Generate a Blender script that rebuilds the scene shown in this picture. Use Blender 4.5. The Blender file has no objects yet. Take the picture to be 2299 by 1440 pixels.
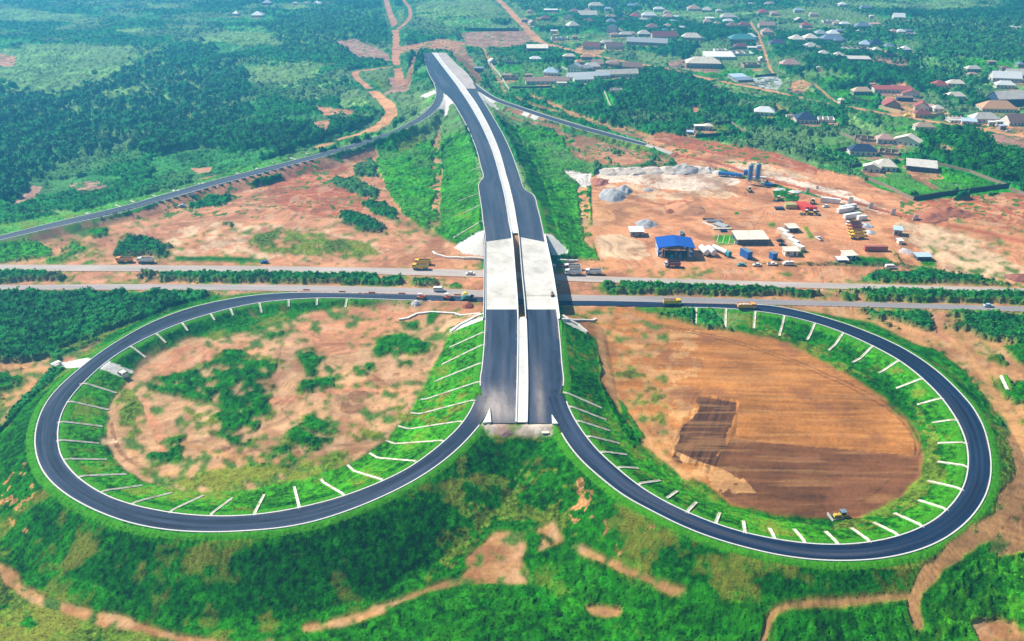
HAZE = 0.00039
EXPO = 0.78
import bpy, math, random
import numpy as np
from mathutils import Vector
random.seed(11)
RS = np.random.RandomState(11)
SC = bpy.context.scene
COL = SC.collection
# ---------------------------------------------------------------- survey camera model (metres, x right, y away, z up)
F, CX, CY, TH, H = 1850.0, 1149.5, 720.0, math.radians(27.2), 173.0
CT, ST = math.cos(TH), math.sin(TH)

def unproj(px, py, z=0.0):
    px = np.asarray(px, float); py = np.asarray(py, float)
    u = px - CX; v = py - CY
    t = (H - z) / (F * ST + v * CT)
    return u * t, (F * CT - v * ST) * t

def proj(x, y, z):
    zc = y * CT + (H - z) * ST
    zc = np.maximum(zc, 1e-3)
    return CX + F * x / zc, CY + F * ((H - z) * CT - y * ST) / zc

def pscale(x, y, z=0.0):
    return F / (y * CT + (H - z) * ST)          # photo pixels per metre

# ---------------------------------------------------------------- noise
def _hash(ix, iy, seed):
    h = (ix.astype(np.int64) * 374761393 + iy.astype(np.int64) * 668265263 + seed * 1442695041) & 0xffffffff
    h = ((h ^ (h >> 13)) * 1274126177) & 0xffffffff
    h = h ^ (h >> 16)
    return (h & 0xffffff).astype(np.float32) / 16777215.0

def vnoise(x, y, seed=0):
    x0 = np.floor(x); y0 = np.floor(y)
    fx = (x - x0).astype(np.float32); fy = (y - y0).astype(np.float32)
    fx = fx * fx * (3 - 2 * fx); fy = fy * fy * (3 - 2 * fy)
    a = _hash(x0, y0, seed); b = _hash(x0 + 1, y0, seed)
    c = _hash(x0, y0 + 1, seed); d = _hash(x0 + 1, y0 + 1, seed)
    return (a + (b - a) * fx) * (1 - fy) + (c + (d - c) * fx) * fy

def fbm(x, y, seed=0, octs=4, gain=0.5):
    s = 0; a = 1.0; t = 0
    for i in range(octs):
        s = s + a * vnoise(x * 2 ** i + 17.3 * i, y * 2 ** i - 9.1 * i, seed + i * 7)
        t += a; a *= gain
    return s / t

def worley(x, y, cell, seed=0):
    gx = np.floor(x / cell); gy = np.floor(y / cell)
    best = np.full(x.shape, 1e9, np.float32); bid = np.zeros(x.shape, np.float32)
    for dx in (-1, 0, 1):
        for dy in (-1, 0, 1):
            cx = gx + dx; cy = gy + dy
            jx = _hash(cx, cy, seed); jy = _hash(cx, cy, seed + 5)
            d = ((cx + .1 + .8 * jx) * cell - x) ** 2 + ((cy + .1 + .8 * jy) * cell - y) ** 2
            m = d < best
            best = np.where(m, d, best); bid = np.where(m, _hash(cx, cy, seed + 9), bid)
    return np.sqrt(best), bid

# ---------------------------------------------------------------- mesh building
def mesh_np(name, co, quads=None, tris=None, smooth=False, col=None, mat=None, mats=None, midx=None, link=True, parent=None):
    me = bpy.data.meshes.new(name)
    co = np.asarray(co, np.float32)
    nq = 0 if quads is None else len(quads); nt = 0 if tris is None else len(tris)
    me.vertices.add(len(co)); me.vertices.foreach_set('co', co.ravel())
    li = []; ls = []; lt = []
    if nq: li.append(np.asarray(quads, np.int32).ravel()); ls.append(np.arange(nq, dtype=np.int32) * 4); lt.append(np.full(nq, 4, np.int32))
    if nt: li.append(np.asarray(tris, np.int32).ravel()); ls.append(nq * 4 + np.arange(nt, dtype=np.int32) * 3); lt.append(np.full(nt, 3, np.int32))
    li = np.concatenate(li)
    me.loops.add(len(li)); me.loops.foreach_set('vertex_index', li)
    me.polygons.add(nq + nt); me.polygons.foreach_set('loop_start', np.concatenate(ls)); 
    try: me.polygons.foreach_set('loop_total', np.concatenate(lt))
    except Exception: pass
    me.polygons.foreach_set('use_smooth', np.full(nq + nt, smooth, bool))
    if mats:
        for m in mats: me.materials.append(m)
        me.polygons.foreach_set('material_index', np.asarray(midx, np.int32))
    elif mat: me.materials.append(mat)
    if col is not None:
        at = me.color_attributes.new('tint', 'FLOAT_COLOR', 'POINT')
        c4 = np.ones((len(co), 4), np.float32); c4[:, :3] = col
        at.data.foreach_set('color', c4.ravel())
    me.update(calc_edges=True)
    o = bpy.data.objects.new(name, me)
    if link: COL.objects.link(o)
    if parent is not None: o.parent = parent
    return o

class MB:
    """collects boxes, prisms, tubes in local coordinates and links them as one mesh"""
    def __init__(s): s.v = []; s.f = []
    def add(s, vs, fs):
        b = len(s.v); s.v += [tuple(v) for v in vs]; s.f += [tuple(i + b for i in f) for f in fs]; return s
    def box(s, cx, cy, z0, sx, sy, sz, rz=0, taper=1.0, tx=None, shift=(0, 0)):
        hx, hy = sx / 2, sy / 2; c, n = math.cos(rz), math.sin(rz); tx = taper if tx is None else tx
        vs = []
        for z, kx, ky, ox, oy in ((z0, 1, 1, 0, 0), (z0 + sz, tx, taper, shift[0], shift[1])):
            for a, b in ((-1, -1), (1, -1), (1, 1), (-1, 1)):
                x, y = a * hx * kx + ox, b * hy * ky + oy
                vs.append((cx + x * c - y * n, cy + x * n + y * c, z))
        return s.add(vs, [(3, 2, 1, 0), (4, 5, 6, 7), (0, 1, 5, 4), (1, 2, 6, 5), (2, 3, 7, 6), (3, 0, 4, 7)])
    def tube(s, p, q, r0, r1=None, n=10):
        r1 = r0 if r1 is None else r1
        p, q = Vector(p), Vector(q); d = (q - p).normalized()
        a = d.orthogonal().normalized(); b = d.cross(a)
        vs = []
        for c, r in ((p, r0), (q, r1)):
            for i in range(n):
                t = 2 * math.pi * i / n; vs.append(c + a * math.cos(t) * r + b * math.sin(t) * r)
        fs = [(i, (i + 1) % n, n + (i + 1) % n, n + i) for i in range(n)] + [tuple(range(n - 1, -1, -1)), tuple(range(n, 2 * n))]
        return s.add(vs, fs)
    def prism(s, prof, y0, y1, axis='x'):
        """profile in (x,z) extruded along y"""
        n = len(prof)
        vs = [(x, y0, z) for x, z in prof] + [(x, y1, z) for x, z in prof]
        fs = [(i, (i + 1) % n, n + (i + 1) % n, n + i) for i in range(n)] + [tuple(range(n - 1, -1, -1)), tuple(range(n, 2 * n))]
        return s.add(vs, fs)
    def build(s, name, mat, parent=None, bevel=0, smooth=False):
        me = bpy.data.meshes.new(name); me.from_pydata(s.v, [], s.f); me.materials.append(mat); me.update()
        import bmesh
        bm = bmesh.new(); bm.from_mesh(me); bmesh.ops.recalc_face_normals(bm, faces=bm.faces[:])
        if bevel: bmesh.ops.bevel(bm, geom=bm.edges[:], offset=bevel, segments=1, affect='EDGES')
        bm.to_mesh(me); bm.free()
        if smooth: me.polygons.foreach_set('use_smooth', [True] * len(me.polygons))
        o = bpy.data.objects.new(name, me); COL.objects.link(o)
        if parent is not None: o.parent = parent
        return o

def tag(o, label=None, cat=None, group=None, kind=None):
    if label: o['label'] = label
    if cat: o['category'] = cat
    if group: o['group'] = group
    if kind: o['kind'] = kind
    return o

def empty(name, loc, rz=0, label=None, cat=None, group=None):
    o = bpy.data.objects.new(name, None); COL.objects.link(o)
    o.location = loc; o.rotation_euler = (0, 0, rz); o.empty_display_size = .5
    return tag(o, label, cat, group)

KIDS = {}
def copy_tree(o, parent=None):
    c = o.copy(); COL.objects.link(c)
    if parent is not None: c.parent = parent
    for ch in [x for x in COL.objects if x.parent == o] if o.name not in KIDS else KIDS[o.name]:
        copy_tree(ch, c)
    return c
def cache_kids(o):
    ch = list(o.children_recursive); 
    KIDS[o.name] = [c for c in ch if c.parent == o]
    for c in ch: KIDS[c.name] = [d for d in ch if d.parent == c]
    return o
USED = {}
def dup(proto, loc, rz, label, group=None, scale=None):
    """first use moves the prototype itself, later uses copy it with its parts"""
    if proto.name not in USED:
        USED[proto.name] = 1; o = proto; cache_kids(proto)
    else: o = copy_tree(proto)
    o.location = loc; o.rotation_euler = (0, 0, rz)
    if scale: o.scale = (scale,) * 3
    o['label'] = label
    if group: o['group'] = group
    return o
ORD = ['', 'first', 'second', 'third', 'fourth', 'fifth', 'sixth', 'seventh', 'eighth', 'ninth', 'tenth', 'eleventh', 'twelfth', 'thirteenth',
       'fourteenth', 'fifteenth', 'sixteenth', 'seventeenth', 'eighteenth', 'nineteenth', 'twentieth']
def ordinal(n):
    if n <= 20: return ORD[n]
    t = {2: 'twenty', 3: 'thirty', 4: 'forty', 5: 'fifty', 6: 'sixty'}[n // 10]
    return t[:-1] + 'ieth' if n % 10 == 0 else t + '-' + ORD[n % 10]

# ---------------------------------------------------------------- materials
MATS = {}
def nodes(m):
    m.use_nodes = True; nt = m.node_tree
    return nt, nt.nodes, nt.links, nt.nodes['Principled BSDF']

def tint_mat(name, rough=.95, n_scale=1.5, n_amp=.35, bump=.3, bump_scale=3.0, spec=.2, n2=0.0, far_soft=True):
    """colour per vertex (what grows or lies there) broken up by fine noise"""
    if name in MATS: return MATS[name]
    m = bpy.data.materials.new(name); nt, N, L, P = nodes(m)
    at = N.new('ShaderNodeAttribute'); at.attribute_name = 'tint'
    tc = N.new('ShaderNodeNewGeometry')
    no = N.new('ShaderNodeTexNoise'); no.inputs['Scale'].default_value = n_scale; no.inputs['Detail'].default_value = 6; no.inputs['Roughness'].default_value = .65
    L.new(tc.outputs['Position'], no.inputs['Vector'])
    mr = N.new('ShaderNodeMapRange'); mr.inputs['From Min'].default_value = .3; mr.inputs['From Max'].default_value = .7
    mr.inputs['To Min'].default_value = 1 - n_amp; mr.inputs['To Max'].default_value = 1 + n_amp
    L.new(no.outputs['Fac'], mr.inputs['Value'])
    mx = N.new('ShaderNodeVectorMath'); mx.operation = 'SCALE'
    L.new(at.outputs['Color'], mx.inputs[0]); L.new(mr.outputs['Result'], mx.inputs['Scale'])
    L.new(mx.outputs['Vector'], P.inputs['Base Color'])
    P.inputs['Roughness'].default_value = rough; P.inputs['Specular IOR Level'].default_value = spec
    if bump:
        nb = N.new('ShaderNodeTexNoise'); nb.inputs['Scale'].default_value = bump_scale; nb.inputs['Detail'].default_value = 4
        L.new(tc.outputs['Position'], nb.inputs['Vector'])
        b = N.new('ShaderNodeBump'); b.inputs['Strength'].default_value = bump; b.inputs['Distance'].default_value = .3
        L.new(nb.outputs['Fac'], b.inputs['Height']); L.new(b.outputs['Normal'], P.inputs['Normal'])
    MATS[name] = m; return m

def plain(name, rgb, rough=.7, spec=.3, metal=0, n_amp=.15, n_scale=1.2, stain=None, stain_amt=.35):
    if name in MATS: return MATS[name]
    m = bpy.data.materials.new(name); nt, N, L, P = nodes(m)
    g = N.new('ShaderNodeTexCoord')
    no = N.new('ShaderNodeTexNoise'); no.inputs['Scale'].default_value = n_scale; no.inputs['Detail'].default_value = 5; no.inputs['Roughness'].default_value = .7
    L.new(g.outputs['Object'], no.inputs['Vector'])
    cr = N.new('ShaderNodeValToRGB'); cr.color_ramp.elements[0].position = .3; cr.color_ramp.elements[1].position = .7
    a = tuple(max(0, c * (1 - n_amp)) for c in rgb) + (1,); b = tuple(min(1, c * (1 + n_amp)) for c in rgb) + (1,)
    cr.color_ramp.elements[0].color = a; cr.color_ramp.elements[1].color = b
    L.new(no.outputs['Fac'], cr.inputs['Fac'])
    out = cr.outputs['Color']
    if stain:
        n2 = N.new('ShaderNodeTexNoise'); n2.inputs['Scale'].default_value = .35; n2.inputs['Detail'].default_value = 6
        L.new(g.outputs['Object'], n2.inputs['Vector'])
        mr = N.new('ShaderNodeMapRange'); mr.inputs['From Min'].default_value = .5; mr.inputs['From Max'].default_value = .68
        mr.inputs['To Max'].default_value = stain_amt; L.new(n2.outputs['Fac'], mr.inputs['Value'])
        mx = N.new('ShaderNodeMix'); mx.data_type = 'RGBA'; L.new(mr.outputs['Result'], mx.inputs['Factor'])
        L.new(out, mx.inputs['A']); mx.inputs['B'].default_value = tuple(stain) + (1,); out = mx.outputs['Result']
    L.new(out, P.inputs['Base Color'])
    P.inputs['Roughness'].default_value = rough; P.inputs['Specular IOR Level'].default_value = spec; P.inputs['Metallic'].default_value = metal
    MATS[name] = m; return m
# ================================================================ ROADS (pairs of edge points surveyed as px,py + height)
def ribbon(pairs, step=1.6):
    """pairs (lx,ly,rx,ry,z) -> arrays L(n,3), R(n,3) resampled with a Catmull-Rom curve"""
    P = np.array(pairs, float)
    lx, ly = unproj(P[:, 0], P[:, 1], P[:, 4]); rx, ry = unproj(P[:, 2], P[:, 3], P[:, 4])
    A = np.stack([lx, ly, rx, ry, P[:, 4]], 1)
    out = []
    n = len(A)
    for i in range(n - 1):
        p0 = A[max(i - 1, 0)]; p1 = A[i]; p2 = A[i + 1]; p3 = A[min(i + 2, n - 1)]
        seg = np.hypot(*((p2[:2] + p2[2:4]) - (p1[:2] + p1[2:4]))) / 2
        d01 = max(np.linalg.norm(p1[:4] - p0[:4]), 1e-6); d12 = max(np.linalg.norm(p2[:4] - p1[:4]), 1e-6); d23 = max(np.linalg.norm(p3[:4] - p2[:4]), 1e-6)
        m1 = (p2 - p1) * .5 + (p1 - p0) * .5 * d12 / d01 if i > 0 else p2 - p1
        m2 = (p2 - p1) * .5 + (p3 - p2) * .5 * d12 / d23 if i < n - 2 else p2 - p1
        k = max(1, int(seg / step))
        for j in range(k):
            t = j / k; t2 = t * t; t3 = t2 * t
            out.append((2 * t3 - 3 * t2 + 1) * p1 + (t3 - 2 * t2 + t) * m1 + (-2 * t3 + 3 * t2) * p2 + (t3 - t2) * m2)
    out.append(A[-1])
    o = np.array(out)
    # light smoothing takes out hand-measuring jitter
    for _ in range(SMOOTH):
        o[1:-1] = (o[:-2] + 2 * o[1:-1] + o[2:]) / 4
    L = np.stack([o[:, 0], o[:, 1], o[:, 4]], 1); R = np.stack([o[:, 2], o[:, 3], o[:, 4]], 1)
    return L, R
SMOOTH = 12
def fill_z(pairs, z0, z1):
    """z spread evenly by chord length"""
    P = np.array([p[:4] for p in pairs], float)
    x, y = unproj((P[:, 0] + P[:, 2]) / 2, (P[:, 1] + P[:, 3]) / 2, (z0 + z1) / 2)
    s = np.concatenate([[0], np.cumsum(np.hypot(np.diff(x), np.diff(y)))]); s /= s[-1]
    if z1 < 1 and len(P) > 20: s = np.clip(s - .055, 0, 1) / .945
    s = s * s * (3 - 2 * s) * .35 + s * .65
    return [tuple(p[:4]) + (z0 + (z1 - z0) * t,) for p, t in zip(pairs, s)]
TOP = 9.0
# loop ramps: (outer, inner) from the gore on the embankment down to the highway
LOOP_L = fill_z([(1109, 890, 1072, 888), (1099, 920, 1064.6, 909), (1085, 942, 1053, 931), (1060.5, 973, 1032, 960), (1015.4, 1018, 984, 1004),
    (945.8, 1069, 917, 1053), (863.9, 1112, 842, 1089), (765.5, 1152, 757, 1120), (670, 1179, 665, 1143), (560, 1191, 562, 1158.5),
    (444, 1194, 452, 1159.5), (355.6, 1186.7, 372, 1151), (270, 1167, 290, 1133), (195, 1136, 226.7, 1109), (138, 1101, 173, 1073),
    (103, 1067, 149, 1046.7), (86, 1033, 133, 1020), (79, 990, 127.6, 984), (86, 945, 131, 949), (108, 898, 144, 913),
    (140, 862, 166, 881), (176.6, 830, 196, 850), (225, 792, 240.6, 810.6), (275, 760, 287.8, 780), (333, 728, 347, 749.7),
    (393, 703, 405, 725.3), (457, 684, 470.5, 704.6), (505, 674, 514.6, 692.8), (572, 663.5, 579, 680), (645, 658, 648.6, 672.7),
    (720, 658, 720, 669), (850, 660, 850, 671.5), (945, 662, 945, 674.5), (1090, 668, 1090, 677), (1262, 675.7, 1260, 685)], TOP, .25)
LOOP_R = fill_z([(1229, 892, 1266, 886), (1242.8, 932, 1275.6, 917.6), (1251, 952.4, 1287, 940), (1273.5, 993, 1309, 973), (1306, 1034, 1340, 1012),
    (1355.5, 1077, 1388, 1055), (1405, 1116, 1433, 1091.7), (1457.9, 1143, 1480, 1121), (1525, 1178, 1545, 1153), (1592, 1205, 1606.5, 1177.7),
    (1663, 1226, 1672, 1198), (1735, 1243.5, 1740, 1212), (1807, 1254.7, 1807, 1221.6), (1889, 1258.8, 1881, 1224.9), (1971, 1254.7, 1952, 1219.3),
    (2040.7, 1241, 2016, 1206), (2094, 1222.8, 2064, 1188), (2143, 1194, 2104, 1166), (2188, 1151, 2140, 1132), (2214.9, 1104, 2164, 1096),
    (2224, 1054.8, 2175, 1052.8), (2219, 1001.6, 2173, 1003), (2204.6, 952.4, 2158, 958), (2178, 908, 2128, 909), (2145, 872, 2098, 874),
    (2108, 837, 2060, 839), (2062, 803, 2020, 809), (2012.7, 774.6, 1975, 784), (1960, 751, 1925, 760), (1900, 728, 1866, 736),
    (1856, 714.6, 1830, 725), (1799, 699, 1780, 712), (1731, 686.5, 1722, 701.5), (1640, 684, 1640, 693), (1539, 681, 1539, 690),
    (1442, 678, 1442, 689), (1346, 676, 1346, 686.6), (1262, 675.7, 1260, 685)], TOP, .25)
# main carriageways; whole width L->R is used for the embankment
ML = [(951, 119), (956, 145), (965, 170), (981, 194), (995, 207), (1016, 228), (1035, 259), (1056, 299), (1071.9, 341), (1080.6, 376), (1085.5, 399), (1076, 411.5), (1077, 435), (1082, 466),
      (1085.8, 500), (1090.9, 538), (1091.5, 610), (1091, 695), (1088.7, 762), (1084, 820), (1079, 862), (1088, 905), (1102, 950)]
MEL = [(970, 119), (995, 152), (1012, 174), (1027, 194), (1037, 209), (1051, 230), (1067, 257), (1087, 296), (1105.5, 341), (1116, 376), (1122, 399), (1125.5, 411.5), (1131, 435), (1137, 466),
       (1142, 500), (1148, 530), (1155, 610), (1161, 695), (1161.5, 762), (1160.5, 820), (1159.6, 862), (1158.5, 905), (1157, 950)]
MER = [(979.6, 119), (1004.5, 152), (1024, 174), (1041, 194), (1052, 209), (1067, 230), (1083, 257), (1103, 296), (1121.5, 341), (1132, 376), (1138, 399), (1142, 411.5), (1148, 435), (1155, 466),
       (1160.6, 500), (1166, 530), (1173, 610), (1181, 695), (1184, 762), (1185.5, 820), (1186, 862), (1185.5, 905), (1184.6, 950)]
MR = [(1001, 119), (1031, 150), (1052, 170), (1066, 194), (1073, 209), (1086, 229), (1102.5, 257), (1126, 297), (1146.7, 341), (1159.5, 376), (1168.5, 403), (1176, 424), (1197, 438), (1206, 466),
      (1214.5, 500), (1222.7, 541), (1236, 610), (1248.6, 695), (1256, 762), (1260.5, 820), (1264, 862), (1252, 905), (1240.5, 950)]
MZ = [TOP] * 23
SPLIT_IN = 0
SMOOTH = 3
MAINL_L, MAINL_R = ribbon([a + b + (z,) for a, b, z in zip(ML, MEL, MZ)])
MAINR_L, MAINR_R = ribbon([a + b + (z,) for a, b, z in zip(MER, MR, MZ)])
MED_L, MED_R = ribbon([a + b + (z,) for a, b, z in zip(MEL, MER, MZ)])
WH_L, WH_R = ribbon([a + b + (z,) for a, b, z in zip(ML, MR, MZ)])
SMOOTH = 14
LL_L, LL_R = ribbon(LOOP_L)
LR_L, LR_R = ribbon(LOOP_R)
SMOOTH = 5
RAMP_L = fill_z([(966, 170, 985, 186), (976, 192, 993, 194), (979, 215, 994.5, 220), (969, 236.6, 985, 241), (948, 257.5, 962, 262), (920.5, 275, 931, 280), (882, 294, 888, 301), (837, 309.7, 842, 317.5), (795, 323.6, 800, 331),
    (750, 336, 754, 344), (696, 351, 700, 358.5), (591.5, 377.5, 596, 387), (487, 403.6, 492, 414), (382.7, 433, 388, 444), (278.4, 462.8, 284, 474), (156.6, 491.5, 162, 502), (60, 515, 66, 524), (0, 530, 0, 539.6), (-160, 568, -160, 579), (-500, 650, -500, 664)], TOP, 2.2)
RAMP_R = fill_z([(1064, 186, 1050, 196), (1083, 201, 1073, 206), (1119, 222.7, 1115, 229), (1167.5, 240, 1164, 246), (1237, 262.7, 1233, 269.5), (1306.7, 283.6, 1302, 290.5), (1376, 302.7, 1372, 309), (1453, 323.6, 1447, 328)], TOP, 1.5)
RL_L, RL_R = ribbon(RAMP_L); RR_L, RR_R = ribbon(RAMP_R)
RRC_L, RRC_R = ribbon([(1453, 323.6, 1447, 328, 1.5), (1480, 332, 1474, 336.5, 1.2), (1512, 342.5, 1504, 347, .9)])
HWN = [(-700, 586, -700, 600), (0, 594, 0, 608), (350, 595.5, 350, 610), (700, 599, 700, 613.5), (1085, 607, 1085, 623), (1278, 618, 1278, 631.5), (1420, 623, 1420, 636), (1800, 634, 1800, 647), (2299, 647, 2299, 657), (3000, 667, 3000, 677)]
HWS = [(-700, 632, -700, 648), (0, 640, 0, 651), (300, 638, 300, 651), (700, 641, 700, 655), (1085, 652, 1085, 667), (1260, 661, 1260, 675), (1500, 666, 1500, 680), (1800, 674.5, 1800, 686), (2299, 688.5, 2299, 700), (3000, 712, 3000, 725)]
HN_L, HN_R = ribbon([p + (.12,) for p in HWN], 4); HS_L, HS_R = ribbon([p + (.12,) for p in HWS], 4)
# bridge span limits in y
ABN = float(unproj(1125, 711, TOP)[1]); ABF = float(unproj(1125, 527, TOP)[1])

GROUPS = []
def grp(L, R, slope, keep=None):
    if keep is not None: L, R = L[keep], R[keep]
    GROUPS.append((L, R, slope))
my = (WH_L[:, 1] + WH_R[:, 1]) / 2
grp(WH_L, WH_R, .43, my <= ABN); grp(WH_L, WH_R, .43, my >= ABF)
grp(LL_L, LL_R, .43); grp(LR_L, LR_R, .43); grp(RL_L, RL_R, .5); grp(RR_L, RR_R, .5); grp(RRC_L, RRC_R, .5)
grp(HN_L, HN_R, .6); grp(HS_L, HS_R, .6)

def sstep(a, b, x):
    t = np.clip((x - a) / (b - a), 0, 1); return t * t * (3 - 2 * t)

def base_z(x, y):
    far = sstep(480, 900, y); left = sstep(-60, -260, x) * sstep(420, 560, y)
    z = (fbm(x / 190., y / 190., 3, 3) - .5) * 14 * np.maximum(far * .8, left * .7)
    z = z - 2.6 * sstep(215, 165, y)                      # the ground in front of the loops lies lower
    z = z + (fbm(x / 9., y / 9., 21, 3) - .5) * .5
    flat = sstep(300, 330, y) * sstep(470, 420, y)
    return z * (1 - flat * .7) - .05 * flat

def seg_dist(x, y, L, R, tol=1.1):
    """distance to the nearest cross-section, its height"""
    n = len(x); bd = np.full(n, 1e9, np.float32); bh = np.zeros(n, np.float32); bo = np.zeros(n, np.float32)
    Lx, Ly, Lz = L[:, 0].astype(np.float32), L[:, 1].astype(np.float32), L[:, 2].astype(np.float32)
    ex, ey, ez = (R[:, 0] - L[:, 0]).astype(np.float32), (R[:, 1] - L[:, 1]).astype(np.float32), (R[:, 2] - L[:, 2]).astype(np.float32)
    ee = ex * ex + ey * ey + 1e-6; le = np.sqrt(ee)
    for i in range(len(Lx)):
        ax = x - Lx[i]; ay = y - Ly[i]
        tu = (ax * ex[i] + ay * ey[i]) / ee[i]; t = np.clip(tu, 0, 1)
        lon = np.abs(ax * ey[i] - ay * ex[i]) / le[i]; lat = np.abs(tu - t) * le[i]
        d = lon * lon + lat * lat
        m = d < bd
        lon = np.maximum(lon - tol, 0)
        bd = np.where(m, d, bd); bh = np.where(m, Lz[i] + t * ez[i], bh); bo = np.where(m, np.sqrt(lon * lon + lat * lat), bo)
    return bo, bh

def ground(x, y, info=False):
    """terrain height with embankments; info -> also distance to nearest road edge"""
    x = np.atleast_1d(np.asarray(x, np.float32)); y = np.atleast_1d(np.asarray(y, np.float32))
    z = base_z(x, y).astype(np.float32); rd = np.full(x.shape, 1e3, np.float32); rh = np.zeros(x.shape, np.float32)
    gd = []
    for gi, (L, R, sl) in enumerate(GROUPS):
        ax = np.concatenate([L[:, 0], R[:, 0]]); ay = np.concatenate([L[:, 1], R[:, 1]])
        dd = np.full(x.shape, 1e3, np.float32)
        nch = max(1, len(L) // 40)
        for c in range(nch):                              # chunked boxes keep the tests local
            i0 = c * len(L) // nch; i1 = min(len(L), (c + 1) * len(L) // nch + 1)
            l, r = L[i0:i1], R[i0:i1]
            ax = np.concatenate([l[:, 0], r[:, 0]]); ay = np.concatenate([l[:, 1], r[:, 1]])
            m = (x > ax.min() - 26) & (x < ax.max() + 26) & (y > ay.min() - 26) & (y < ay.max() + 26)
            if not m.any(): continue
            d, h = seg_dist(x[m], y[m], l, r, 2.6 if gi >= 7 else 1.1)
            d = np.maximum(0, d - .3)
            up = h - sl * np.maximum(0, d - .8) - .06
            dn = h + .5 * np.maximum(0, d - 1.2) + .05
            zz = np.maximum(z[m], up); zz = np.minimum(zz, np.maximum(dn, up)) if gi >= 4 else zz
            z[m] = zz
            q = dd[m]; b = d < q; q = np.where(b, d, q); dd[m] = q
            q = rd[m]; b = d < q; rh_m = rh[m]; rh_m = np.where(b, h, rh_m); rh[m] = rh_m; rd[m] = np.where(b, d, q)
        gd.append(dd)
    z = np.where(rd <= .001, np.minimum(z, rh - .32), z)
    if info: return z, rd, gd
    return z
def on_ground(px, py):
    """world point where the sight line through px,py meets the terrain"""
    px = np.atleast_1d(np.asarray(px, float)); py = np.atleast_1d(np.asarray(py, float))
    z = np.zeros(px.shape)
    for _ in range(8):
        x, y = unproj(px, py, z); z = z * .4 + ground(x, y) * .6
    x, y = unproj(px, py, z)
    return x, y, ground(x, y)
def gp(px, py):
    x, y, z = on_ground(px, py); return float(x[0]), float(y[0]), float(z[0])
# ================================================================ WHAT LIES WHERE (surveyed outlines)
C = dict(orange=(.54, .235, .105), pink=(.49, .215, .105), pale=(.60, .40, .24), red=(.38, .11, .045), tan=(.44, .225, .085), plow=(.37, .145, .034),
         dark=(.15, .058, .020), darkst=(.085, .034, .014), grey=(.45, .46, .48), white=(.72, .66, .60), conc=(.62, .60, .55), cream=(.68, .52, .40),
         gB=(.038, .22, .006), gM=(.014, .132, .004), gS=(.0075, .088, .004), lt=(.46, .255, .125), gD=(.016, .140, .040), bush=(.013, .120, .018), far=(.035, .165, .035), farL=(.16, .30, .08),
         olive=(.10, .17, .015), brown=(.27, .13, .06), sand=(.56, .27, .115), purple=(.38, .20, .14), verge=(.07, .26, .03), gravel=(.50, .42, .36))
C = {k: np.array(v, np.float32) for k, v in C.items()}
# classes: 0 soil 1 grass 2 bush 3 wood 4 dirt road 5 concrete apron 6 gravel heap
def inpoly(px, py, poly):
    x, y = np.array(poly, float).T
    m = (px > x.min()) & (px < x.max()) & (py > y.min()) & (py < y.max())
    r = np.zeros(px.shape, bool); qx, qy = px[m], py[m]; ins = np.zeros(qx.shape, bool)
    j = len(x) - 1
    for i in range(len(x)):
        if y[i] != y[j]:
            c = ((y[i] > qy) != (y[j] > qy)) & (qx < (x[j] - x[i]) * (qy - y[i]) / (y[j] - y[i]) + x[i])
            ins ^= c
        j = i
    r[m] = ins
    return r
def line_d(x, y, pts, reach):
    """distance in metres to a surveyed line; pts world (n,2)"""
    d = np.full(x.shape, 1e3, np.float32)
    for (ax, ay), (bx, by) in zip(pts[:-1], pts[1:]):
        m = (x > min(ax, bx) - reach) & (x < max(ax, bx) + reach) & (y > min(ay, by) - reach) & (y < max(ay, by) + reach)
        if not m.any(): continue
        ex, ey = bx - ax, by - ay; t = np.clip(((x[m] - ax) * ex + (y[m] - ay) * ey) / (ex * ex + ey * ey + 1e-6), 0, 1)
        d[m] = np.minimum(d[m], np.hypot(x[m] - ax - t * ex, y[m] - ay - t * ey))
    return d
Z = []   # (kind, shape, class, colour, options)
def zp(poly, cls, col, **k): Z.append(('p', poly, cls, col, k))
def zl(pts, w, cls, col, **k): Z.append(('l', pts, cls, col, dict(k, w=w)))
# --- far left woods, darker and taller
zp([(-900, 230), (-100, 200), (150, 215), (290, 150), (440, 95), (560, 170), (560, 255), (480, 300), (400, 330), (300, 322), (200, 355), (130, 375), (60, 440), (-100, 470), (-900, 500)], 3, 'gD', warp=30, mix=.5)
zp([(600, 60), (700, 20), (860, 30), (850, 110), (760, 130), (640, 120)], 3, 'far', warp=20, mix=.45)
zp([(1130, 0), (1500, -30), (1560, 20), (1300, 30), (1180, 25)], 3, 'far', warp=16, mix=.4)
zp([(1880, 60), (2299, 40), (2700, 60), (2700, 190), (2250, 150), (2180, 210), (2110, 205), (1960, 130)], 3, 'far', warp=20, mix=.45)
zp([(1480, 90), (1570, 105), (1540, 135), (1440, 120), (1400, 112)], 3, 'gD', warp=4)
zp([(1310, 190), (1440, 165), (1530, 190), (1610, 200), (1660, 240), (1560, 265), (1400, 240)], 3, 'bush', warp=10, mix=.35)
zp([(1290, 200), (1480, 235), (1640, 240), (1760, 232), (1880, 250), (1930, 300), (1925, 392), (1830, 368), (1740, 340), (1600, 318), (1500, 300), (1350, 268)], 2, 'bush', warp=8, hv=1.3, mix=.3)
zp([(1720, 150), (1900, 160), (2100, 180), (2080, 215), (1850, 200), (1800, 180)], 3, 'bush', warp=6)
zp([(2060, 300), (2190, 290), (2240, 340), (2330, 340), (2500, 380), (2500, 440), (2240, 410), (2120, 370), (2050, 340)], 3, 'gM', warp=8)
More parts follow.
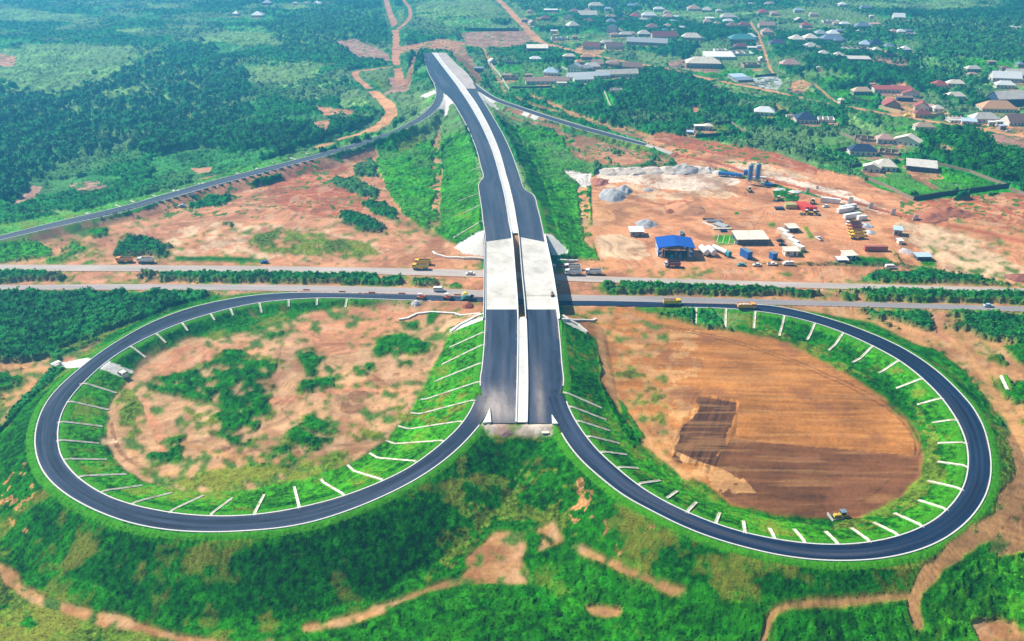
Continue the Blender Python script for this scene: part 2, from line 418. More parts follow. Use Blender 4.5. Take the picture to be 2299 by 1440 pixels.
# clearings among the far bush
for p in ([(150, 150), (260, 110), (420, 90), (300, 150), (180, 190)], [(230, 215), (320, 190), (330, 205), (240, 230)], [(430, 80), (600, 60), (590, 85), (460, 100)], [(560, 130), (700, 140), (780, 190), (700, 240), (590, 210)],
          [(920, 0), (1120, 10), (1140, 60), (1000, 70), (920, 45)], [(1050, 60), (1110, 50), (1200, 60), (1110, 75)], [(1440, 20), (1500, 30), (1480, 55), (1420, 45)], [(1660, 30), (1730, 20), (1760, 70), (1700, 60)], [(2020, 120), (2100, 130), (2140, 150), (2080, 160)], [(1750, 0), (2100, -10), (2299, 10), (2100, 30), (1850, 25)]):
    zp(p, 1, 'farL', warp=20, mix=.52)
zp([(1030, 74), (1196, 68), (1212, 91), (1139, 113), (1074, 110), (1048, 104)], 0, 'purple', warp=3)
zp([(1195, 50), (1290, 50), (1275, 62), (1215, 66)], 1, 'olive', warp=2, mix=.3)
zp([(30, 460), (75, 417), (95, 420), (80, 450), (28, 465)], 0, 'purple', warp=2)
zp([(150, 415), (215, 405), (250, 425), (180, 435)], 0, 'purple', warp=4, mix=.4)
zp([(430, 378), (475, 376), (470, 388), (440, 390)], 0, 'pink', warp=3)
zp([(705, 240), (800, 250), (780, 262), (730, 262)], 0, 'pink', warp=4)
zp([(700, 275), (740, 270), (742, 300), (715, 300)], 0, 'pink', warp=3)
zp([(0, 120), (40, 130), (30, 150), (-10, 148)], 0, 'pink', warp=3)
zp([(750, 92), (800, 90), (870, 120), (880, 140), (800, 130)], 0, 'purple', warp=5)
# earthworks at the far road end
zp([(800, 158), (850, 150), (905, 150), (915, 185), (905, 215), (850, 215), (815, 190)], 1, 'olive', warp=5)
zp([(870, 175), (915, 178), (918, 208), (860, 212), (880, 200)], 0, 'purple', warp=4)
zp([(905, 195), (920, 150), (935, 112), (990, 92), (1035, 100), (1060, 135), (1085, 185), (1070, 190), (1040, 150), (1005, 116), (945, 112), (932, 135), (922, 195)], 0, 'brown', warp=3)
zp([(890, 108), (990, 88), (1040, 95), (1045, 112), (1000, 114), (945, 110), (900, 122)], 0, 'pink', warp=4)
# far dirt roads
zl([(860, -40), (866, 0), (877, 35), (887.5, 66), (889, 104), (889, 139), (899, 190)], 7.5, 4, 'pink', warp=1)
zl([(895, -30), (906, 0), (920, 21), (917, 45), (892, 66)], 4.5, 4, 'pink', warp=1)
zl([(885, 150), (840, 156), (799, 163), (803, 178), (816, 188), (840, 209)], 5.5, 4, 'pink', warp=1)
zl([(838, 207), (862, 227), (875, 243), (877, 257), (854, 282), (812, 303), (778, 312), (745, 323)], 9, 4, 'sand', warp=.8)
zl([(745, 325), (713, 336), (690, 345)], 11, 4, 'sand', warp=1)
zl([(700, 340), (626, 361), (560, 379), (452, 402)], 2.6, 4, 'pink', warp=.6)
# left off-ramp verges
zl([(985, 225), (930, 272), (850, 306), (760, 335), (600, 376), (400, 431), (200, 484), (0, 524), (-200, 570)], 22, 1, 'verge', warp=2, z=3)
# ---- centre left: soil between off-ramp, embankment and highway
zp([(-800, 620), (-800, 600), (0, 560), (100, 532), (240, 500), (330, 467), (500, 420), (600, 392), (700, 368), (800, 345), (860, 325), (990, 330), (1000, 540), (1085, 560), (1085, 610), (0, 596), (-800, 588)], 0, 'pink', warp=6)
zp([(0, 540), (80, 525), (150, 505), (300, 480), (420, 440), (330, 470), (230, 510), (150, 540), (60, 552)], 0, 'brown', warp=4)
zp([(330, 470), (470, 410), (600, 380), (720, 355), (760, 350), (700, 372), (600, 402), (480, 436), (360, 480)], 0, 'pink', warp=3)
zp([(370, 520), (500, 495), (640, 510), (740, 515), (880, 560), (850, 582), (600, 585), (390, 580)], 0, 'pale', warp=8, mix=.62)
zp([(560, 520), (640, 512), (800, 545), (860, 565), (820, 580), (700, 578), (560, 560)], 1, 'olive', warp=16, mix=.25)
zp([(390, 575), (600, 580), (596, 590), (400, 588)], 1, 'gM', warp=4)
zp([(610, 402), (680, 378), (780, 372), (770, 400), (830, 450), (810, 480), (740, 490), (650, 470), (600, 440)], 0, 'red', warp=8, mix=.2)
for p in ([(735, 402), (790, 398), (850, 425), (848, 447), (775, 432), (745, 415)], [(752, 470), (800, 474), (868, 512), (870, 530), (820, 522), (765, 500)], [(800, 452), (860, 448), (895, 480), (895, 500), (850, 490)],
          [(410, 465), (470, 440), (530, 440), (500, 462), (430, 470)], [(560, 412), (620, 392), (640, 400), (600, 418)], [(500, 500), (530, 505), (520, 512), (495, 508)], [(790, 375), (830, 360), (850, 370), (850, 400), (790, 395)]):
    zp(p, 2, 'bush', warp=6, hv=1.2)
zp([(840, 330), (900, 305), (985, 260), (1000, 300), (985, 420), (985, 530), (940, 510), (905, 480), (870, 430), (850, 380)], 2, 'gB', warp=7, hv=.7)
zp([(955, 540), (975, 440), (970, 330), (985, 300), (990, 420), (990, 530)], 0, 'tan', warp=10, mix=.55)
zl([(985, 258), (985, 300), (975, 330)], 3, 0, 'tan', warp=2, mix=.3)
zp([(880, 330), (940, 300), (980, 285), (960, 320), (900, 345)], 1, 'olive', warp=10, mix=.3)
zp([(980, 250), (1015, 235), (1060, 330), (1075, 400), (1075, 520), (1020, 550), (985, 530), (990, 420), (1000, 340)], 1, 'gB', warp=3)
zp([(-800, 600), (-800, 560), (0, 545), (60, 535), (140, 540), (190, 560), (175, 580), (90, 592), (-800, 596)], 2, 'gB', warp=5, hv=1.0)
zp([(195, 520), (240, 515), (240, 530), (205, 540)], 2, 'gM', warp=4)
zp([(255, 555), (285, 530), (330, 530), (390, 555), (370, 580), (255, 575)], 2, 'bush', warp=4, hv=1.5)
# ---- right of the embankment
zp([(1110, 245), (1150, 262), (1230, 300), (1330, 330), (1330, 380), (1335, 560), (1345, 590), (1270, 575), (1235, 520), (1200, 430), (1165, 340), (1130, 270)], 2, 'gB', warp=5, hv=.7)
zp([(1108, 240), (1145, 270), (1185, 340), (1225, 420), (1245, 500), (1270, 560), (1235, 560), (1210, 480), (1160, 340), (1120, 270)], 1, 'gM', warp=3)
zp([(1260, 300), (1310, 305), (1400, 330), (1450, 340), (1505, 355), (1500, 368), (1420, 373), (1320, 372), (1280, 350)], 0, 'brown', warp=7, mix=.25)
zp([(1290, 345), (1400, 340), (1480, 352), (1430, 368), (1330, 370)], 0, 'pink', warp=7, mix=.3)
zp([(1262, 385), (1325, 392), (1330, 410), (1310, 425), (1290, 405)], 0, 'white', warp=4)
zp([(1300, 420), (1318, 420), (1326, 500), (1330, 560), (1310, 540), (1300, 470)], 0, 'sand', warp=6, mix=.35)
zl([(1120, 250), (1150, 268), (1240, 285), (1262, 305)], 5, 0, 'brown', warp=2)
zl([(1190, 250), (1280, 282), (1380, 312), (1440, 330)], 12, 1, 'olive', warp=3, mix=.2)
zl([(1190, 236), (1280, 262), (1380, 292), (1480, 322)], 6, 0, 'brown', warp=2, mix=.2)
zl([(1190, 215), (1250, 240), (1300, 262), (1400, 290), (1500, 320)], 6, 0, 'tan', warp=2.5, mix=.3)
zp([(1140, 240), (1200, 255), (1235, 272), (1190, 268), (1130, 250)], 0, 'brown', warp=3)
zl([(1085, 110), (1130, 200), (1160, 222), (1200, 240)], 3, 0, 'tan', warp=1, mix=.3)
# ---- village
for p in ([(1120, 150), (1260, 140), (1280, 180), (1150, 190)], [(1560, 150), (1640, 150), (1700, 160), (1690, 175), (1560, 172)], [(1795, 160), (1880, 165), (1950, 190), (1850, 195), (1800, 180)], [(1800, 207), (1850, 212), (1840, 225), (1790, 215)],
          [(1970, 270), (2050, 262), (2180, 280), (2090, 300), (1985, 295)], [(1820, 310), (1920, 305), (1925, 330), (1860, 345), (1820, 335)], [(1920, 385), (2050, 360), (2240, 418), (2060, 447), (1980, 425)], [(2000, 90), (2060, 95), (2070, 115), (2010, 112)], [(2150, 130), (2280, 140), (2299, 160), (2170, 160)], [(1860, 200), (1970, 205), (1965, 230), (1890, 228)]):
    zp(p, 1, 'gB', warp=5, mix=.15)
zp([(1940, 392), (2050, 365), (2235, 416), (2060, 445), (1990, 425)], 1, 'gB', warp=2)
zp([(2040, 388), (2090, 392), (2085, 408), (2110, 425), (2095, 428), (2070, 412), (2045, 400)], 0, 'brown', warp=2)
zp([(1960, 128), (2050, 140), (2030, 155), (1900, 145)], 0, 'purple', warp=5, mix=.4)
zp([(2195, 302), (2299, 304), (2600, 330), (2600, 380), (2299, 347), (2237, 332)], 0, 'purple', warp=3)
zp([(1778, 184), (1802, 179), (1820, 188), (1813, 202), (1799, 208), (1773, 209)], 0, 'sand', warp=1.5)
zp([(1672, 181), (1700, 172), (1745, 172), (1757, 188), (1745, 202), (1708, 199)], 0, 'grey', warp=2, mix=.3)
zp([(1990, 190), (2030, 190), (2060, 230), (2080, 250), (2000, 250), (1975, 235), (1990, 215)], 0, 'sand', warp=1.5)
zp([(1990, 240), (2060, 236), (2100, 250), (2140, 262), (2060, 268), (2000, 255)], 0, 'sand', warp=2)
zp([(2160, 282), (2299, 270), (2299, 304), (2190, 294)], 0, 'sand', warp=2)
zp([(1250, 40), (1290, 44), (1284, 60), (1250, 55)], 1, 'farL', warp=2)
zp([(1550, 243), (1570, 240), (1568, 258), (1550, 256)], 0, 'sand', warp=1)
zp([(1740, 238), (1770, 248), (1765, 257), (1742, 255)], 0, 'sand', warp=1)
zp([(1560, 278), (1610, 275), (1640, 300), (1590, 305), (1555, 302)], 1, 'olive', warp=2)
zp([(1300, 105), (1345, 108), (1370, 118), (1330, 125), (1290, 112)], 0, 'sand', warp=2)
zp([(1500, 137), (1550, 133), (1560, 150), (1620, 158), (1600, 165), (1500, 152)], 0, 'purple', warp=2, mix=.3)
zl([(1105, -20), (1118.5, 0), (1139, 19.6), (1163, 45.7), (1191, 74), (1217.5, 95.7), (1261, 108.7), (1304.5, 119.6), (1369.7, 132.7), (1424, 143.5), (1500, 156.6), (1570, 174), (1618, 184)], 9, 4, 'sand', warp=1.2)
zl([(1618, 184), (1708, 200), (1778, 217), (1847.6, 231), (1882, 236), (1934, 246), (2004, 259), (2091, 273), (2195, 291), (2299, 306), (2500, 335), (2900, 395)], 6.6, 4, 'sand', warp=.9)
zl([(1685, 50), (1694, 66), (1705, 83), (1715.5, 115), (1726, 149), (1740, 168), (1766, 174)], 2.5, 4, 'sand', warp=.5)
zl([(1826.7, 187.7), (1858, 215), (1886, 237)], 2.2, 4, 'tan', warp=.4)
zl([(1240, 97), (1300, 90), (1370, 82), (1420, 78)], 1.8, 4, 'sand', warp=.6)
# ---- cut for the new road east of the yard
zp([(1440, 318), (1470, 300), (1520, 303), (1604, 323), (1674, 334), (1743, 347), (1834, 379), (1925, 400), (1990, 430), (2060, 452), (2180, 450), (2299, 428), (2900, 400), (2900, 720), (2299, 645), (2030, 595), (1990, 540), (1955, 490), (1915, 462), (1840, 440), (1735, 413), (1640, 385), (1520, 372), (1500, 345)], 0, 'orange', warp=4)
zp([(1465, 303), (1500, 300), (1604, 320), (1674, 332), (1743, 345), (1834, 376), (1834, 394), (1760, 376), (1639, 351), (1510, 330), (1470, 315)], 0, 'red', warp=3)
zp([(1600, 372), (1660, 372), (1760, 392), (1830, 415), (1900, 430), (1970, 462), (2010, 480), (1960, 480), (1860, 448), (1760, 412), (1660, 384)], 0, 'cream', warp=6, mix=.2)
zp([(1635, 358), (1700, 365), (1830, 400), (1860, 415), (1740, 390), (1640, 368)], 0, 'pale', warp=4, mix=.2)
zp([(2050, 455), (2150, 442), (2299, 428), (2700, 410), (2700, 600), (2299, 530), (2200, 500), (2090, 480)], 0, 'red', warp=9, mix=.35)
zp([(2010, 500), (2060, 500), (2120, 512), (2200, 540), (2299, 575), (2299, 632), (2120, 612), (2070, 560), (2030, 540)], 0, 'pale', warp=7, mix=.2)
zp([(2200, 555), (2299, 560), (2600, 620), (2299, 600)], 0, 'orange', warp=6, mix=.2)
zl([(1512, 345), (1600, 363), (1700, 396), (1800, 423), (1900, 449), (2000, 478), (2100, 500), (2200, 520), (2299, 543), (2600, 600)], 5.0, 4, 'red', warp=1, mix=.1)
zl([(2290, 490), (2180, 470), (2100, 470)], 3.0, 0, 'orange', warp=2, mix=.1)
# ---- the yard
zp([(1326, 400), (1345, 387), (1400, 378), (1500, 374), (1560, 374), (1640, 392), (1735, 420), (1850, 447), (1920, 470), (1958, 505), (1980, 545), (2018, 592), (1905, 592), (1480, 592), (1345, 585), (1330, 540)], 0, 'orange', warp=2)
zp([(1340, 392), (1400, 378), (1560, 373), (1640, 393), (1665, 408), (1620, 425), (1560, 432), (1480, 422), (1400, 408), (1345, 412)], 0, 'cream', warp=5, mix=.12)
zp([(1335, 415), (1420, 412), (1500, 430), (1560, 442), (1480, 450), (1400, 440), (1350, 430)], 0, 'pale', warp=10, mix=.35)
zp([(1330, 405), (1365, 404), (1362, 418), (1335, 420)], 0, 'red', warp=3, mix=.2)
zp([(1495, 432), (1640, 425), (1660, 445), (1560, 445)], 0, 'pale', warp=6, mix=.25)
zp([(1335, 532), (1390, 528), (1450, 548), (1460, 570), (1440, 583), (1348, 580)], 0, 'pale', warp=9, mix=.08)
zp([(1500, 455), (1535, 448), (1565, 460), (1565, 480), (1520, 486), (1495, 478)], 0, 'red', warp=4, mix=.35)
zp([(1330, 440), (1400, 440), (1440, 470), (1410, 505), (1350, 515), (1330, 500)], 0, 'sand', warp=6)
zp([(1600, 530), (1648, 526), (1662, 548), (1612, 552)], 1, 'gB', warp=1.5)
zp([(1802, 510), (1812, 508), (1828, 535), (1818, 538)], 1, 'gB', warp=1)
zp([(1650, 476), (1660, 476), (1661, 482), (1651, 482)], 1, 'gB', warp=1)
zp([(1725, 500), (1740, 500), (1740, 508), (1726, 508)], 1, 'gB', warp=1)
zp([(1735, 430), (1780, 425), (1800, 440), (1790, 452), (1745, 452)], 1, 'gM', warp=3, mix=.2)
zp([(1915, 575), (1990, 580), (2012, 592), (1905, 592)], 1, 'gM', warp=2)
zp([(1770, 555), (1802, 550), (1810, 570), (1790, 576)], 1, 'gM', warp=2)
zp([(1345, 587), (1750, 594), (2020, 600), (2060, 610), (1935, 622), (1935, 640), (1350, 622), (1275, 612), (1270, 580)], 0, 'orange', warp=2)
zl([(2012, 590), (1985, 548), (1962, 505), (1935, 480)], 3.6, 4, 'sand', warp=.6)
zp([(2058, 570), (2090, 580), (2105, 600), (2070, 600)], 1, 'gB', warp=2)
# ---- highway belt
zp([(-800, 580), (0, 592), (700, 596), (1090, 604), (1280, 614), (1800, 630), (2299, 643), (2900, 660), (2900, 735), (2299, 702), (1800, 690), (1270, 690), (1090, 690), (700, 660), (620, 664), (480, 662), (0, 655), (-800, 650)], 0, 'pink', warp=2)
zp([(900, 575), (1085, 590), (1085, 604), (940, 603)], 0, 'orange', warp=5)
for p, hv in (([(-300, 600), (0, 604), (110, 606), (150, 618), (140, 632), (0, 640), (-300, 640)], 1.8), ([(300, 622), (350, 604), (560, 606), (740, 612), (902, 624), (900, 641), (700, 640), (330, 634)], 1.8), ([(925, 633), (958, 625), (992, 633), (984, 643), (935, 645)], 1.5), ([(1005, 640), (1030, 638), (1042, 648), (1010, 648)], 1.0),
              ([(1350, 640), (1372, 631), (1560, 640), (1700, 648), (1840, 657), (1840, 668), (1360, 661)], 1.8), ([(1868, 668), (1880, 650), (2100, 652), (2299, 657), (2900, 672), (2900, 700), (2299, 684), (1890, 676)], 2.0),
              ([(1936, 622), (1965, 611), (2050, 613), (2130, 615), (2235, 630), (2235, 640), (2100, 638), (1945, 632)], 1.6)):
    zp(p, 2, 'bush', warp=4, hv=hv)
# ---- south of the highway, left
zp([(-900, 640), (0, 650), (300, 653), (478, 656), (470, 668), (420, 685), (330, 715), (200, 760), (130, 790), (60, 815), (0, 830), (-900, 900)], 2, 'bush', warp=7, hv=1.8)
zp([(120, 790), (240, 745), (330, 712), (300, 735), (180, 785)], 1, 'olive', warp=8, mix=.25)
zl([(475, 668), (400, 695), (300, 735), (200, 785), (140, 815)], 3.2, 0, 'pink', warp=1.5)
zp([(0, 815), (60, 815), (110, 800), (130, 815), (80, 870), (40, 910), (0, 960), (-300, 1100), (-600, 900)], 0, 'tan', warp=8, mix=.2)
zp([(-200, 820), (30, 838), (55, 850), (40, 872), (-100, 900)], 2, 'gM', warp=5, hv=.8)
zp([(-600, 900), (0, 880), (20, 900), (-10, 930), (-300, 1000)], 1, 'olive', warp=10, mix=.3)
# outer banks (grass) round the loops and down to the front
zp([(655, 655), (480, 664), (380, 690), (260, 745), (160, 815), (90, 880), (10, 960), (-60, 1040), (-80, 1200), (20, 1300), (160, 1360), (400, 1420), (700, 1400), (860, 1350), (1000, 1290), (1100, 1200), (1180, 1190), (1300, 1230), (1540, 1330), (1750, 1350),
    (1960, 1335), (2060, 1300), (2130, 1230), (2230, 1150), (2262, 1050), (2250, 960), (2200, 880), (2130, 810), (2030, 750), (1900, 700), (1740, 685), (1690, 688), (1600, 800), (1265, 780), (1085, 800), (700, 800)], 1, 'gM', warp=5)
zp([(1060, 985), (1180, 975), (1300, 1010), (1330, 1100), (1290, 1200), (1220, 1220), (1100, 1180), (1000, 1280), (960, 1240), (980, 1140), (1010, 1060)], 1, 'olive', warp=26, mix=.56)
zp([(1330, 1150), (1470, 1180), (1480, 1230), (1400, 1260), (1320, 1210)], 1, 'brown', warp=20, mix=.55)
zp([(0, 1060), (60, 1040), (90, 1130), (140, 1180), (60, 1200), (0, 1130)], 1, 'tan', warp=22, mix=.72)
zp([(1300, 1060), (1345, 1060), (1335, 1120), (1290, 1180), (1275, 1150)], 1, 'tan', warp=10, mix=.5)
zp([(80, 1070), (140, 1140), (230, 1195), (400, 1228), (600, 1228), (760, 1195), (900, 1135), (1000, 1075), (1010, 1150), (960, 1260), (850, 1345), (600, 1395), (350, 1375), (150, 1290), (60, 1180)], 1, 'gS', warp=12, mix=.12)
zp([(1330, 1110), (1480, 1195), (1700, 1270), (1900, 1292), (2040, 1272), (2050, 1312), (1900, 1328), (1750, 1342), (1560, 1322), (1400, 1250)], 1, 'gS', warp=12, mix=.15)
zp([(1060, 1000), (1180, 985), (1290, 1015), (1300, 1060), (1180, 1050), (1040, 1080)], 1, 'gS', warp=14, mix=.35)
# ---- front strip
zp([(-300, 1300), (0, 1265), (130, 1365), (400, 1440), (400, 1600), (-300, 1600)], 1, 'olive', warp=14, mix=.25)
zl([(-120, 1180), (0, 1275), (60, 1335), (150, 1368), (280, 1402), (400, 1432), (500, 1450), (600, 1448)], 2.2, 0, 'tan', warp=2.2)
zp([(860, 1370), (1000, 1325), (1200, 1300), (1290, 1232), (1400, 1280), (1540, 1335), (1700, 1360), (1710, 1440), (1700, 1600), (700, 1600), (650, 1440)], 1, 'gM', warp=10)
zp([(860, 1370), (1000, 1325), (1200, 1300), (1290, 1232), (1400, 1280), (1540, 1335), (1700, 1360), (1710, 1440), (1700, 1600), (700, 1600), (650, 1440)], 2, 'gM', warp=14, hv=.5, mix=.3)
zp([(1740, 1380), (1960, 1350), (2040, 1350), (2060, 1400), (2100, 1600), (1700, 1600)], 2, 'gM', warp=12, hv=.5, mix=.25)
zp([(2110, 1320), (2200, 1250), (2299, 1235), (2700, 1200), (2700, 1600), (2080, 1600), (2075, 1400)], 2, 'gB', warp=12, hv=.5, mix=.25)
zp([(2180, 1400), (2260, 1390), (2310, 1440), (2200, 1450)], 0, 'tan', warp=10, mix=.3)
zl([(1050, 1300), (960, 1325), (850, 1368), (760, 1398), (690, 1412)], 1.9, 0, 'tan', warp=2.0)
zp([(1045, 1255), (1110, 1195), (1180, 1192), (1182, 1230), (1170, 1260), (1192, 1312), (1120, 1312), (1020, 1312), (1050, 1280)], 0, 'tan', warp=5)
zp([(1190, 1190), (1240, 1170), (1262, 1215), (1210, 1235)], 0, 'tan', warp=8, mix=.45)
zl([(1290, 1228), (1340, 1252), (1400, 1277), (1500, 1322), (1530, 1330)], 1.4, 0, 'tan', warp=1.8)
zp([(1310, 1365), (1350, 1360), (1400, 1370), (1395, 1385), (1330, 1382)], 0, 'tan', warp=5)
zl([(2060, 1340), (1990, 1342), (1900, 1352), (1800, 1357), (1745, 1370), (1725, 1400), (1705, 1470)], 1.4, 4, 'tan', warp=.8)
# ---- south of the highway, right
zp([(1740, 688), (1900, 692), (2299, 706), (2900, 740), (2900, 1200), (2299, 1240), (2240, 1250), (2262, 1050), (2250, 950), (2190, 870), (2090, 790), (1960, 725)], 0, 'tan', warp=4)
zp([(1908, 697), (2000, 697), (2095, 701), (2110, 730), (2100, 750), (2040, 748), (1975, 728)], 2, 'bush', warp=4, hv=1.3)
zp([(2118, 700), (2180, 697), (2299, 706), (2900, 740), (2900, 800), (2299, 775), (2240, 770), (2150, 752), (2115, 735)], 2, 'bush', warp=4, hv=1.5)
zp([(2035, 762), (2090, 772), (2170, 830), (2215, 900), (2240, 960), (2200, 900), (2130, 830), (2060, 785)], 2, 'gM', warp=4, hv=.5)
zp([(2220, 790), (2299, 770), (2900, 800), (2900, 870), (2299, 835), (2240, 815)], 2, 'gM', warp=5, hv=.8)
zp([(2240, 838), (2299, 850), (2900, 880), (2900, 1050), (2340, 1000), (2290, 930), (2250, 880)], 2, 'gM', warp=5, hv=.8)
zp([(2210, 880), (2250, 960), (2280, 1050), (2260, 1140), (2190, 1200), (2110, 1260), (2050, 1280), (1950, 1275), (2120, 1225), (2230, 1130), (2245, 1050), (2235, 970)], 1, 'olive', warp=9, mix=.25)
zp([(2240, 1110), (2299, 1050), (2900, 1050), (2900, 1250), (2299, 1240), (2220, 1240)], 0, 'tan', warp=8)
zl([(2030, 745), (2110, 762), (2170, 790), (2205, 840), (2245, 900), (2280, 970), (2297, 1040), (2290, 1110), (2250, 1160), (2190, 1205), (2120, 1258), (2070, 1305), (2050, 1350), (2060, 1400)], 3.0, 4, 'tan', warp=2.6, mix=.1)
zl([(1990, 722), (2060, 745), (2130, 760)], 4, 4, 'sand', warp=1.4)
zl([(2240, 828), (2299, 842), (2500, 880)], 2.0, 4, 'sand', warp=.8)
zl([(2112, 702), (2108, 740), (2125, 765)], 2.6, 4, 'pink', warp=1)
# ---- inside the left loop
zp([(290, 832), (350, 785), (440, 745), (560, 715), (700, 688), (860, 676), (1085, 684), (1085, 705), (1010, 740), (1000, 790), (975, 850), (930, 920), (870, 985), (780, 1045), (680, 1080), (560, 1105), (440, 1112), (330, 1088), (260, 1030), (240, 975), (250, 900)], 0, 'lt', warp=9)
zp([(700, 700), (880, 680), (1085, 686), (1085, 704), (960, 708), (900, 735), (800, 790), (690, 800), (640, 760)], 0, 'pink', warp=5, mix=.1)
zp([(320, 830), (400, 780), (560, 760), (620, 790), (480, 815), (380, 850)], 0, 'pink', warp=6, mix=.1)
zp([(560, 690), (700, 668), (860, 671), (850, 682), (700, 700), (600, 735), (500, 760), (420, 760), (350, 795), (300, 830), (370, 770), (480, 715)], 1, 'gM', warp=3)
LB = [[(310, 860), (380, 850), (450, 830), (500, 800), (560, 810), (620, 815), (615, 860), (612, 900), (600, 935), (560, 940), (510, 905), (440, 895), (360, 890)], [(470, 900), (560, 930), (580, 960), (540, 985), (500, 985), (490, 940)],
      [(655, 790), (690, 776), (725, 800), (755, 835), (758, 870), (725, 885), (680, 870), (675, 830)], [(590, 745), (638, 740), (632, 770), (600, 772)], [(830, 770), (890, 752), (970, 765), (968, 785), (920, 795), (870, 790), (840, 800)],
      [(380, 985), (412, 980), (412, 1035), (390, 1046), (330, 1042), (340, 1020), (375, 1015)], [(640, 960), (700, 930), (735, 945), (770, 975), (745, 1005), (690, 1015), (650, 990)], [(590, 1010), (650, 1000), (680, 1030), (620, 1070), (560, 1080), (500, 1090), (420, 1085), (440, 1060), (540, 1050)],
      [(490, 790), (540, 780), (560, 800), (500, 810)], [(790, 820), (830, 815), (840, 840), (800, 845)], [(880, 800), (930, 810), (915, 830), (885, 825)], [(700, 668), (860, 672), (845, 685), (700, 690)], [(900, 725), (940, 715), (935, 740), (905, 745)], [(470, 930), (500, 900), (590, 950), (560, 1000), (520, 1000)]]
for p in LB: zp(p, 1, 'gM', warp=14, mix=.2); zp(p, 2, 'gM', warp=12, hv=.65, mix=.42)
zp([(250, 880), (320, 880), (330, 930), (300, 1000), (330, 1070), (430, 1105), (560, 1100), (680, 1075), (790, 1040), (780, 1010), (640, 1050), (450, 1050), (360, 1060), (300, 1010), (270, 960)], 1, 'olive', warp=14, mix=.35)
zp([(420, 910), (480, 930), (500, 990), (450, 985), (410, 950)], 1, 'olive', warp=14, mix=.55)
zp([(860, 840), (960, 850), (900, 960), (800, 1010), (780, 960)], 1, 'olive', warp=22, mix=.62)
zl([(325, 890), (335, 930), (350, 960), (372, 1010)], 2.6, 0, 'pink', warp=1)
zl([(280, 960), (300, 1020), (350, 1058), (420, 1060), (520, 1045)], 1.0, 0, 'tan', warp=.6)
zp([(500, 1000), (640, 1010), (700, 1000), (660, 1040), (560, 1050), (480, 1030)], 0, 'brown', warp=12, mix=.5)
zp([(800, 860), (960, 830), (940, 900), (850, 960), (760, 930)], 0, 'brown', warp=16, mix=.55)
zl([(380, 1068), (300, 1040), (262, 1000), (250, 950)], 1.2, 0, 'brown', warp=.8, mix=.2)
zl([(560, 700), (640, 745), (700, 790), (780, 810), (880, 870)], .6, 0, 'brown', warp=.6, mix=.2)
zl([(640, 745), (620, 850), (640, 930), (720, 980), (800, 960)], .6, 0, 'brown', warp=.6, mix=.2)
zl([(410, 995), (500, 1020), (540, 1030), (620, 1035)], 2.0, 0, 'tan', warp=1)
zl([(620, 900), (700, 890), (800, 870), (900, 880)], 4.0, 0, 'pink', warp=1.6)
zp([(212, 988), (262, 976), (280, 992), (225, 1000)], 0, 'pale', warp=7, mix=.45)
zp([(960, 700), (990, 700), (975, 725), (955, 735)], 1, 'gM', warp=2)
# ---- inside the right loop
zp([(1265, 692), (1440, 688), (1440, 700), (1560, 730), (1700, 752), (1790, 775), (1880, 830), (1960, 880), (2040, 950), (2075, 1020), (2062, 1070), (2020, 1120), (1940, 1160), (1850, 1165), (1740, 1160), (1640, 1130), (1560, 1080), (1500, 1040), (1440, 1000), (1390, 930), (1350, 850), (1330, 760), (1300, 735), (1262, 715)], 0, 'plow', warp=12)
zp([(1300, 720), (1560, 735), (1590, 800), (1545, 890), (1560, 940), (1510, 1020), (1440, 985), (1400, 920), (1370, 840), (1350, 760)], 0, 'tan', warp=22, mix=.5)
zp([(1380, 780), (1420, 800), (1500, 900), (1520, 960), (1450, 950), (1400, 880)], 1, 'olive', warp=26, mix=.7)
zp([(1640, 985), (1800, 1002), (2060, 1025), (2066, 1070), (2020, 1118), (1940, 1158), (1850, 1163), (1740, 1158), (1640, 1128), (1600, 1090), (1610, 1030)], 0, 'dark', warp=2.5)
zp([(1575, 890), (1600, 892), (1650, 905), (1645, 950), (1625, 1010), (1600, 1060), (1570, 1040), (1520, 1010), (1530, 975), (1560, 925)], 0, 'darkst', warp=12)
zp([(1520, 1000), (1600, 1040), (1610, 1095), (1560, 1075), (1500, 1030)], 0, 'darkst', warp=16, mix=.45)
zl([(1400, 708), (1450, 722), (1560, 745), (1640, 762), (1760, 800), (1880, 850), (1990, 905), (2050, 960), (2066, 1010), (2050, 1050)], .55, 0, 'dark', warp=.25)
zl([(1400, 712), (1450, 726), (1560, 750), (1640, 768), (1760, 807), (1880, 858), (1985, 914), (2040, 965), (2056, 1010), (2040, 1050)], .5, 0, 'dark', warp=.25)
zl([(2000, 1075), (1960, 1110), (1900, 1140), (1820, 1152)], .5, 0, 'darkst', warp=.4)
zp([(1600, 1050), (1660, 1070), (1690, 1110), (1620, 1110), (1560, 1080), (1520, 1030), (1470, 1000), (1500, 1010)], 0, 'tan', warp=14, mix=.3)
zp([(1415, 690), (1530, 694), (1528, 703), (1460, 706), (1440, 700)], 1, 'gM', warp=4, mix=.25)
zp([(1540, 690), (1700, 700), (1790, 722), (1890, 770), (1960, 810), (2020, 860), (2090, 935), (2120, 1010), (2110, 1080), (2060, 1140), (1980, 1180), (1860, 1185), (1740, 1170), (1640, 1140), (1560, 1095), (1480, 1045), (1430, 1010), (1390, 960), (1340, 880),
    (1335, 905), (1370, 975), (1440, 1060), (1540, 1130), (1680, 1190), (1800, 1215), (1900, 1218), (2010, 1200), (2100, 1150), (2150, 1090), (2165, 1010), (2140, 930), (2080, 860), (1980, 790), (1880, 745), (1780, 715), (1640, 695)], 1, 'gB', warp=3, mix=.05)
zp([(1680, 728), (1760, 745), (1850, 790), (1960, 850), (1920, 850), (1830, 800), (1760, 770), (1700, 750)], 1, 'olive', warp=12, mix=.4)
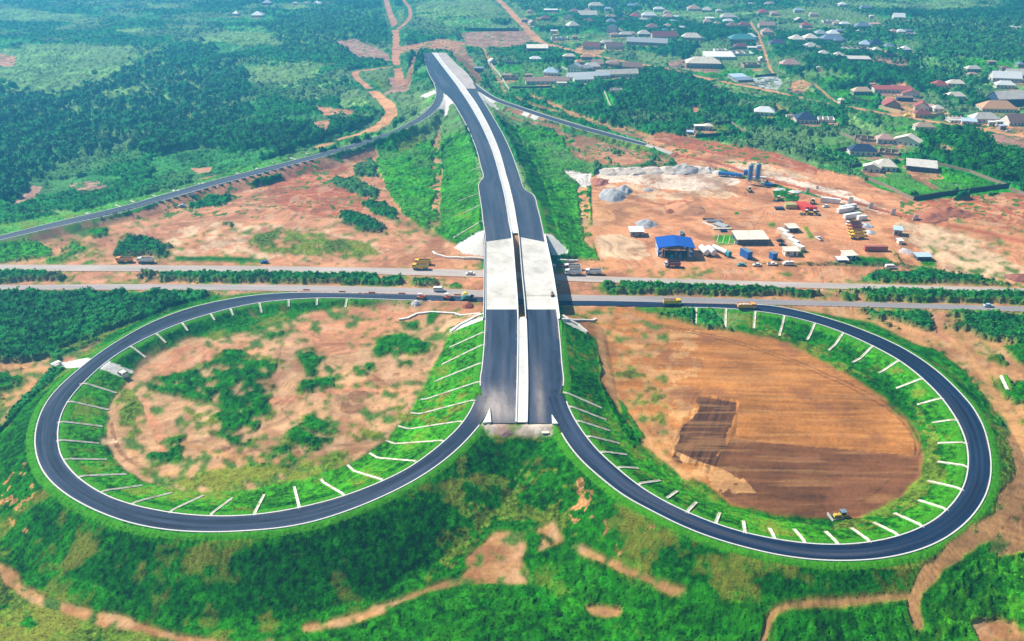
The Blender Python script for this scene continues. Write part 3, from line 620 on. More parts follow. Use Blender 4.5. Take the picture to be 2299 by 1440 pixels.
zp([(2040, 900), (2100, 960), (2120, 1060), (2060, 1140), (1960, 1190), (1860, 1195), (1900, 1170), (2030, 1110), (2080, 1050), (2080, 980)], 1, 'olive', warp=14, mix=.3)
zp([(1330, 760), (1358, 800), (1350, 850), (1385, 930), (1440, 990), (1420, 1010), (1370, 940), (1335, 860), (1320, 800)], 2, 'gM', warp=5, hv=.8)
zl([(1345, 740), (1352, 790), (1365, 850), (1390, 910), (1430, 965), (1470, 1010), (1540, 1070)], 2.6, 4, 'tan', warp=.8)
zp([(1262, 770), (1320, 790), (1345, 860), (1370, 930), (1300, 930), (1265, 880)], 1, 'gM', warp=2)
zp([(1380, 880), (1415, 930), (1450, 985), (1430, 985), (1395, 935)], 2, 'gM', warp=4, hv=.5)
# grass on the near embankment faces
zp([(1085, 712), (1085, 900), (1060, 930), (1000, 985), (900, 1040), (800, 1090), (720, 1110), (640, 1130), (500, 1145), (380, 1135), (280, 1110), (200, 1060), (150, 1000), (150, 930), (190, 870), (250, 815), (300, 840), (262, 885), (240, 920), (228, 990), (255, 1045),
    (320, 1085), (430, 1106), (560, 1100), (700, 1070), (790, 1040), (850, 1010), (890, 970), (930, 910), (960, 850), (990, 790), (1008, 742)], 1, 'gB', warp=4)
zp([(880, 905), (1000, 880), (1070, 890), (1000, 960), (900, 960)], 1, 'olive', warp=12, mix=.5)
zp([(1262, 720), (1275, 722), (1340, 760), (1345, 830), (1350, 900), (1262, 880)], 1, 'gM', warp=2)
# top end of the main road: rubble
zp([(1080, 948), (1245, 948), (1238, 978), (1180, 980), (1130, 975), (1085, 980)], 0, 'gravel', warp=3)
zp([(1045, 985), (1082, 950), (1088, 975), (1060, 1000)], 1, 'olive', warp=2)
zp([(1238, 955), (1256, 955), (1280, 1005), (1245, 985)], 1, 'olive', warp=2)
# concrete aprons
AP = [[(160, 811), (195, 804), (206, 807), (188, 825), (130, 828), (105, 834), (122, 818)], [(240, 809), (303, 836), (292, 840), (281, 830), (268, 832), (276, 849), (219, 826)],
      [(994, 206), (1001, 205), (1020, 232), (1008, 238), (1003, 262), (996, 262), (998, 246), (984, 246), (994, 228)], [(1072, 208), (1082, 204), (1118, 229), (1105, 232), (1122, 246), (1114, 248), (1092, 232)],
      [(942, 217), (978, 202), (979, 210), (955, 220)], [(1178, 248), (1195, 251), (1182, 263), (1170, 258)], [(1197, 252), (1214, 259), (1202, 271), (1190, 265)],
      [(1008, 743), (1030, 728), (1086, 711), (1086, 718), (1040, 735), (1012, 748)], [(1260, 714), (1275, 719), (1320, 745), (1316, 749), (1272, 727), (1260, 722)],
      [(1020, 556), (1030, 547), (1070, 524), (1088, 517), (1090, 575), (1040, 570)], [(1226, 524), (1240, 528), (1275, 562), (1276, 570), (1240, 576), (1232, 560)]]
for p in AP: zp(p, 5, 'conc', warp=.8)

def y_near(shp):
    return min(p[1] for p in shp) > 330
def paint(x, y, z, rd, gd):
    n = x.shape
    px, py = proj(x, y, z); s = pscale(x, y, z).astype(np.float32)
    # organic edges
    w1 = (fbm(x / 9., y / 9., 31, 4) - .5) * 2.6; w2 = (fbm(x / 9. + 77, y / 9. + 13, 32, 4) - .5) * 2.6
    far = y > 480
    cls = np.where(fbm(x / 60., y / 60., 41, 4) > .40, 2, 1).astype(np.int8)
    col = np.where((cls == 2)[..., None], C['bush'] * 1.25, C['far'] * 1.3).astype(np.float32)
    nr = y < 215; cls[nr] = 1; col[nr] = C['gM']
    q = fbm(x / 130., y / 130., 45, 4)
    m = far & (q > .62); cls[m] = 1; col[m] = C['farL'] * .9
    m = far & (q < .40); cls[m] = 3; col[m] = C['bush']
    hv = np.full(n, 1.2, np.float32); pick = fbm(x / 6., y / 6., 51, 4)
    pick2 = fbm(x / 2.4, y / 2.4, 52, 3)
    pk = pick * .6 + pick2 * .4
    for kind, shp, c, cn, k in Z:
        mix = k.get('mix', 0)
        if kind == 'p':
            w = k.get('warp', 3)
            m = inpoly(px + w1 * w, py + w2 * w * .6, shp)
        else:
            P = np.array(shp, float); wx, wy, _ = on_ground(P[:, 0], P[:, 1])
            pts = []
            A = np.stack([wx, wy], 1)
            for i in range(len(A) - 1):
                p0, p1, p2, p3 = A[max(i - 1, 0)], A[i], A[i + 1], A[min(i + 2, len(A) - 1)]
                for j in range(4):
                    t = j / 4; pts.append(.5 * (2 * p1 + (p2 - p0) * t + (2 * p0 - 5 * p1 + 4 * p2 - p3) * t * t + (3 * p1 - p0 - 3 * p2 + p3) * t ** 3))
            pts.append(A[-1]); hw = k['w'] * .62; w = k['warp']
            d = line_d(x, y, pts, hw + 6)
            m = d < hw * (1 + .25 * (w1 - 0)) + w2 * w * .6
            if c == 4:
                e = (d < hw + 8) & (y > 430) & (cls != 0); cls[e] = 1; col[e] = C['far'] * .9
        if c == 2 and kind == 'p' and y_near(shp):
            # thin weedy fringe round every patch, ragged edge inside it
            A = np.array(shp, float); cn_ = A.mean(0)
            f = inpoly(px + w1 * w * 1.6, py + w2 * w, (A - cn_) * [1.12, 1.18] + cn_) & (pk > .52) & (cls == 0)
            cls[f] = 1; col[f] = C['olive']
            core = inpoly(px + w1 * w, py + w2 * w * .6, (A - cn_) * .82 + cn_)
            m &= core | (pk > .49)
        if mix > 0: m &= pk > (.5 + (mix - .5) * .42)
        if not m.any(): continue
        cls[m] = c; col[m] = C[cn]; hv[m] = k.get('hv', 1.2 if c == 2 else 1)
    dk, _h = seg_dist(x, y, WH_L[(WH_L[:, 1] > ABN - 2) & (WH_L[:, 1] < ABF + 2)], WH_R[(WH_L[:, 1] > ABN - 2) & (WH_L[:, 1] < ABF + 2)])
    under = (dk < 1.0) & (cls != 4); cls[under] = 5; col[under] = C['tan'] * .8
    # embankment faces are always grassed right beside kerbs
    return cls, col, hv, px, py, s, pk, under
CLEAR_L = []; CLEAR_D = []   # lines and discs kept free of plants
# ================================================================ DRAIN CHUTES, WALLS, FENCES ALONG THE SLOPES
CHM = plain('chute_concrete', (.70, .66, .56), .9, n_amp=.2, stain=(.36, .28, .16), stain_amt=.75)
def strip_on_ground(name, pts, w, h, mat, label, cat, group=None, world=False, lip=.0, zfun=None, step=.8, parent=None):
    """solid strip draped over the terrain along surveyed points"""
    if world: A = np.array(pts, float)
    else:
        P = np.array(pts, float); x, y, _ = on_ground(P[:, 0], P[:, 1]); A = np.stack([x, y], 1)
    q = [A[0]]
    for a, b in zip(A[:-1], A[1:]):
        k = max(1, int(np.hypot(*(b - a)) / step))
        q += [a + (b - a) * (j + 1) / k for j in range(k)]
    q = np.array(q); d = np.gradient(q, axis=0); d /= np.linalg.norm(d, axis=1)[:, None] + 1e-9; nrm = np.stack([-d[:, 1], d[:, 0]], 1)
    n = len(q); jit = 1 + .10 * np.sin(np.arange(n) * 1.7 + q[0, 0])[:, None]
    l = q + nrm * w / 2 * jit; r = q - nrm * w / 2 * jit
    zc = ground(np.concatenate([q[:, 0], l[:, 0], r[:, 0]]), np.concatenate([q[:, 1], l[:, 1], r[:, 1]])).reshape(3, n).max(0)
    for _ in range(1): zc[1:-1] = (zc[:-2] + 2 * zc[1:-1] + zc[2:]) / 4
    x0, y0, z0 = q[0, 0], q[0, 1], float(zc[0])
    if name == 'compound_wall': CLEAR_L.extend([(a_ + [0, -3.5], b_ + [0, -3.5], 4.5) for a_, b_ in zip(A[:-1], A[1:])])
    if name in ('drain_chute', 'channel_wall', 'roadside_block', 'concrete_beam'): CLEAR_L.append((q[0], q[-1], w / 2 + .9))
    li = w * .22
    prof = [(l, -.5, 0), (l, h, 0), (l - nrm * li, h, 0), (l - nrm * li, h - lip, 0), (r + nrm * li, h - lip, 0), (r + nrm * li, h, 0), (r, h, 0), (r, -.5, 0)] if lip else [(l, -.5, 0), (l, h, 0), (r, h, 0), (r, -.5, 0)]
    P = np.stack([np.concatenate([a - [x0, y0], (zc + hh - z0)[:, None]], 1) for a, hh, _ in prof], 1); m = len(prof)
    i = np.arange(n * m).reshape(n, m)
    qq = np.concatenate([np.stack([i[:-1, k], i[1:, k], i[1:, k + 1], i[:-1, k + 1]], -1) for k in range(m - 1)])
    caps = [i[0, [0, 1, m - 2, m - 1]], i[-1, [m - 1, m - 2, 1, 0]]]
    qq = np.concatenate([qq, np.array(caps)])
    o = mesh_np(name, P.reshape(-1, 3), quads=qq, mat=mat); o.location = (x0, y0, z0)
    if parent is not None: o.parent = parent
    return tag(o, label, cat, group)
def Zc(zm, x, y):
    s, ox, oy = {'4': (3.284, 0, 500), '5': (3.284, 600, 500), 'bl': (2.25, 0, 800), 'bc': (2.441, 700, 850), '6': (3.832, 1200, 600), '7': (3.838, 1700, 600), 'br': (2.441, 1500, 850), '2': (2.874, 750, 0), '1': (2.874, 0, 0),
                 '3': (2.877, 1500, 0), 'D': (4.598, 1000, 0), 'E': (4.598, 1400, 0), 'F': (4.607, 1800, 0), 'G': (4.62, 1150, 0), 'H': (4.62, 1450, 0), 'I': (4.62, 1750, 0), 'A': (5.3325, 1300, 350), 'B': (5.3325, 1650, 350), 'C': (3.892, 1900, 350)}[zm]
    return ox + x / s, oy + y / s
LCH = [('bl', 400, 145, 590, 188), ('bl', 333, 238, 550, 272), ('bl', 295, 342, 520, 357), ('bl', 290, 435, 500, 442), ('bl', 325, 530, 540, 524), ('bl', 395, 620, 640, 598), ('bl', 512, 695, 720, 655), ('bl', 670, 755, 870, 692), ('bl', 862, 798, 1030, 705), ('bl', 1068, 812, 1175, 718),
       ('bl', 1290, 806, 1335, 700), ('bl', 1512, 770, 1487, 660), ('bl', 1738, 714, 1620, 620), ('bc', 385, 567, 195, 475), ('bc', 577, 468, 315, 410), ('bc', 722, 352, 405, 342), ('bc', 826, 245, 470, 262), ('bc', 892, 128, 540, 190),
       ('5', 1572, 1185, 1130, 1305), ('5', 1590, 1045, 1230, 1175), ('5', 1600, 910, 1285, 1050), ('5', 1603, 818, 1340, 925)]
LCH2 = [('4', 945, 915, 1075, 997), ('4', 1140, 820, 1225, 890), ('4', 1335, 740, 1385, 800), ('4', 1545, 672, 1583, 722), ('4', 1695, 633, 1720, 688), ('4', 1912, 592, 1930, 668), ('4', 2130, 568, 2130, 622), ('5', 372, 558, 365, 612), ('5', 595, 555, 575, 628)]
RCH = [('bc', 1385, 85, 1590, 165), ('bc', 1408, 162, 1615, 230), ('bc', 1450, 240, 1635, 290), ('bc', 1512, 325, 1685, 358), ('bc', 1585, 412, 1725, 420), ('bc', 1680, 498, 1790, 495), ('bc', 1795, 588, 1910, 562), ('br', 0, 658, 50, 620), ('br', 108, 740, 155, 682), ('br', 262, 800, 283, 740),
       ('br', 418, 852, 412, 785), ('br', 580, 885, 555, 825), ('br', 745, 908, 690, 828), ('br', 925, 915, 862, 840), ('br', 1100, 905, 1005, 822), ('br', 1257, 870, 1125, 790), ('br', 1390, 822, 1240, 740), ('br', 1525, 732, 1370, 668), ('br', 1610, 622, 1420, 562), ('br', 1648, 498, 1475, 458),
       ('br', 1643, 366, 1475, 357), ('br', 1595, 238, 1445, 245), ('br', 1512, 118, 1365, 145), ('br', 1400, 8, 1250, 55), ('7', 1232, 812, 1045, 912), ('7', 1002, 685, 820, 825), ('7', 756, 562, 615, 720), ('7', 500, 484, 430, 630), ('7', 235, 418, 190, 595),
       ('6', 1900, 378, 1888, 530), ('6', 1648, 356, 1642, 520), ('6', 1393, 349, 1385, 490)]
def chutes(lst, lab, grp_, w=.85):
    for n, (zm, a, b, c, d) in enumerate(lst):
        p, q = Zc(zm, a, b), Zc(zm, c, d); dl = math.hypot(p[0] - q[0], p[1] - q[1]) + 1e-6; p = (p[0] + (p[0] - q[0]) / dl * 4, p[1] + (p[1] - q[1]) / dl * 3)
        strip_on_ground('drain_chute', [p, q], w, .26, CHM, lab % ordinal(n + 1), 'drain chute', grp_, lip=.14)
chutes(LCH, 'pale concrete drain chute inside left loop, %s anticlockwise after the culvert apron', 'drain chutes inside the left loop')
chutes(LCH2, 'pale concrete drain chute inside left loop, %s clockwise from the culvert apron', 'drain chutes inside the left loop')
chutes(RCH, 'pale concrete drain chute inside right loop, %s anticlockwise from the near bridge end', 'drain chutes inside the right loop', w=.95)
UP = [('2', 1, y0, x1, x2, y1) for y0, x1, x2, y1 in ()]
upL = [((1083, 497), (1018, 535)), ((1081, 462), (1040, 480)), ((1076, 437), (1030, 452)), ((1085, 403), (1050, 412)), ((1080, 376), (1056, 384)), ((1071, 345), (1048, 352)), ((1063, 318), (1040, 325)), ((1053, 293), (1034, 300)), ((1043, 273), (1026, 280)),
       ((977, 190), (952, 203)), ((973, 184), (950, 194)), ((969, 175), (947, 184)), ((963, 163), (944, 171)), ((958, 152), (943, 158)), ((955, 143), (942, 148)), ((953, 134), (941, 138))]
for n, (p, q) in enumerate(upL):
    strip_on_ground('drain_chute', [p, q], .8, .3, CHM, 'thin concrete chute on left bank of main road beyond bridge, %s from the bridge' % ordinal(n + 1), 'drain chute', 'drain chutes on the far embankment', lip=.14)
rmp = [(590, 1385), (780, 1335), (880, 1308), (1020, 1272), (1155, 1237), (1320, 1195), (1560, 1128), (1690, 1097), (1800, 1062), (1910, 1030), (2010, 1000)]
for n, (a, b) in enumerate(rmp):
    p = Zc('1', a, b + 2); q = (p[0] - 14, p[1] - 4)
    strip_on_ground('drain_chute', [p, q], 1.2, .3, CHM, 'short concrete chute beside the left slip road, %s from the left frame edge' % ordinal(n + 1), 'drain chute', 'drain chutes beside the left slip road', lip=.14)
rmp2 = [((974, 236), (952, 250)), ((966, 246), (941, 258)), ((955, 254), (930, 264)), ((941, 263), (914, 272)), ((923, 273), (899, 280)), ((903, 284), (880, 290)), ((850, 304), (832, 307)), ((800, 321), (780, 322))]
for n, (p, q) in enumerate(rmp2):
    strip_on_ground('drain_chute', [p, q], 1.0, .3, CHM, 'slanting concrete chute on the curved part of left slip road, %s from the junction' % ordinal(n + 1), 'drain chute', 'drain chutes beside the left slip road', lip=.14)
# dark blocks along the near side of the left slip road
BL = plain('weathered_block', (.10, .085, .08), .9)
xs = np.linspace(600, 2010, 30)
for n, a in enumerate(xs):
    t = (a - 600) / 1410.; b = np.interp(a, [550, 1100, 1400, 1700, 2010], [1424, 1290, 1203, 1122, 1040]) 
    x, y, z = gp(*Zc('1', a, b)); m = MB(); m.box(0, 0, -.2, 3.2, .7, .85, .28, taper=.7, tx=.96)
    o = m.build('roadside_block', BL); o.location = (x, y, z); tag(o, 'dark roadside block beside left slip road, %s block from the left' % ordinal(n + 1), 'road block', 'blocks edging the left slip road')
# toe walls by the bridge
WL = plain('wall_concrete', (.70, .68, .62), .9, n_amp=.12)
for pts, lab in (([(1012, 747), (1032, 731), (1058, 719), (1088, 711)], 'sloping concrete coping wall from near left bridge corner down the grass bank'),
                 ([(1263, 714), (1277, 720), (1298, 731), (1318, 748)], 'sloping concrete coping wall from near right bridge corner down the bank'),
                 ([(895, 719), (915, 716), (935, 706), (968, 702), (1020, 705), (1088, 709)], 'long pale concrete channel wall on red soil left of the near bridge end'),
                 ([(1262, 719), (1290, 721), (1325, 721), (1338, 717)], 'short pale concrete channel wall on soil right of the near bridge end'),
                 ([(972, 566), (978, 572), (1000, 578), (1040, 581), (1086, 583)], 'pale concrete channel wall behind the parked yellow trucks, left of the far bridge end'),
                 ([(1252, 586), (1280, 587), (1298, 586)], 'short grey concrete channel wall behind the white trucks right of the bridge')):
    strip_on_ground('channel_wall', pts, 1.1, .6, WL, lab, 'retaining wall', lip=0)
strip_on_ground('concrete_beam', [(2247, 846), (2262, 878)], 1.0, .7, WL, 'long white concrete beam lying on green scrub near the right edge', 'concrete beam')
# compound walls and fences in the village
DK = plain('dark_blockwork', (.075, .075, .07), .9); BRK = plain('brown_blockwork', (.30, .22, .15), .9); PALE = plain('pale_blockwork', (.52, .47, .40), .9)
def wallz(zm, pts, w, h, mat, label, cat='wall'):
    return strip_on_ground('compound_wall', [Zc(zm, *p) if zm else p for p in pts], w, h, mat, label, cat, step=3)
wallz('C', [(585, 392), (800, 357), (1100, 318), (1418, 276)], .4, 3.0, DK, 'long dark block wall closing the near side of the green compound')
wallz('C', [(1418, 280), (1300, 235), (1080, 150), (800, 85)], .4, 2.2, BRK, 'brown block wall along the right side of the green compound')
wallz('C', [(585, 390), (480, 345), (330, 270), (190, 215)], .4, 2.2, BRK, 'brown block wall along the left side of the green compound')
wallz('C', [(1418, 300), (1500, 325), (1560, 350)], .4, 2.0, BRK, 'pale brown wall running on right from the green compound corner')
wallz('C', [(30, 105), (130, 85)], .4, 2.2, DK, 'short dark wall just left of the cream L-shaped house')
wallz('D', [(200, 322), (560, 322), (760, 322)], .5, 4.0, DK, 'long dark wall behind the bare pinkish field beyond the road end')
wallz('D', [(460, 660), (560, 780), (660, 940)], .4, 2.5, PALE, 'grey wall running down from the cream house beside the far road end')
wallz('D', [(1200, 700), (1290, 745)], .4, 2.2, PALE, 'pale wall left of the white two-storey gabled house')
wallz('D', [(680, 915), (860, 915), (1100, 905)], .4, 2.0, DK, 'dark low wall in front of the long pink roofed row building')
wallz('D', [(1640, 960), (1680, 1060), (1712, 1120)], .4, 2.4, PALE, 'thin grey wall among scrub in front of the unfinished house')
wallz('E', [(940, 1290), (1110, 1275)], .4, 2.5, DK, 'dark wall behind the scrubby plot with two small cream shelters')
wallz('E', [(1115, 1280), (1190, 1335), (1265, 1375)], .4, 2.0, BRK, 'brown wall running right from the plot with two small shelters')
wallz('3', [(175, 890), (330, 880), (440, 872)], .4, 2.6, DK, 'dark near wall of the plot with two small cream shelters')
wallz('3', [(1180, 640), (1280, 660), (1360, 680)], .4, 2.4, DK, 'dark wall along the dirt road left of the red roofed school')
wallz('3', [(1075, 985), (1160, 968)], .4, 2.6, DK, 'dark wall left of the small navy roofed house')
wallz('3', [(1118, 868), (1180, 895), (1245, 925)], .4, 2.0, BRK, 'tan wall edging the bright green plot left of the ruins')
wallz('3', [(560, 500), (700, 488)], .4, 2.4, DK, 'dark wall behind the yard of stacked blocks')
YW = plain('yellow_wall', (.68, .52, .26), .85)
wallz('F', [(795, 1125), (900, 1150), (1020, 1175)], .5, 3.0, YW, 'cream yellow front wall of the red roofed school, left part')
wallz('F', [(1135, 1185), (1230, 1205), (1320, 1220)], .5, 3.4, YW, 'cream yellow front wall of the red roofed school, right part')
wallz('F', [(1320, 1220), (1390, 1205), (1470, 1185)], .5, 3.0, YW, 'cream yellow side wall returning behind the school gate house')
# ================================================================ HOUSES
RC = dict(cream=(.80, .72, .58), white=(.86, .86, .84), grey=(.42, .43, .46), greycream=(.64, .60, .53), brown=(.27, .16, .12), red=(.38, .09, .07), maroon=(.24, .07, .06), tan=(.50, .36, .25), pink=(.56, .34, .28), orange=(.60, .33, .17),
          navy=(.025, .045, .10), blue=(.30, .46, .68), teal=(.08, .28, .28), lightblue=(.46, .60, .74), greygreen=(.36, .44, .42), purple=(.10, .07, .15), greyblue=(.22, .28, .38), stripe=(.66, .45, .30), rust=(.45, .27, .20))
CN = dict(cream='cream', white='white', grey='grey', greycream='grey-cream', brown='brown', red='red', maroon='maroon', tan='tan', pink='pinkish', orange='orange', navy='navy', blue='blue', teal='teal', lightblue='pale blue', greygreen='grey-green',
          purple='dark purple', greyblue='slate blue', stripe='orange striped', rust='rusty')
def roofm(c): return plain('roof_' + c, RC[c], .55, spec=.4, n_amp=.10, n_scale=.6, stain=(.34, .20, .13) if c in ('cream', 'greycream', 'tan', 'pink', 'brown', 'rust') else None, stain_amt=.4)
WALLC = dict(w=(.70, .67, .60), c=(.64, .56, .42), g=(.34, .32, .29), b=(.38, .29, .20), k=(.05, .08, .16), y=(.66, .50, .22), d=(.10, .12, .14))
def wallm(c): return plain('wall_' + c, WALLC[c], .9, n_amp=.12, n_scale=1.0)
GLS = plain('window_glass', (.035, .045, .06), .25, spec=.6); DOORM = plain('door_wood', (.13, .07, .045), .7)
def unit_box(name, mat):
    m = MB(); m.box(0, 0, 0, 1, 1, 1); o = m.build(name, mat); me = o.data; bpy.data.objects.remove(o); return me
WME = unit_box('window', GLS); DME = unit_box('door', DOORM)
def opening(me, name, parent, x, y, z, sx, sy, sz):
    o = bpy.data.objects.new(name, me); COL.objects.link(o); o.parent = parent; o.location = (x, y, z); o.scale = (sx, sy, sz); return o
HOUSES = []
def house(px0, px1, py0, py1, roof='cream', wall='c', form='hip', rot=0, floors=1, label=None, cat='house', name='house', dep=None, wh=None):
    cxp = (px0 + px1) / 2
    x, y, z = gp(cxp, py1); s = float(pscale(x, y, z)); zc = F / s; r = (H - z) / zc; c = math.sqrt(max(.1, 1 - min(r, .95) ** 2))
    a = math.radians(rot); wh = wh or (3.4 * floors if floors else 2.6)
    pw = (px1 - px0) / s; ov = .55
    W = pw - ov; rise = 0 if form in ('flat', 'shell') else (.29 * W if form != 'mono' else .05 * W)
    D = 2 * ((py1 - py0) / s - (wh + rise) * c) / r if form in ('hip', 'gable') else ((py1 - py0) / s - (wh + rise) * c) / r
    D = max(.5 * W, min(.85 * W, D)) if dep is None else dep
    if rot: 
        k = abs(math.cos(a)) + abs(math.sin(a)) * (D / W); W = W / k; D = D / k if dep is None else D
    rise = min(rise, .42 * min(W, D), 6.0)
    rise = max(rise, 1.1) if form in ('hip', 'gable') else rise
    # ground under the whole footprint
    corners = [(x + ca * math.cos(a) - cb * math.sin(a), y + ca * math.sin(a) + cb * math.cos(a)) for ca in (-W / 2, W / 2) for cb in (0, D)]
    zz = ground([p[0] for p in corners], [p[1] for p in corners]); z = float(zz.max()) * .6 + z * .4
    root = empty(name, (x, y, z), a); k = MB()
    hx, hy = x - math.sin(a) * D / 2, y + math.cos(a) * D / 2
    CLEAR_D.append((hx, hy, max(W, D) / 2 + 3.5)); CLEAR_D.append((x, y - 4, W / 2 + 2)); 
    if y > 560: CLEAR_D.append((x, y - 10, W / 2 + 1))
    if form == 'shell':
        t = .35
        for (bx, by, lx, ly) in ((0, t / 2, W, t), (0, D - t / 2, W, t), (-W / 2 + t / 2, D / 2, t, D - 2 * t), (W / 2 - t / 2, D / 2, t, D - 2 * t), (W * .12, D / 2, t, D - 2 * t), (-W * .2, D * .45, t, D * .8)):
            k.box(bx, by, -1.5, lx, ly, wh * RS.uniform(.75, 1.0) + 1.5)
        k.box(-W * .04, D * .5, -1.5, W * .3, t, wh * .9 + 1.5)
        k.build('wall', wallm(wall), root)
        fl = MB(); fl.box(0, D / 2, -1.0, W - 2 * t, D - 2 * t, 1.12); fl.build('floor', plain('earth_floor', (.28, .22, .15), .95), root)
    else:
        k.box(0, D / 2, -1.5, W, D, wh + 1.5); 
        if form == 'gable': k.prism([(-D / 2, wh), (D / 2, wh), (0, wh + rise * .93)], -W / 2 + .02, W / 2 - .02); g = len(k.v) - 6; k.v[g:] = [(v[1], v[0] + D / 2, v[2]) for v in k.v[g:]]
        if form == 'gabley': k.prism([(-W / 2, wh), (W / 2, wh), (0, wh + rise * .93)], .02, D - .02)
        k.build('wall', wallm(wall), root)
        R_ = MB(); e = ov; w2, d0, d1 = W / 2 + e, -e, D + e; zt = wh - .08
        if form == 'hip':
            rl = max(0, W - D) / 2; ry = D / 2; hh = wh + rise
            if W >= D: top = [(-rl, ry, hh), (rl, ry, hh)] if rl > .3 else [(-.3, ry, hh), (.3, ry, hh)]
            else: q = (D - W) / 2; top = [(0, ry - q, hh), (0, ry + q, hh)]
            b = [(-w2, d0, zt), (w2, d0, zt), (w2, d1, zt), (-w2, d1, zt)]; b2 = [(p[0], p[1], p[2] + .16) for p in b]
            v = b + b2 + top
            if W >= D: f = [(0, 1, 5, 4), (1, 2, 6, 5), (2, 3, 7, 6), (3, 0, 4, 7), (3, 2, 1, 0), (4, 5, 9, 8), (5, 6, 9), (6, 7, 8, 9), (7, 4, 8)]
            else: f = [(0, 1, 5, 4), (1, 2, 6, 5), (2, 3, 7, 6), (3, 0, 4, 7), (3, 2, 1, 0), (4, 5, 8), (5, 6, 9, 8), (6, 7, 9), (7, 4, 8, 9)]
            R_.add(v, f)
        elif form == 'gable':
            hh = wh + rise; pr = [(d0, zt), (D / 2, hh), (d1, zt), (d1, zt + .16), (D / 2, hh + .18), (d0, zt + .16)]
            R_.add([(-w2, p[0], p[1]) for p in pr] + [(w2, p[0], p[1]) for p in pr], [(0, 1, 7, 6), (1, 2, 8, 7), (2, 3, 9, 8), (3, 4, 10, 9), (4, 5, 11, 10), (5, 0, 6, 11), (0, 5, 4, 1), (1, 4, 3, 2), (6, 7, 10, 11), (7, 8, 9, 10)])
        elif form == 'gabley':
            hh = wh + rise; pr = [(-w2, zt), (0, hh), (w2, zt), (w2, zt + .16), (0, hh + .18), (-w2, zt + .16)]
            R_.add([(p[0], d0, p[1]) for p in pr] + [(p[0], d1, p[1]) for p in pr], [(0, 1, 7, 6), (1, 2, 8, 7), (2, 3, 9, 8), (3, 4, 10, 9), (4, 5, 11, 10), (5, 0, 6, 11), (0, 5, 4, 1), (1, 4, 3, 2), (6, 7, 10, 11), (7, 8, 9, 10)])
        else:
            R_.add([(-w2, d0, wh + .02), (w2, d0, wh + .02), (w2, d1, wh + .02 + rise), (-w2, d1, wh + .02 + rise), (-w2, d0, wh + .2), (w2, d0, wh + .2), (w2, d1, wh + .2 + rise), (-w2, d1, wh + .2 + rise)],
                   [(3, 2, 1, 0), (4, 5, 6, 7), (0, 1, 5, 4), (1, 2, 6, 5), (2, 3, 7, 6), (3, 0, 4, 7)])
        R_.build('roof', roofm(roof), root)
        if (px1 - px0) > 15:
            n = max(2, min(9, int(W / 3.4)))
            for fl_ in range(floors or 1):
                for i in range(n):
                    u = (i + .5) / n * W - W / 2; dr = (i == n // 2 and fl_ == 0)
                    if dr: opening(DME, 'door', root, u, -.02, 0, 1.1, .12, 2.15)
                    else: opening(WME, 'window', root, u, -.02, fl_ * 2.9 + 1.0, 1.45, .12, 1.2)
            sd = -1 if (rot < 0 or cxp > 1150) and rot <= 5 else 1
            for i in range(max(1, min(4, int(D / 4)))):
                opening(WME, 'window', root, sd * (W / 2 + .02), (i + .5) / max(1, min(4, int(D / 4))) * D, 1.0, .12, 1.4, 1.2)
    root['category'] = cat
    HOUSES.append(dict(o=root, px=cxp, py=(py0 + py1) / 2, w=px1 - px0, roof=roof, form=form, label=label))
    return root
def zh(zm, x0, x1, y0, y1, *a, **k):
    p = Zc(zm, x0, y0); q = Zc(zm, x1, y1); return house(p[0], q[0], p[1], q[1], *a, **k)
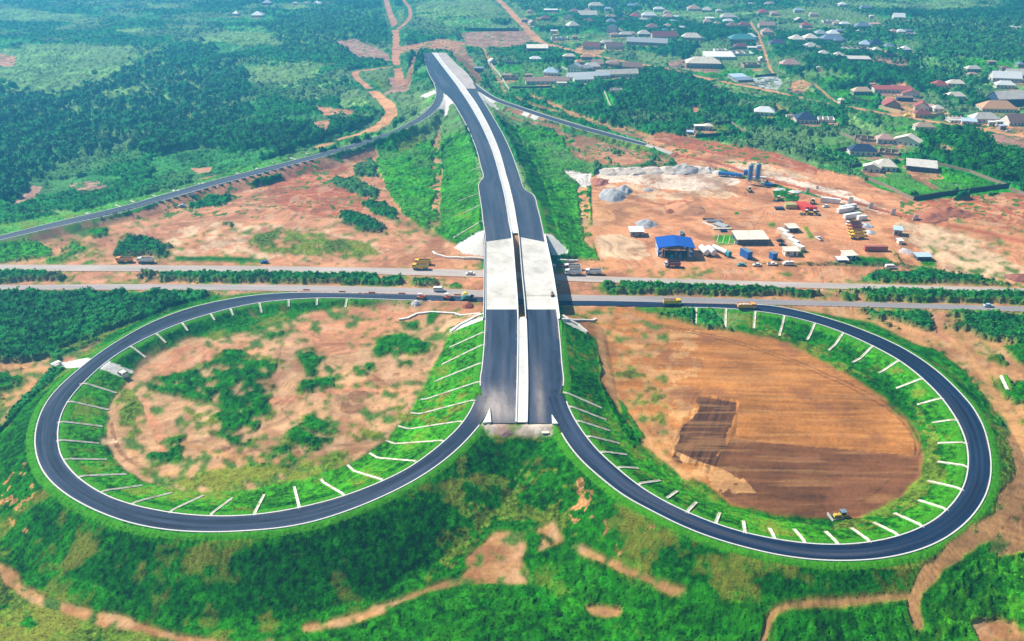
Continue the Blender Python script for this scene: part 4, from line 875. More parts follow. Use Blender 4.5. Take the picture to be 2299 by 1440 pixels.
# far upper left
zh('1', 1690, 1750, 2, 34, 'grey', 'g'); zh('1', 1888, 1922, 12, 34, 'greycream', 'w'); zh('1', 1960, 1990, 12, 34, 'grey', 'w'); zh('1', 2020, 2068, 5, 36, 'white', 'w')
zh('1', 1492, 1545, 62, 104, 'greycream', 'w', rot=-18); zh('1', 1620, 1695, 72, 114, 'white', 'w')
H_D = [(1480, 1630, 30, 105, 'cream', 'w', 'hip', 0, 2), (1370, 1565, 105, 182, 'cream', 'w', 'gable', 0, 1), (1645, 1715, 78, 135, 'lightblue', 'w', 'hip', 0, 2), (1288, 1385, 82, 145, 'brown', 'c', 'hip', 0, 1), (1200, 1300, 132, 208, 'tan', 'w', 'gabley', -22, 1), (1415, 1530, 188, 245, 'brown', 'b', 'hip', 0, 1),
       (985, 1085, 152, 215, 'maroon', 'b', 'hip', 0, 1), (860, 945, 192, 262, 'pink', 'c', 'gabley', 25, 1), (843, 897, 82, 140, 'tan', 'c', 'hip', 0, 1), (1018, 1160, 95, 128, 'white', 'w', 'flat', 0, 1), (1255, 1400, 222, 295, 'cream', 'c', 'hip', 15, 1), (785, 850, 178, 230, 'tan', 'b', 'hip', 0, 1),
       (840, 1062, 440, 530, 'cream', 'd', 'mono', 0, 1), (445, 545, 585, 668, 'greycream', 'w', 'gabley', 20, 1), (870, 990, 578, 640, 'white', 'w', 'hip', 0, 1), (1215, 1343, 548, 615, 'cream', 'b', 'hip', 0, 1), (1400, 1522, 555, 620, 'orange', 'b', 'hip', 0, 1), (1338, 1440, 612, 675, 'orange', 'b', 'hip', 10, 1),
       (1510, 1645, 618, 695, 'tan', 'b', 'gable', 10, 1), (1435, 1602, 660, 720, 'greycream', 'c', 'hip', 0, 1), (1003, 1168, 695, 785, 'lightblue', 'w', 'hip', -8, 1), (1600, 1742, 405, 475, 'greycream', 'b', 'hip', 0, 1), (1410, 1600, 450, 510, 'maroon', 'w', 'gable', -10, 1), (1650, 1842, 458, 512, 'brown', 'w', 'gable', 6, 1),
       (1655, 1770, 250, 345, 'greyblue', 'w', 'gabley', -15, 2), (1795, 1925, 332, 385, 'greycream', 'g', 'hip', 0, 1), (1655, 1765, 150, 200, 'tan', 'w', 'hip', 0, 1), (1665, 1765, 190, 250, 'greyblue', 'w', 'hip', 0, 1), (1785, 1868, 188, 232, 'brown', 'g', 'hip', 0, 1), (1910, 2022, 118, 195, 'red', 'w', 'hip', 0, 1), (2030, 2182, 128, 185, 'white', 'w', 'hip', 0, 1),
       (2150, 2262, 65, 120, 'white', 'w', 'hip', 0, 1), (2075, 2207, 232, 312, 'brown', 'w', 'hip', 0, 1), (2000, 2092, 182, 228, 'greycream', 'w', 'hip', 0, 1), (1990, 2120, 312, 380, 'greycream', 'g', 'hip', 0, 1), (2135, 2395, 342, 408, 'maroon', 'c', 'gable', 0, 1), (1640, 1800, 622, 690, 'tan', 'b', 'hip', -10, 1), (1690, 1790, 640, 700, 'brown', 'b', 'gable', -15, 1), (1810, 2030, 668, 725, 'brown', 'b', 'gable', -12, 1),
       (1685, 1770, 30, 80, 'navy', 'g', 'hip', 0, 1), (1940, 2012, 32, 75, 'greyblue', 'w', 'hip', 0, 1), (1150, 1252, 850, 892, 'cream', 'w', 'flat', 0, 1), (1430, 1500, 88, 130, 'pink', 'c', 'hip', 0, 1), (820, 900, 768, 808, 'rust', 'b', 'mono', 0, 1), (1550, 1610, 480, 510, 'rust', 'b', 'mono', 0, 1), (1310, 1370, 360, 410, 'rust', 'b', 'hip', 0, 1), (2230, 2300, 285, 340, 'teal', 'g', 'hip', 0, 1), (1390, 1530, 690, 735, 'grey', 'w', 'hip', 8, 1)]
for h in H_D: zh('D', *h[:4], h[4], h[5], h[6], h[7], floors=h[8])
zh('D', 1242, 1402, 640, 752, 'grey', 'w', 'gabley', -30, floors=2, label='white two-storey house with grey gable roof behind the long white sheds')
zh('D', 610, 712, 592, 664, 'greyblue', 'g', 'shell', -10, label='unfinished roofless grey block house right of the far road end', name='unfinished_house', cat='unfinished house')
zh('D', 560, 735, 745, 830, 'tan', 'b', 'shell', -8, label='brown roofless compound with a small tan shelter near far road end', name='unfinished_house', cat='unfinished house')
zh('D', 600, 690, 770, 812, 'tan', 'b', 'hip', 0, label='small tan roofed shelter inside the brown roofless compound', name='shelter', cat='shelter')
zh('D', 1705, 1830, 905, 965, 'grey', 'w', 'shell', 0, label='pale unfinished house shell alone among scrub right of the right slip road', name='unfinished_house', cat='unfinished house')
zh('D', 1095, 1265, 368, 418, 'grey', 'w', 'shell', 0, label='white unfinished house shell above the big village road junction', name='unfinished_house', cat='unfinished house')
zh('D', 288, 392, 680, 750, 'greyblue', 'd', 'flat', -12, label='small dark boxy building just right of the unpaved road end', name='hut', cat='hut')
zh('2', 1235, 1522, 478, 545, 'pink', 'w', 'gable', 5, label='long low row building with pinkish roof nearest the slip road', name='row_building', cat='row building', dep=8)
zh('2', 1500, 1790, 436, 515, 'white', 'w', 'gable', 14, label='long white roofed shed behind the pink roofed row building', name='row_building', cat='row building', dep=9)
zh('2', 1545, 1680, 478, 535, 'white', 'w', 'gable', 10, label='shorter white roofed shed in front of the long white shed', name='row_building', cat='row building', dep=8)
zh('2', 1690, 1972, 444, 500, 'cream', 'w', 'gable', 10, label='long cream roofed shed at right end of the white sheds', name='row_building', cat='row building', dep=10)
zh('2', 1880, 2150, 215, 295, 'grey', 'g', 'gable', -18, label='long grey roofed school block in the middle of the village', name='row_building', cat='row building', dep=12)
H_E = [(412, 525, 108, 200, 'pink', 'w', 'hip', 0, 1), (520, 572, 150, 195, 'white', 'w', 'mono', 0, 1), (800, 915, 58, 128, 'greycream', 'w', 'hip', -15, 1), (665, 800, 48, 115, 'tan', 'w', 'hip', 0, 1), (1393, 1502, 72, 152, 'red', 'c', 'hip', 0, 1), (1520, 1605, 108, 165, 'pink', 'c', 'hip', 0, 1),
       (1008, 1170, 143, 205, 'greycream', 'w', 'hip', 0, 1), (1030, 1135, 190, 245, 'white', 'w', 'hip', 0, 1), (828, 912, 200, 250, 'pink', 'w', 'hip', 0, 1), (928, 1008, 222, 272, 'tan', 'w', 'hip', 10, 1), (1070, 1190, 230, 295, 'brown', 'c', 'hip', 0, 1), (1190, 1312, 215, 285, 'maroon', 'c', 'hip', 0, 1), (1398, 1562, 225, 292, 'pink', 'c', 'gable', 0, 1),
       (1428, 1545, 290, 365, 'pink', 'w', 'hip', 0, 1), (597, 808, 338, 420, 'cream', 'w', 'hip', -5, 1), (1094, 1372, 380, 440, 'teal', 'g', 'hip', 0, 1), (1255, 1372, 348, 412, 'white', 'w', 'hip', 0, 1), (1142, 1288, 443, 512, 'maroon', 'g', 'hip', 0, 1), (1395, 1462, 578, 640, 'white', 'w', 'gabley', 12, 1), (1628, 1822, 608, 702, 'pink', 'c', 'hip', 0, 1),
       (1722, 1868, 355, 440, 'cream', 'w', 'hip', 0, 1), (1868, 2010, 350, 425, 'cream', 'w', 'hip', 0, 1), (2112, 2232, 315, 380, 'white', 'w', 'hip', 0, 1), (1868, 2018, 440, 518, 'greycream', 'g', 'hip', 0, 1), (2018, 2124, 510, 585, 'greycream', 'w', 'hip', 0, 1), (2168, 2284, 528, 608, 'greycream', 'c', 'hip', 0, 1), (1980, 2105, 288, 380, 'greygreen', 'w', 'hip', 0, 1),
       (1838, 1942, 215, 290, 'red', 'w', 'hip', 0, 1), (2045, 2290, 368, 438, 'greyblue', 'g', 'hip', 0, 1), (732, 832, 1290, 1345, 'white', 'g', 'flat', 0, 1), (833, 922, 1262, 1348, 'cream', 'w', 'hip', 0, 1), (2222, 2292, 1008, 1072, 'cream', 'w', 'hip', 20, 1), (1510, 1680, 408, 478, 'purple', 'g', 'hip', 0, 1), (1760, 1860, 80, 130, 'lightblue', 'w', 'hip', 0, 1), (1920, 2010, 130, 175, 'tan', 'w', 'hip', 0, 1), (1775, 1860, 175, 230, 'greyblue', 'w', 'hip', 20, 1),
       (40, 120, 40, 80, 'blue', 'w', 'hip', 0, 1), (470, 545, 200, 245, 'lightblue', 'w', 'hip', 0, 1), (955, 1020, 80, 135, 'greycream', 'w', 'hip', 0, 1), (850, 935, 180, 215, 'white', 'w', 'mono', 0, 1), (1465, 1560, 30, 60, 'tan', 'c', 'hip', 0, 1), (840, 1155, 535, 620, 'white', 'w', 'mono', -3, 1)]
for h in H_E: zh('E', *h[:4], h[4], h[5], h[6], h[7], floors=h[8])
zh('E', 638, 1012, 556, 706, 'cream', 'g', 'hip', -6, label='very large cream hip roofed church hall beside the village dirt road', name='church_hall', cat='church hall', wh=5)
zh('E', 942, 1066, 495, 548, 'white', 'w', 'shell', 0, label='white roofless shell behind the very large cream hall', name='unfinished_house', cat='unfinished house', wh=4)
zh('E', 1128, 1342, 520, 578, 'white', 'w', 'shell', 0, label='white roofless shell right of the very large cream hall', name='unfinished_house', cat='unfinished house', wh=3)
zh('E', 1240, 1416, 640, 700, 'brown', 'b', 'shell', 0, label='brown roofless shell in grass below the narrow village lane', name='unfinished_house', cat='unfinished house')
zh('E', 1112, 1296, 745, 830, 'lightblue', 'g', 'mono', 12, label='pale blue flat roofed workshop beside the stacked block yard', name='workshop', cat='workshop')
zh('E', 1160, 1360, 790, 850, 'greyblue', 'g', 'mono', 12, label='low dark shed in front of the pale blue roofed workshop', name='shed', cat='shed', wh=2.2)
zh('E', 1338, 1562, 1085, 1200, 'white', 'w', 'hip', -14, label='white hip roofed bungalow alone among scrub below the dirt road')
zh('E', 1772, 2004, 1142, 1280, 'navy', 'w', 'hip', -6, label='white walled bungalow with steep dark navy roof below the dirt road')
zh('E', 2000, 2190, 1185, 1270, 'white', 'w', 'shell', -12, label='white roofless wing joined right of the steep navy roofed bungalow', name='unfinished_house', cat='unfinished house')
zh('E', 1680, 1775, 1185, 1215, 'white', 'w', 'shell', 0, label='small white roofless outbuilding left of the steep navy roofed bungalow', name='unfinished_house', cat='unfinished house', wh=2)
H_F = [(388, 468, 22, 70, 'white', 'w', 'hip', 0, 1), (608, 722, 58, 105, 'greyblue', 'w', 'hip', 0, 1), (943, 1072, 136, 205, 'white', 'w', 'gable', -10, 1), (558, 718, 238, 300, 'greyblue', 'g', 'hip', 0, 1), (398, 502, 222, 275, 'white', 'w', 'hip', 0, 1), (578, 718, 406, 492, 'lightblue', 'w', 'hip', -20, 1), (733, 842, 472, 550, 'cream', 'w', 'hip', 15, 1),
       (700, 860, 408, 490, 'navy', 'g', 'hip', 0, 1), (850, 967, 452, 520, 'greyblue', 'g', 'hip', 0, 1), (1022, 1143, 452, 545, 'white', 'g', 'hip', 10, 1), (918, 985, 305, 352, 'tan', 'w', 'hip', 0, 1), (985, 1072, 305, 358, 'white', 'w', 'hip', 0, 1), (1702, 1852, 675, 752, 'greycream', 'g', 'hip', 0, 1), (1718, 1812, 760, 805, 'pink', 'c', 'hip', 0, 1),
       (1968, 2270, 755, 850, 'white', 'w', 'gable', -12, 1), (2118, 2380, 750, 815, 'greycream', 'w', 'gable', -10, 1), (2008, 2205, 828, 920, 'white', 'w', 'hip', -10, 1), (1858, 2228, 1090, 1165, 'orange', 'w', 'hip', -6, 1), (1768, 2038, 1160, 1275, 'greycream', 'w', 'hip', 0, 1), (2118, 2450, 1185, 1300, 'brown', 'w', 'gable', 8, 1), (1502, 1684, 832, 905, 'cream', 'w', 'hip', -8, 1), (1362, 1515, 832, 925, 'red', 'w', 'hip', 0, 1),
       (1502, 1692, 962, 1038, 'cream', 'w', 'hip', 0, 1), (1360, 1468, 1075, 1165, 'greycream', 'w', 'hip', 0, 1), (1165, 1374, 1248, 1358, 'tan', 'w', 'hip', -8, 1), (2150, 2200, 275, 305, 'white', 'w', 'hip', 0, 1), (700, 745, 155, 190, 'white', 'w', 'hip', 0, 1), (2215, 2260, 280, 310, 'white', 'w', 'mono', 0, 1), (150, 185, 690, 730, 'white', 'w', 'hip', 0, 1), (80, 165, 135, 170, 'greycream', 'w', 'hip', 0, 1)]
for h in H_F: zh('F', *h[:4], h[4], h[5], h[6], h[7], floors=h[8])
H_X = [('G', 1060, 1130, 298, 348, 'tan', 'w', 'hip'), ('G', 1018, 1112, 345, 388, 'pink', 'c', 'hip'), ('G', 398, 470, 318, 348, 'white', 'w', 'mono'), ('G', 250, 300, 188, 218, 'pink', 'c', 'mono'), ('H', 188, 250, 103, 150, 'pink', 'w', 'hip'), ('H', 438, 480, 72, 112, 'pink', 'c', 'gabley'), ('H', 190, 272, 243, 296, 'tan', 'w', 'hip'),
       ('H', 338, 408, 272, 312, 'white', 'w', 'hip'), ('H', 1148, 1200, 478, 508, 'white', 'w', 'mono'), ('H', 1058, 1150, 498, 524, 'white', 'g', 'mono'), ('H', 268, 330, 298, 338, 'greycream', 'g', 'hip'), ('H', 1060, 1110, 30, 60, 'greycream', 'g', 'hip'), ('H', 1230, 1290, 30, 62, 'greycream', 'w', 'hip'), ('I', 165, 250, 168, 236, 'greycream', 'g', 'gabley'),
       ('I', 315, 402, 132, 175, 'greycream', 'w', 'hip'), ('I', 558, 628, 212, 268, 'tan', 'w', 'hip'), ('I', 588, 662, 293, 350, 'greyblue', 'g', 'hip'), ('I', 565, 655, 398, 450, 'greyblue', 'g', 'hip'), ('I', 948, 1050, 238, 278, 'pink', 'w', 'mono'), ('I', 798, 852, 318, 352, 'greycream', 'w', 'gabley'), ('I', 1300, 1386, 300, 350, 'greyblue', 'g', 'hip'),
       ('F', 2230, 2299, 630, 700, 'greyblue', 'g', 'hip'), ('F', 1925, 2010, 636, 672, 'tan', 'b', 'mono'), ('F', 2060, 2150, 700, 738, 'brown', 'g', 'hip'), ('F', 700, 760, 880, 905, 'tan', 'c', 'mono'), ('D', 1745, 1830, 290, 345, 'tan', 'w', 'hip'), ('D', 1870, 1960, 340, 372, 'pink', 'w', 'hip')]
for h in H_X: zh(h[0], *h[1:5], h[5], h[6], h[7], 0)
zh('F', 215, 390, 180, 245, 'white', 'w', 'shell', -10, label='white roofless shell with tall gable end near the top of the village', name='unfinished_house', cat='unfinished house')
zh('F', 400, 548, 445, 535, 'tan', 'w', 'shell', 0, label='tan unfinished roofless house left of the pale blue roof', name='unfinished_house', cat='unfinished house', floors=1)
zh('F', 550, 720, 485, 535, 'grey', 'g', 'shell', 0, label='grey roofless shell just below the pale blue hip roof', name='unfinished_house', cat='unfinished house')
zh('F', 875, 1002, 545, 595, 'navy', 'd', 'shell', -10, label='dark roofless shell below the white pyramid roofed house', name='unfinished_house', cat='unfinished house')
zh('F', 1060, 1195, 300, 375, 'grey', 'g', 'shell', 0, label='grey roofless shell at the right end of the far village', name='unfinished_house', cat='unfinished house')
zh('F', 480, 716, 580, 645, 'greycream', 'd', 'mono', -6, label='long low grey roofed shed on dark walls in mid village', name='row_building', cat='row building')
zh('F', 2000, 2420, 935, 1100, 'greycream', 'k', 'gable', 6, label='big warehouse with grey roof and dark blue wall at the right edge', name='warehouse', cat='warehouse', wh=6)
zh('F', 532, 724, 908, 985, 'stripe', 'g', 'hip', 0, label='bungalow with orange and cream striped roof left of the red roofed school')
zh('F', 1520, 1672, 1180, 1258, 'brown', 'b', 'shell', -12, label='brown unfinished roofless building by the dirt road right of the school', name='unfinished_house', cat='unfinished house')
zh('F', 1640, 1815, 1215, 1300, 'lightblue', 'w', 'mono', -20, label='low pale blue roofed shed beside the brown unfinished building', name='shed', cat='shed')
zh('F', 2038, 2122, 1298, 1345, 'lightblue', 'g', 'mono', 10, label='small pale blue roofed kiosk beside the dirt road at the right edge', name='kiosk', cat='kiosk')
zh('F', 1930, 2000, 1270, 1305, 'white', 'w', 'mono', 0, label='white canopy kiosk beside the dirt road, left one of two', name='kiosk', cat='kiosk')
zh('F', 2010, 2080, 1262, 1300, 'white', 'w', 'mono', 0, label='white canopy kiosk beside the dirt road, right one of two', name='kiosk', cat='kiosk')
# the school
zh('F', 748, 1145, 868, 965, 'red', 'w', 'mono', -5, label='long red roofed classroom block at the back of the school', name='school_block', cat='school block', dep=10, wh=3.4)
zh('F', 1030, 1225, 908, 1012, 'red', 'w', 'gabley', -18, label='red gabled classroom block in the middle of the school', name='school_block', cat='school block')
zh('F', 835, 1030, 978, 1135, 'red', 'b', 'gabley', -12, label='red gabled classroom block at the left of the school yard', name='school_block', cat='school block')
zh('F', 1150, 1325, 1000, 1150, 'red', 'w', 'gabley', -20, label='long red gabled classroom block right of the sandy school yard', name='school_block', cat='school block')
zh('F', 985, 1150, 1005, 1050, 'brown', 'k', 'mono', -4, label='low dark fronted brown roofed link building behind the school yard', name='school_block', cat='school block', dep=5)
zh('F', 1165, 1342, 1140, 1222, 'maroon', 'y', 'hip', -8, label='maroon roofed yellow walled gate house at the front of the school', name='gate_house', cat='gate house')
zh('F', 1195, 1390, 1105, 1150, 'pink', 'w', 'mono', 0, label='flat pinkish roofed hall behind the school gate house', name='hall', cat='hall')
# nearer houses on the right
zh('3', 1168, 1348, 918, 1008, 'navy', 'w', 'hip', -8, label='bungalow with dark navy hip roof in front of the brown ruins')
zh('3', 1440, 1622, 848, 942, 'cream', 'w', 'gabley', -38, label='tin roofed pale house just right of the brown roofless ruins')
zh('3', 1345, 1458, 863, 930, 'pink', 'w', 'hip', -10, label='white house with faded pinkish roof between the ruins and the tin roofed house')
zh('3', 1195, 1345, 868, 915, 'brown', 'b', 'shell', -20, label='brown roofless ruin behind the navy roofed bungalow', name='unfinished_house', cat='unfinished house', wh=2.4)
zh('3', 1345, 1500, 925, 1005, 'brown', 'b', 'shell', -24, label='brown roofless ruin with many rooms right of the navy roofed bungalow', name='unfinished_house', cat='unfinished house', wh=2.4)
zh('3', 1700, 1820, 932, 980, 'brown', 'b', 'shell', -18, label='small brown roofless ruin alone in scrub above the green compound', name='unfinished_house', cat='unfinished house', wh=2)
zh('3', 1250, 1372, 1035, 1115, 'cream', 'w', 'gabley', -25, label='cream gabled left wing of the house in the green compound')
zh('3', 1330, 1480, 1022, 1108, 'cream', 'w', 'hip', -12, label='cream hip roofed right wing of the house in the green compound')
zh('3', 1522, 1745, 1020, 1112, 'greycream', 'd', 'mono', -22, label='open sided grey roofed shed in the green compound', name='shed', cat='shed')
zh('3', 1820, 1905, 738, 795, 'greycream', 'w', 'mono', 0, label='low grey roofed lean-to near the dirt road right of the school', name='shed', cat='shed', wh=2)
zh('3', 115, 165, 835, 870, 'lightblue', 'g', 'mono', -15, label='small pale blue lean-to left of the two small cream shelters', name='shed', cat='shed', wh=2)
# labels for the houses not described one by one: roof colour, then which of that colour in its part of the village
def band(h):
    y = h['py']
    if h['px'] < 760: return 'of the far hamlet at upper left'
    if y < 32: return 'along the top edge'
    if y < 62: return 'in the far village'
    if y < 100: return 'in the mid village'
    if y < 160: return 'near the village road'
    return 'in the near village'
from collections import defaultdict
def label_houses():
    g = defaultdict(list)
    for h in HOUSES:
        if not h['label']: g[(h['roof'], band(h))].append(h)
    for (rf, bd), hs in g.items():
        hs.sort(key=lambda h: h['px'])
        fm = {'hip': 'hip roofed house', 'gable': 'gable roofed house', 'gabley': 'gable roofed house', 'mono': 'low flat roofed building', 'flat': 'flat roofed building'}
        for i, h in enumerate(hs):
            if len(hs) == 1: h['label'] = '%s %s, only %s roof %s' % (CN[rf], fm[h['form']], CN[rf], bd)
            else: h['label'] = '%s %s, %s %s roof from left %s' % (CN[rf], fm[h['form']], ordinal(i + 1), CN[rf], bd)
    for h in HOUSES: h['o']['label'] = h['label']; h['o']['group'] = 'village houses' if h['o']['category'] == 'house' else ('village buildings' if h['py'] < 440 else 'buildings in the yard')
label_houses()
# ================================================================ TERRAIN SHEET
def build_ground():
    ys = []; y = -40.0
    while y < 118: ys.append(y); y += 8
    y = 118.0
    while y < 1720: ys.append(y); y += max(.42, y * .00235)
    while y < 7000: ys.append(y); y += max(6, (y - 1500) * .06)
    ys = np.array(ys)
    t = np.linspace(-1.14, 1.14, 1240)
    ext = np.array([1.2, 1.3, 1.45, 1.7, 2.1, 3.0, 5.0]); t = np.concatenate([-ext[::-1], t, ext])
    hw = (np.maximum(ys, 60) * CT + H * ST) * (CX / F)
    X = (t[None, :] * hw[:, None]).astype(np.float32); Y = np.repeat(ys[:, None], len(t), 1).astype(np.float32)
    sh = X.shape; x = X.ravel(); y = Y.ravel()
    z, rd, gd = ground(x, y, True)
    cls, col, hv, px, py, s, pk, under = paint(x, y, z, rd, gd)
    z = np.where(under, z - .5, z)
    # ---- keep plants off the carriageways
    clear = np.clip((rd - .6) / 1.5, 0, 1)
    # ---- height of what grows there
    d2, id2 = worley(x, y, 2.3, 3); d5, id5 = worley(x, y, 4.6, 8); d9, id9 = worley(x + 3 * vnoise(x / 5, y / 5, 77), y, 9.5, 15)
    b = np.zeros_like(z)
    dome2 = np.sqrt(np.maximum(0, 1 - (d2 / 1.75) ** 2)); dome5 = np.sqrt(np.maximum(0, 1 - (d5 / 3.4) ** 2)) * (id5 > .35); dome9 = np.sqrt(np.maximum(0, 1 - (d9 / 6.3) ** 2)) * (.5 + .5 * id9)
    rough = fbm(x / .9, y / .9, 61, 2)
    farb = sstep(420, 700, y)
    m = cls == 2
    b[m] = (hv * (.25 + dome2 * (.5 + .5 * id2) + dome5 * .55 * id5 + rough * .5) * (1 + farb * .45) + farb * dome9 * 2.2 * (id9 > .6))[m]
    m = cls == 3
    b[m] = (1.0 + dome9 * 4.6 + dome5 * 2.0 * id5 + rough * 1.4)[m]
    m = cls == 1
    b[m] = (.05 + rough * .34 + dome2 * .16 * id2 + farb * dome5 * 2.2 * (id5 > .72))[m]
    m = cls == 0
    ridge = fbm(x / 26. + vnoise(x / 40, y / 40, 5) * 2, y / 2.2, 71, 3)
    b[m] = ((rough - .5) * .16 + (ridge - .5) * .35 * (px < 2290))[m]
    m = cls == 4
    b[m] = (rough[m] - .5) * .06
    b *= clear
    # plants thin out towards the edge of every patch
    vm = ((cls == 1) | (cls == 2) | (cls == 3)).astype(np.float32) + ((cls == 2) | (cls == 3))
    vm = vm.reshape(sh); fm = vm.copy()
    for _ in range(2):
        fm[1:-1] = (fm[:-2] + 2 * fm[1:-1] + fm[2:]) / 4; fm[:, 1:-1] = (fm[:, :-2] + 2 * fm[:, 1:-1] + fm[:, 2:]) / 4
    tall = (cls == 2) | (cls == 3); ff = fm.ravel()
    b *= np.where(tall, np.clip((ff - .9) / 1.0, .08, 1), np.where(cls == 1, np.clip(ff * 1.6 - .7, 0, 1), 1))
    # nothing tall on chutes, walls and house plots
    keep = np.ones_like(z)
    for p, q_, r in CLEAR_L:
        m = (x > min(p[0], q_[0]) - 5) & (x < max(p[0], q_[0]) + 5) & (y > min(p[1], q_[1]) - 5) & (y < max(p[1], q_[1]) + 5)
        if m.any(): keep[m] = np.minimum(keep[m], line_d(x[m], y[m], [tuple(p), tuple(q_)], 8) > r)
    ii = np.searchsorted(ys, [0]) 
    for cx, cy, r in CLEAR_D:
        r0, r1 = np.searchsorted(ys, [cy - r - 2, cy + r + 2]); sl = slice(r0 * sh[1], r1 * sh[1])
        d = np.hypot(x[sl] - cx, y[sl] - cy); k_ = np.clip((d - r) / 2.0 + .5 + (fbm(x[sl] / 4, y[sl] / 4, 63, 2) - .5), 0, 1)
        keep[sl] = np.minimum(keep[sl], k_)
    b = np.where(cls > 0, b * (.06 + .94 * keep), b)
    yn = fbm(x / 7., y / 7., 66, 3)
    for cx, cy, r in CLEAR_D:
        if cy < 470: continue
        r0, r1 = np.searchsorted(ys, [cy - r - 2, cy + r + 2]); sl = slice(r0 * sh[1], r1 * sh[1])
        f = (np.hypot(x[sl] - cx, y[sl] - cy) < r * .95) & (yn[sl] > .47) & ((int(cx * 7) % 5) > 0)
        c_ = cls[sl]; c_[f] = 0; cc_ = col[sl]; cc_[f] = C['purple' if int(cx * 3) % 2 else 'sand'] * .85
    tc = (keep < .5) & ((cls == 2) | (cls == 3)); cls[tc] = 1; col[tc] = C['gM'] * 1.6 * (.7 + .6 * vnoise(x[tc] / 3, y[tc] / 3, 64))[:, None]
    z = z + b
    # ---- tone of each surface
    v1 = fbm(x / 16., y / 16., 81, 4); v2 = fbm(x / 1.3, y / 1.3, 82, 3); v3 = fbm(x / 55., y / 55., 83, 3)
    k = np.ones_like(z)
    g = (cls == 1)
    # grass: bright / dull / straw mixture
    ga = (1.0 + (v2 - .5) * 2.0 + (v1 - .5) * 1.5 + (fbm(x / .45, y / .45, 84, 2) - .5) * 1.1)
    col[g] *= ga[g][:, None].clip(.3, 2)
    straw = np.clip((v1 * .5 + pk * .5 - .535) * 9, 0, 1) * .55 * (y < 480)
    col = np.where(g[:, None], col * (1 - straw[:, None]) + np.array([.24, .20, .03], np.float32) * straw[:, None], col)
    vb = (cls == 2) | (cls == 3)
    tone = .45 + 1.05 * id2 * (cls == 2) + .8 * id9 * (cls == 3) + (v2 - .5) * 1.1 + (v1 - .5) * .9
    col[vb] *= tone[vb][:, None].clip(.25, 2.2)
    hue = (id5 - .5)[:, None] * np.array([.9, .15, -.2], np.float32)
    col = np.where(vb[:, None], col * (1 + hue * .8), col)
    # far bush is paler, drier
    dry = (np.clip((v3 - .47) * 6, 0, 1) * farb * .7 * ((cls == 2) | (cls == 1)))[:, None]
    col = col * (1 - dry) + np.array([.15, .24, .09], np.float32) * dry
    so = (cls == 0) | (cls == 4)
    # soil: long scrapes and wheel tracks, running with the work
    inR = (x > 25) & (x < 175) & (y > 165) & (y < 335); ang = np.where(inR, -.07, .25 + 1.6 * (fbm(x / 45., y / 45., 91, 2) - .5))
    yard = (px > 1320) & (px < 2020) & (py > 370) & (py < 600); ang = np.where(yard, -.2 + 2.2 * (fbm(x / 60., y / 60., 92, 2) - .5), ang)
    sx = x * np.cos(ang) + y * np.sin(ang); sy = -x * np.sin(ang) + y * np.cos(ang)
    st = fbm(sx / 22., sy / 1.15, 93, 3); st2 = fbm(sx / 60., sy / 3.8, 94, 3)
    sk = 1 + (st - .5) * .75 + (st2 - .5) * .7 + (v1 - .5) * .8 + (v2 - .5) * .35
    stripe = inpoly(px, py, [(1560, 880), (1660, 900), (1650, 1000), (1600, 1070), (1500, 1020)])
    a2 = 1.15; q = (fbm((-x * np.sin(a2) + y * np.cos(a2)) / .8, (x * np.cos(a2) + y * np.sin(a2)) / 14., 95, 2) - .5) * 3
    sk = np.where(stripe, 1 + q * .55, sk)
    col[so] *= sk[so][:, None].clip(.4, 1.7)
    pal = (col[:, 2] > .33)
    blot = ~pal * np.clip((fbm(np.where(inR, x / 24., x / 7.), np.where(inR, y / 1.6, y / 7.), 96, 4) - .57) * 8, 0, 1) * (cls == 0) * np.where(inR, .22, .35)
    col = col * (1 - blot[:, None]) + np.where(inR[:, None], np.array([.62, .32, .12], np.float32), np.array([.62, .40, .24], np.float32)) * blot[:, None]
    blot = np.clip((fbm(x / 11., y / 11., 97, 4) - .56) * 7, 0, 1) * (cls == 0) * .6
    col = col * (1 - blot[:, None]) + np.array([.22, .085, .035], np.float32) * blot[:, None]
    # stray weeds on open soil
    weed = (fbm(x / 3.1, y / 3.1, 98, 4) + (v1 - .5) * .6 + .05 * ((px < 1085) & (py > 690)) > .665) & (cls == 0) & ~((px > 1500) & (px < 2100) & (py > 730) & (py < 1180)) & ~yard
    cls[weed] = 1; col[weed] = np.array([.075, .16, .025], np.float32) * (.6 + v2[weed][:, None] * .8)
    cc = cls == 5
    col[cc] *= (.75 + .5 * v1[cc])[:, None]
    # darker slope green is set in the zone colours; kerb verges are mown
    vg = (rd < 2.8) & (rd > .3) & (cls != 0) & (cls != 5) & (cls != 4) & (y < 480)
    col[vg] = np.array([.045, .22, .008], np.float32) * (.75 + .6 * v2[vg][:, None])
    # soil and grass run into each other over a metre or so
    c3 = col.reshape(sh + (3,)).copy(); k2 = cls.reshape(sh); e = np.zeros(sh, bool)
    e[:, 1:] |= k2[:, 1:] != k2[:, :-1]; e[1:] |= k2[1:] != k2[:-1]
    e &= (k2 != 5)
    for _ in range(3):
        g_ = e.copy(); g_[:, 1:] |= e[:, :-1]; g_[:, :-1] |= e[:, 1:]; g_[1:] |= e[:-1]; g_[:-1] |= e[1:]; e = g_
    bl = c3.copy()
    for _ in range(4):
        bl[1:-1] = (bl[:-2] + 2 * bl[1:-1] + bl[2:]) / 4; bl[:, 1:-1] = (bl[:, :-2] + 2 * bl[:, 1:-1] + bl[:, 2:]) / 4
    near = (Y < 470)
    ap = (k2 == 5).copy()
    for _ in range(3):
        g_ = ap.copy(); g_[:, 1:] |= ap[:, :-1]; g_[:, :-1] |= ap[:, 1:]; g_[1:] |= ap[:-1]; g_[:-1] |= ap[1:]; ap = g_
    near &= ~ap
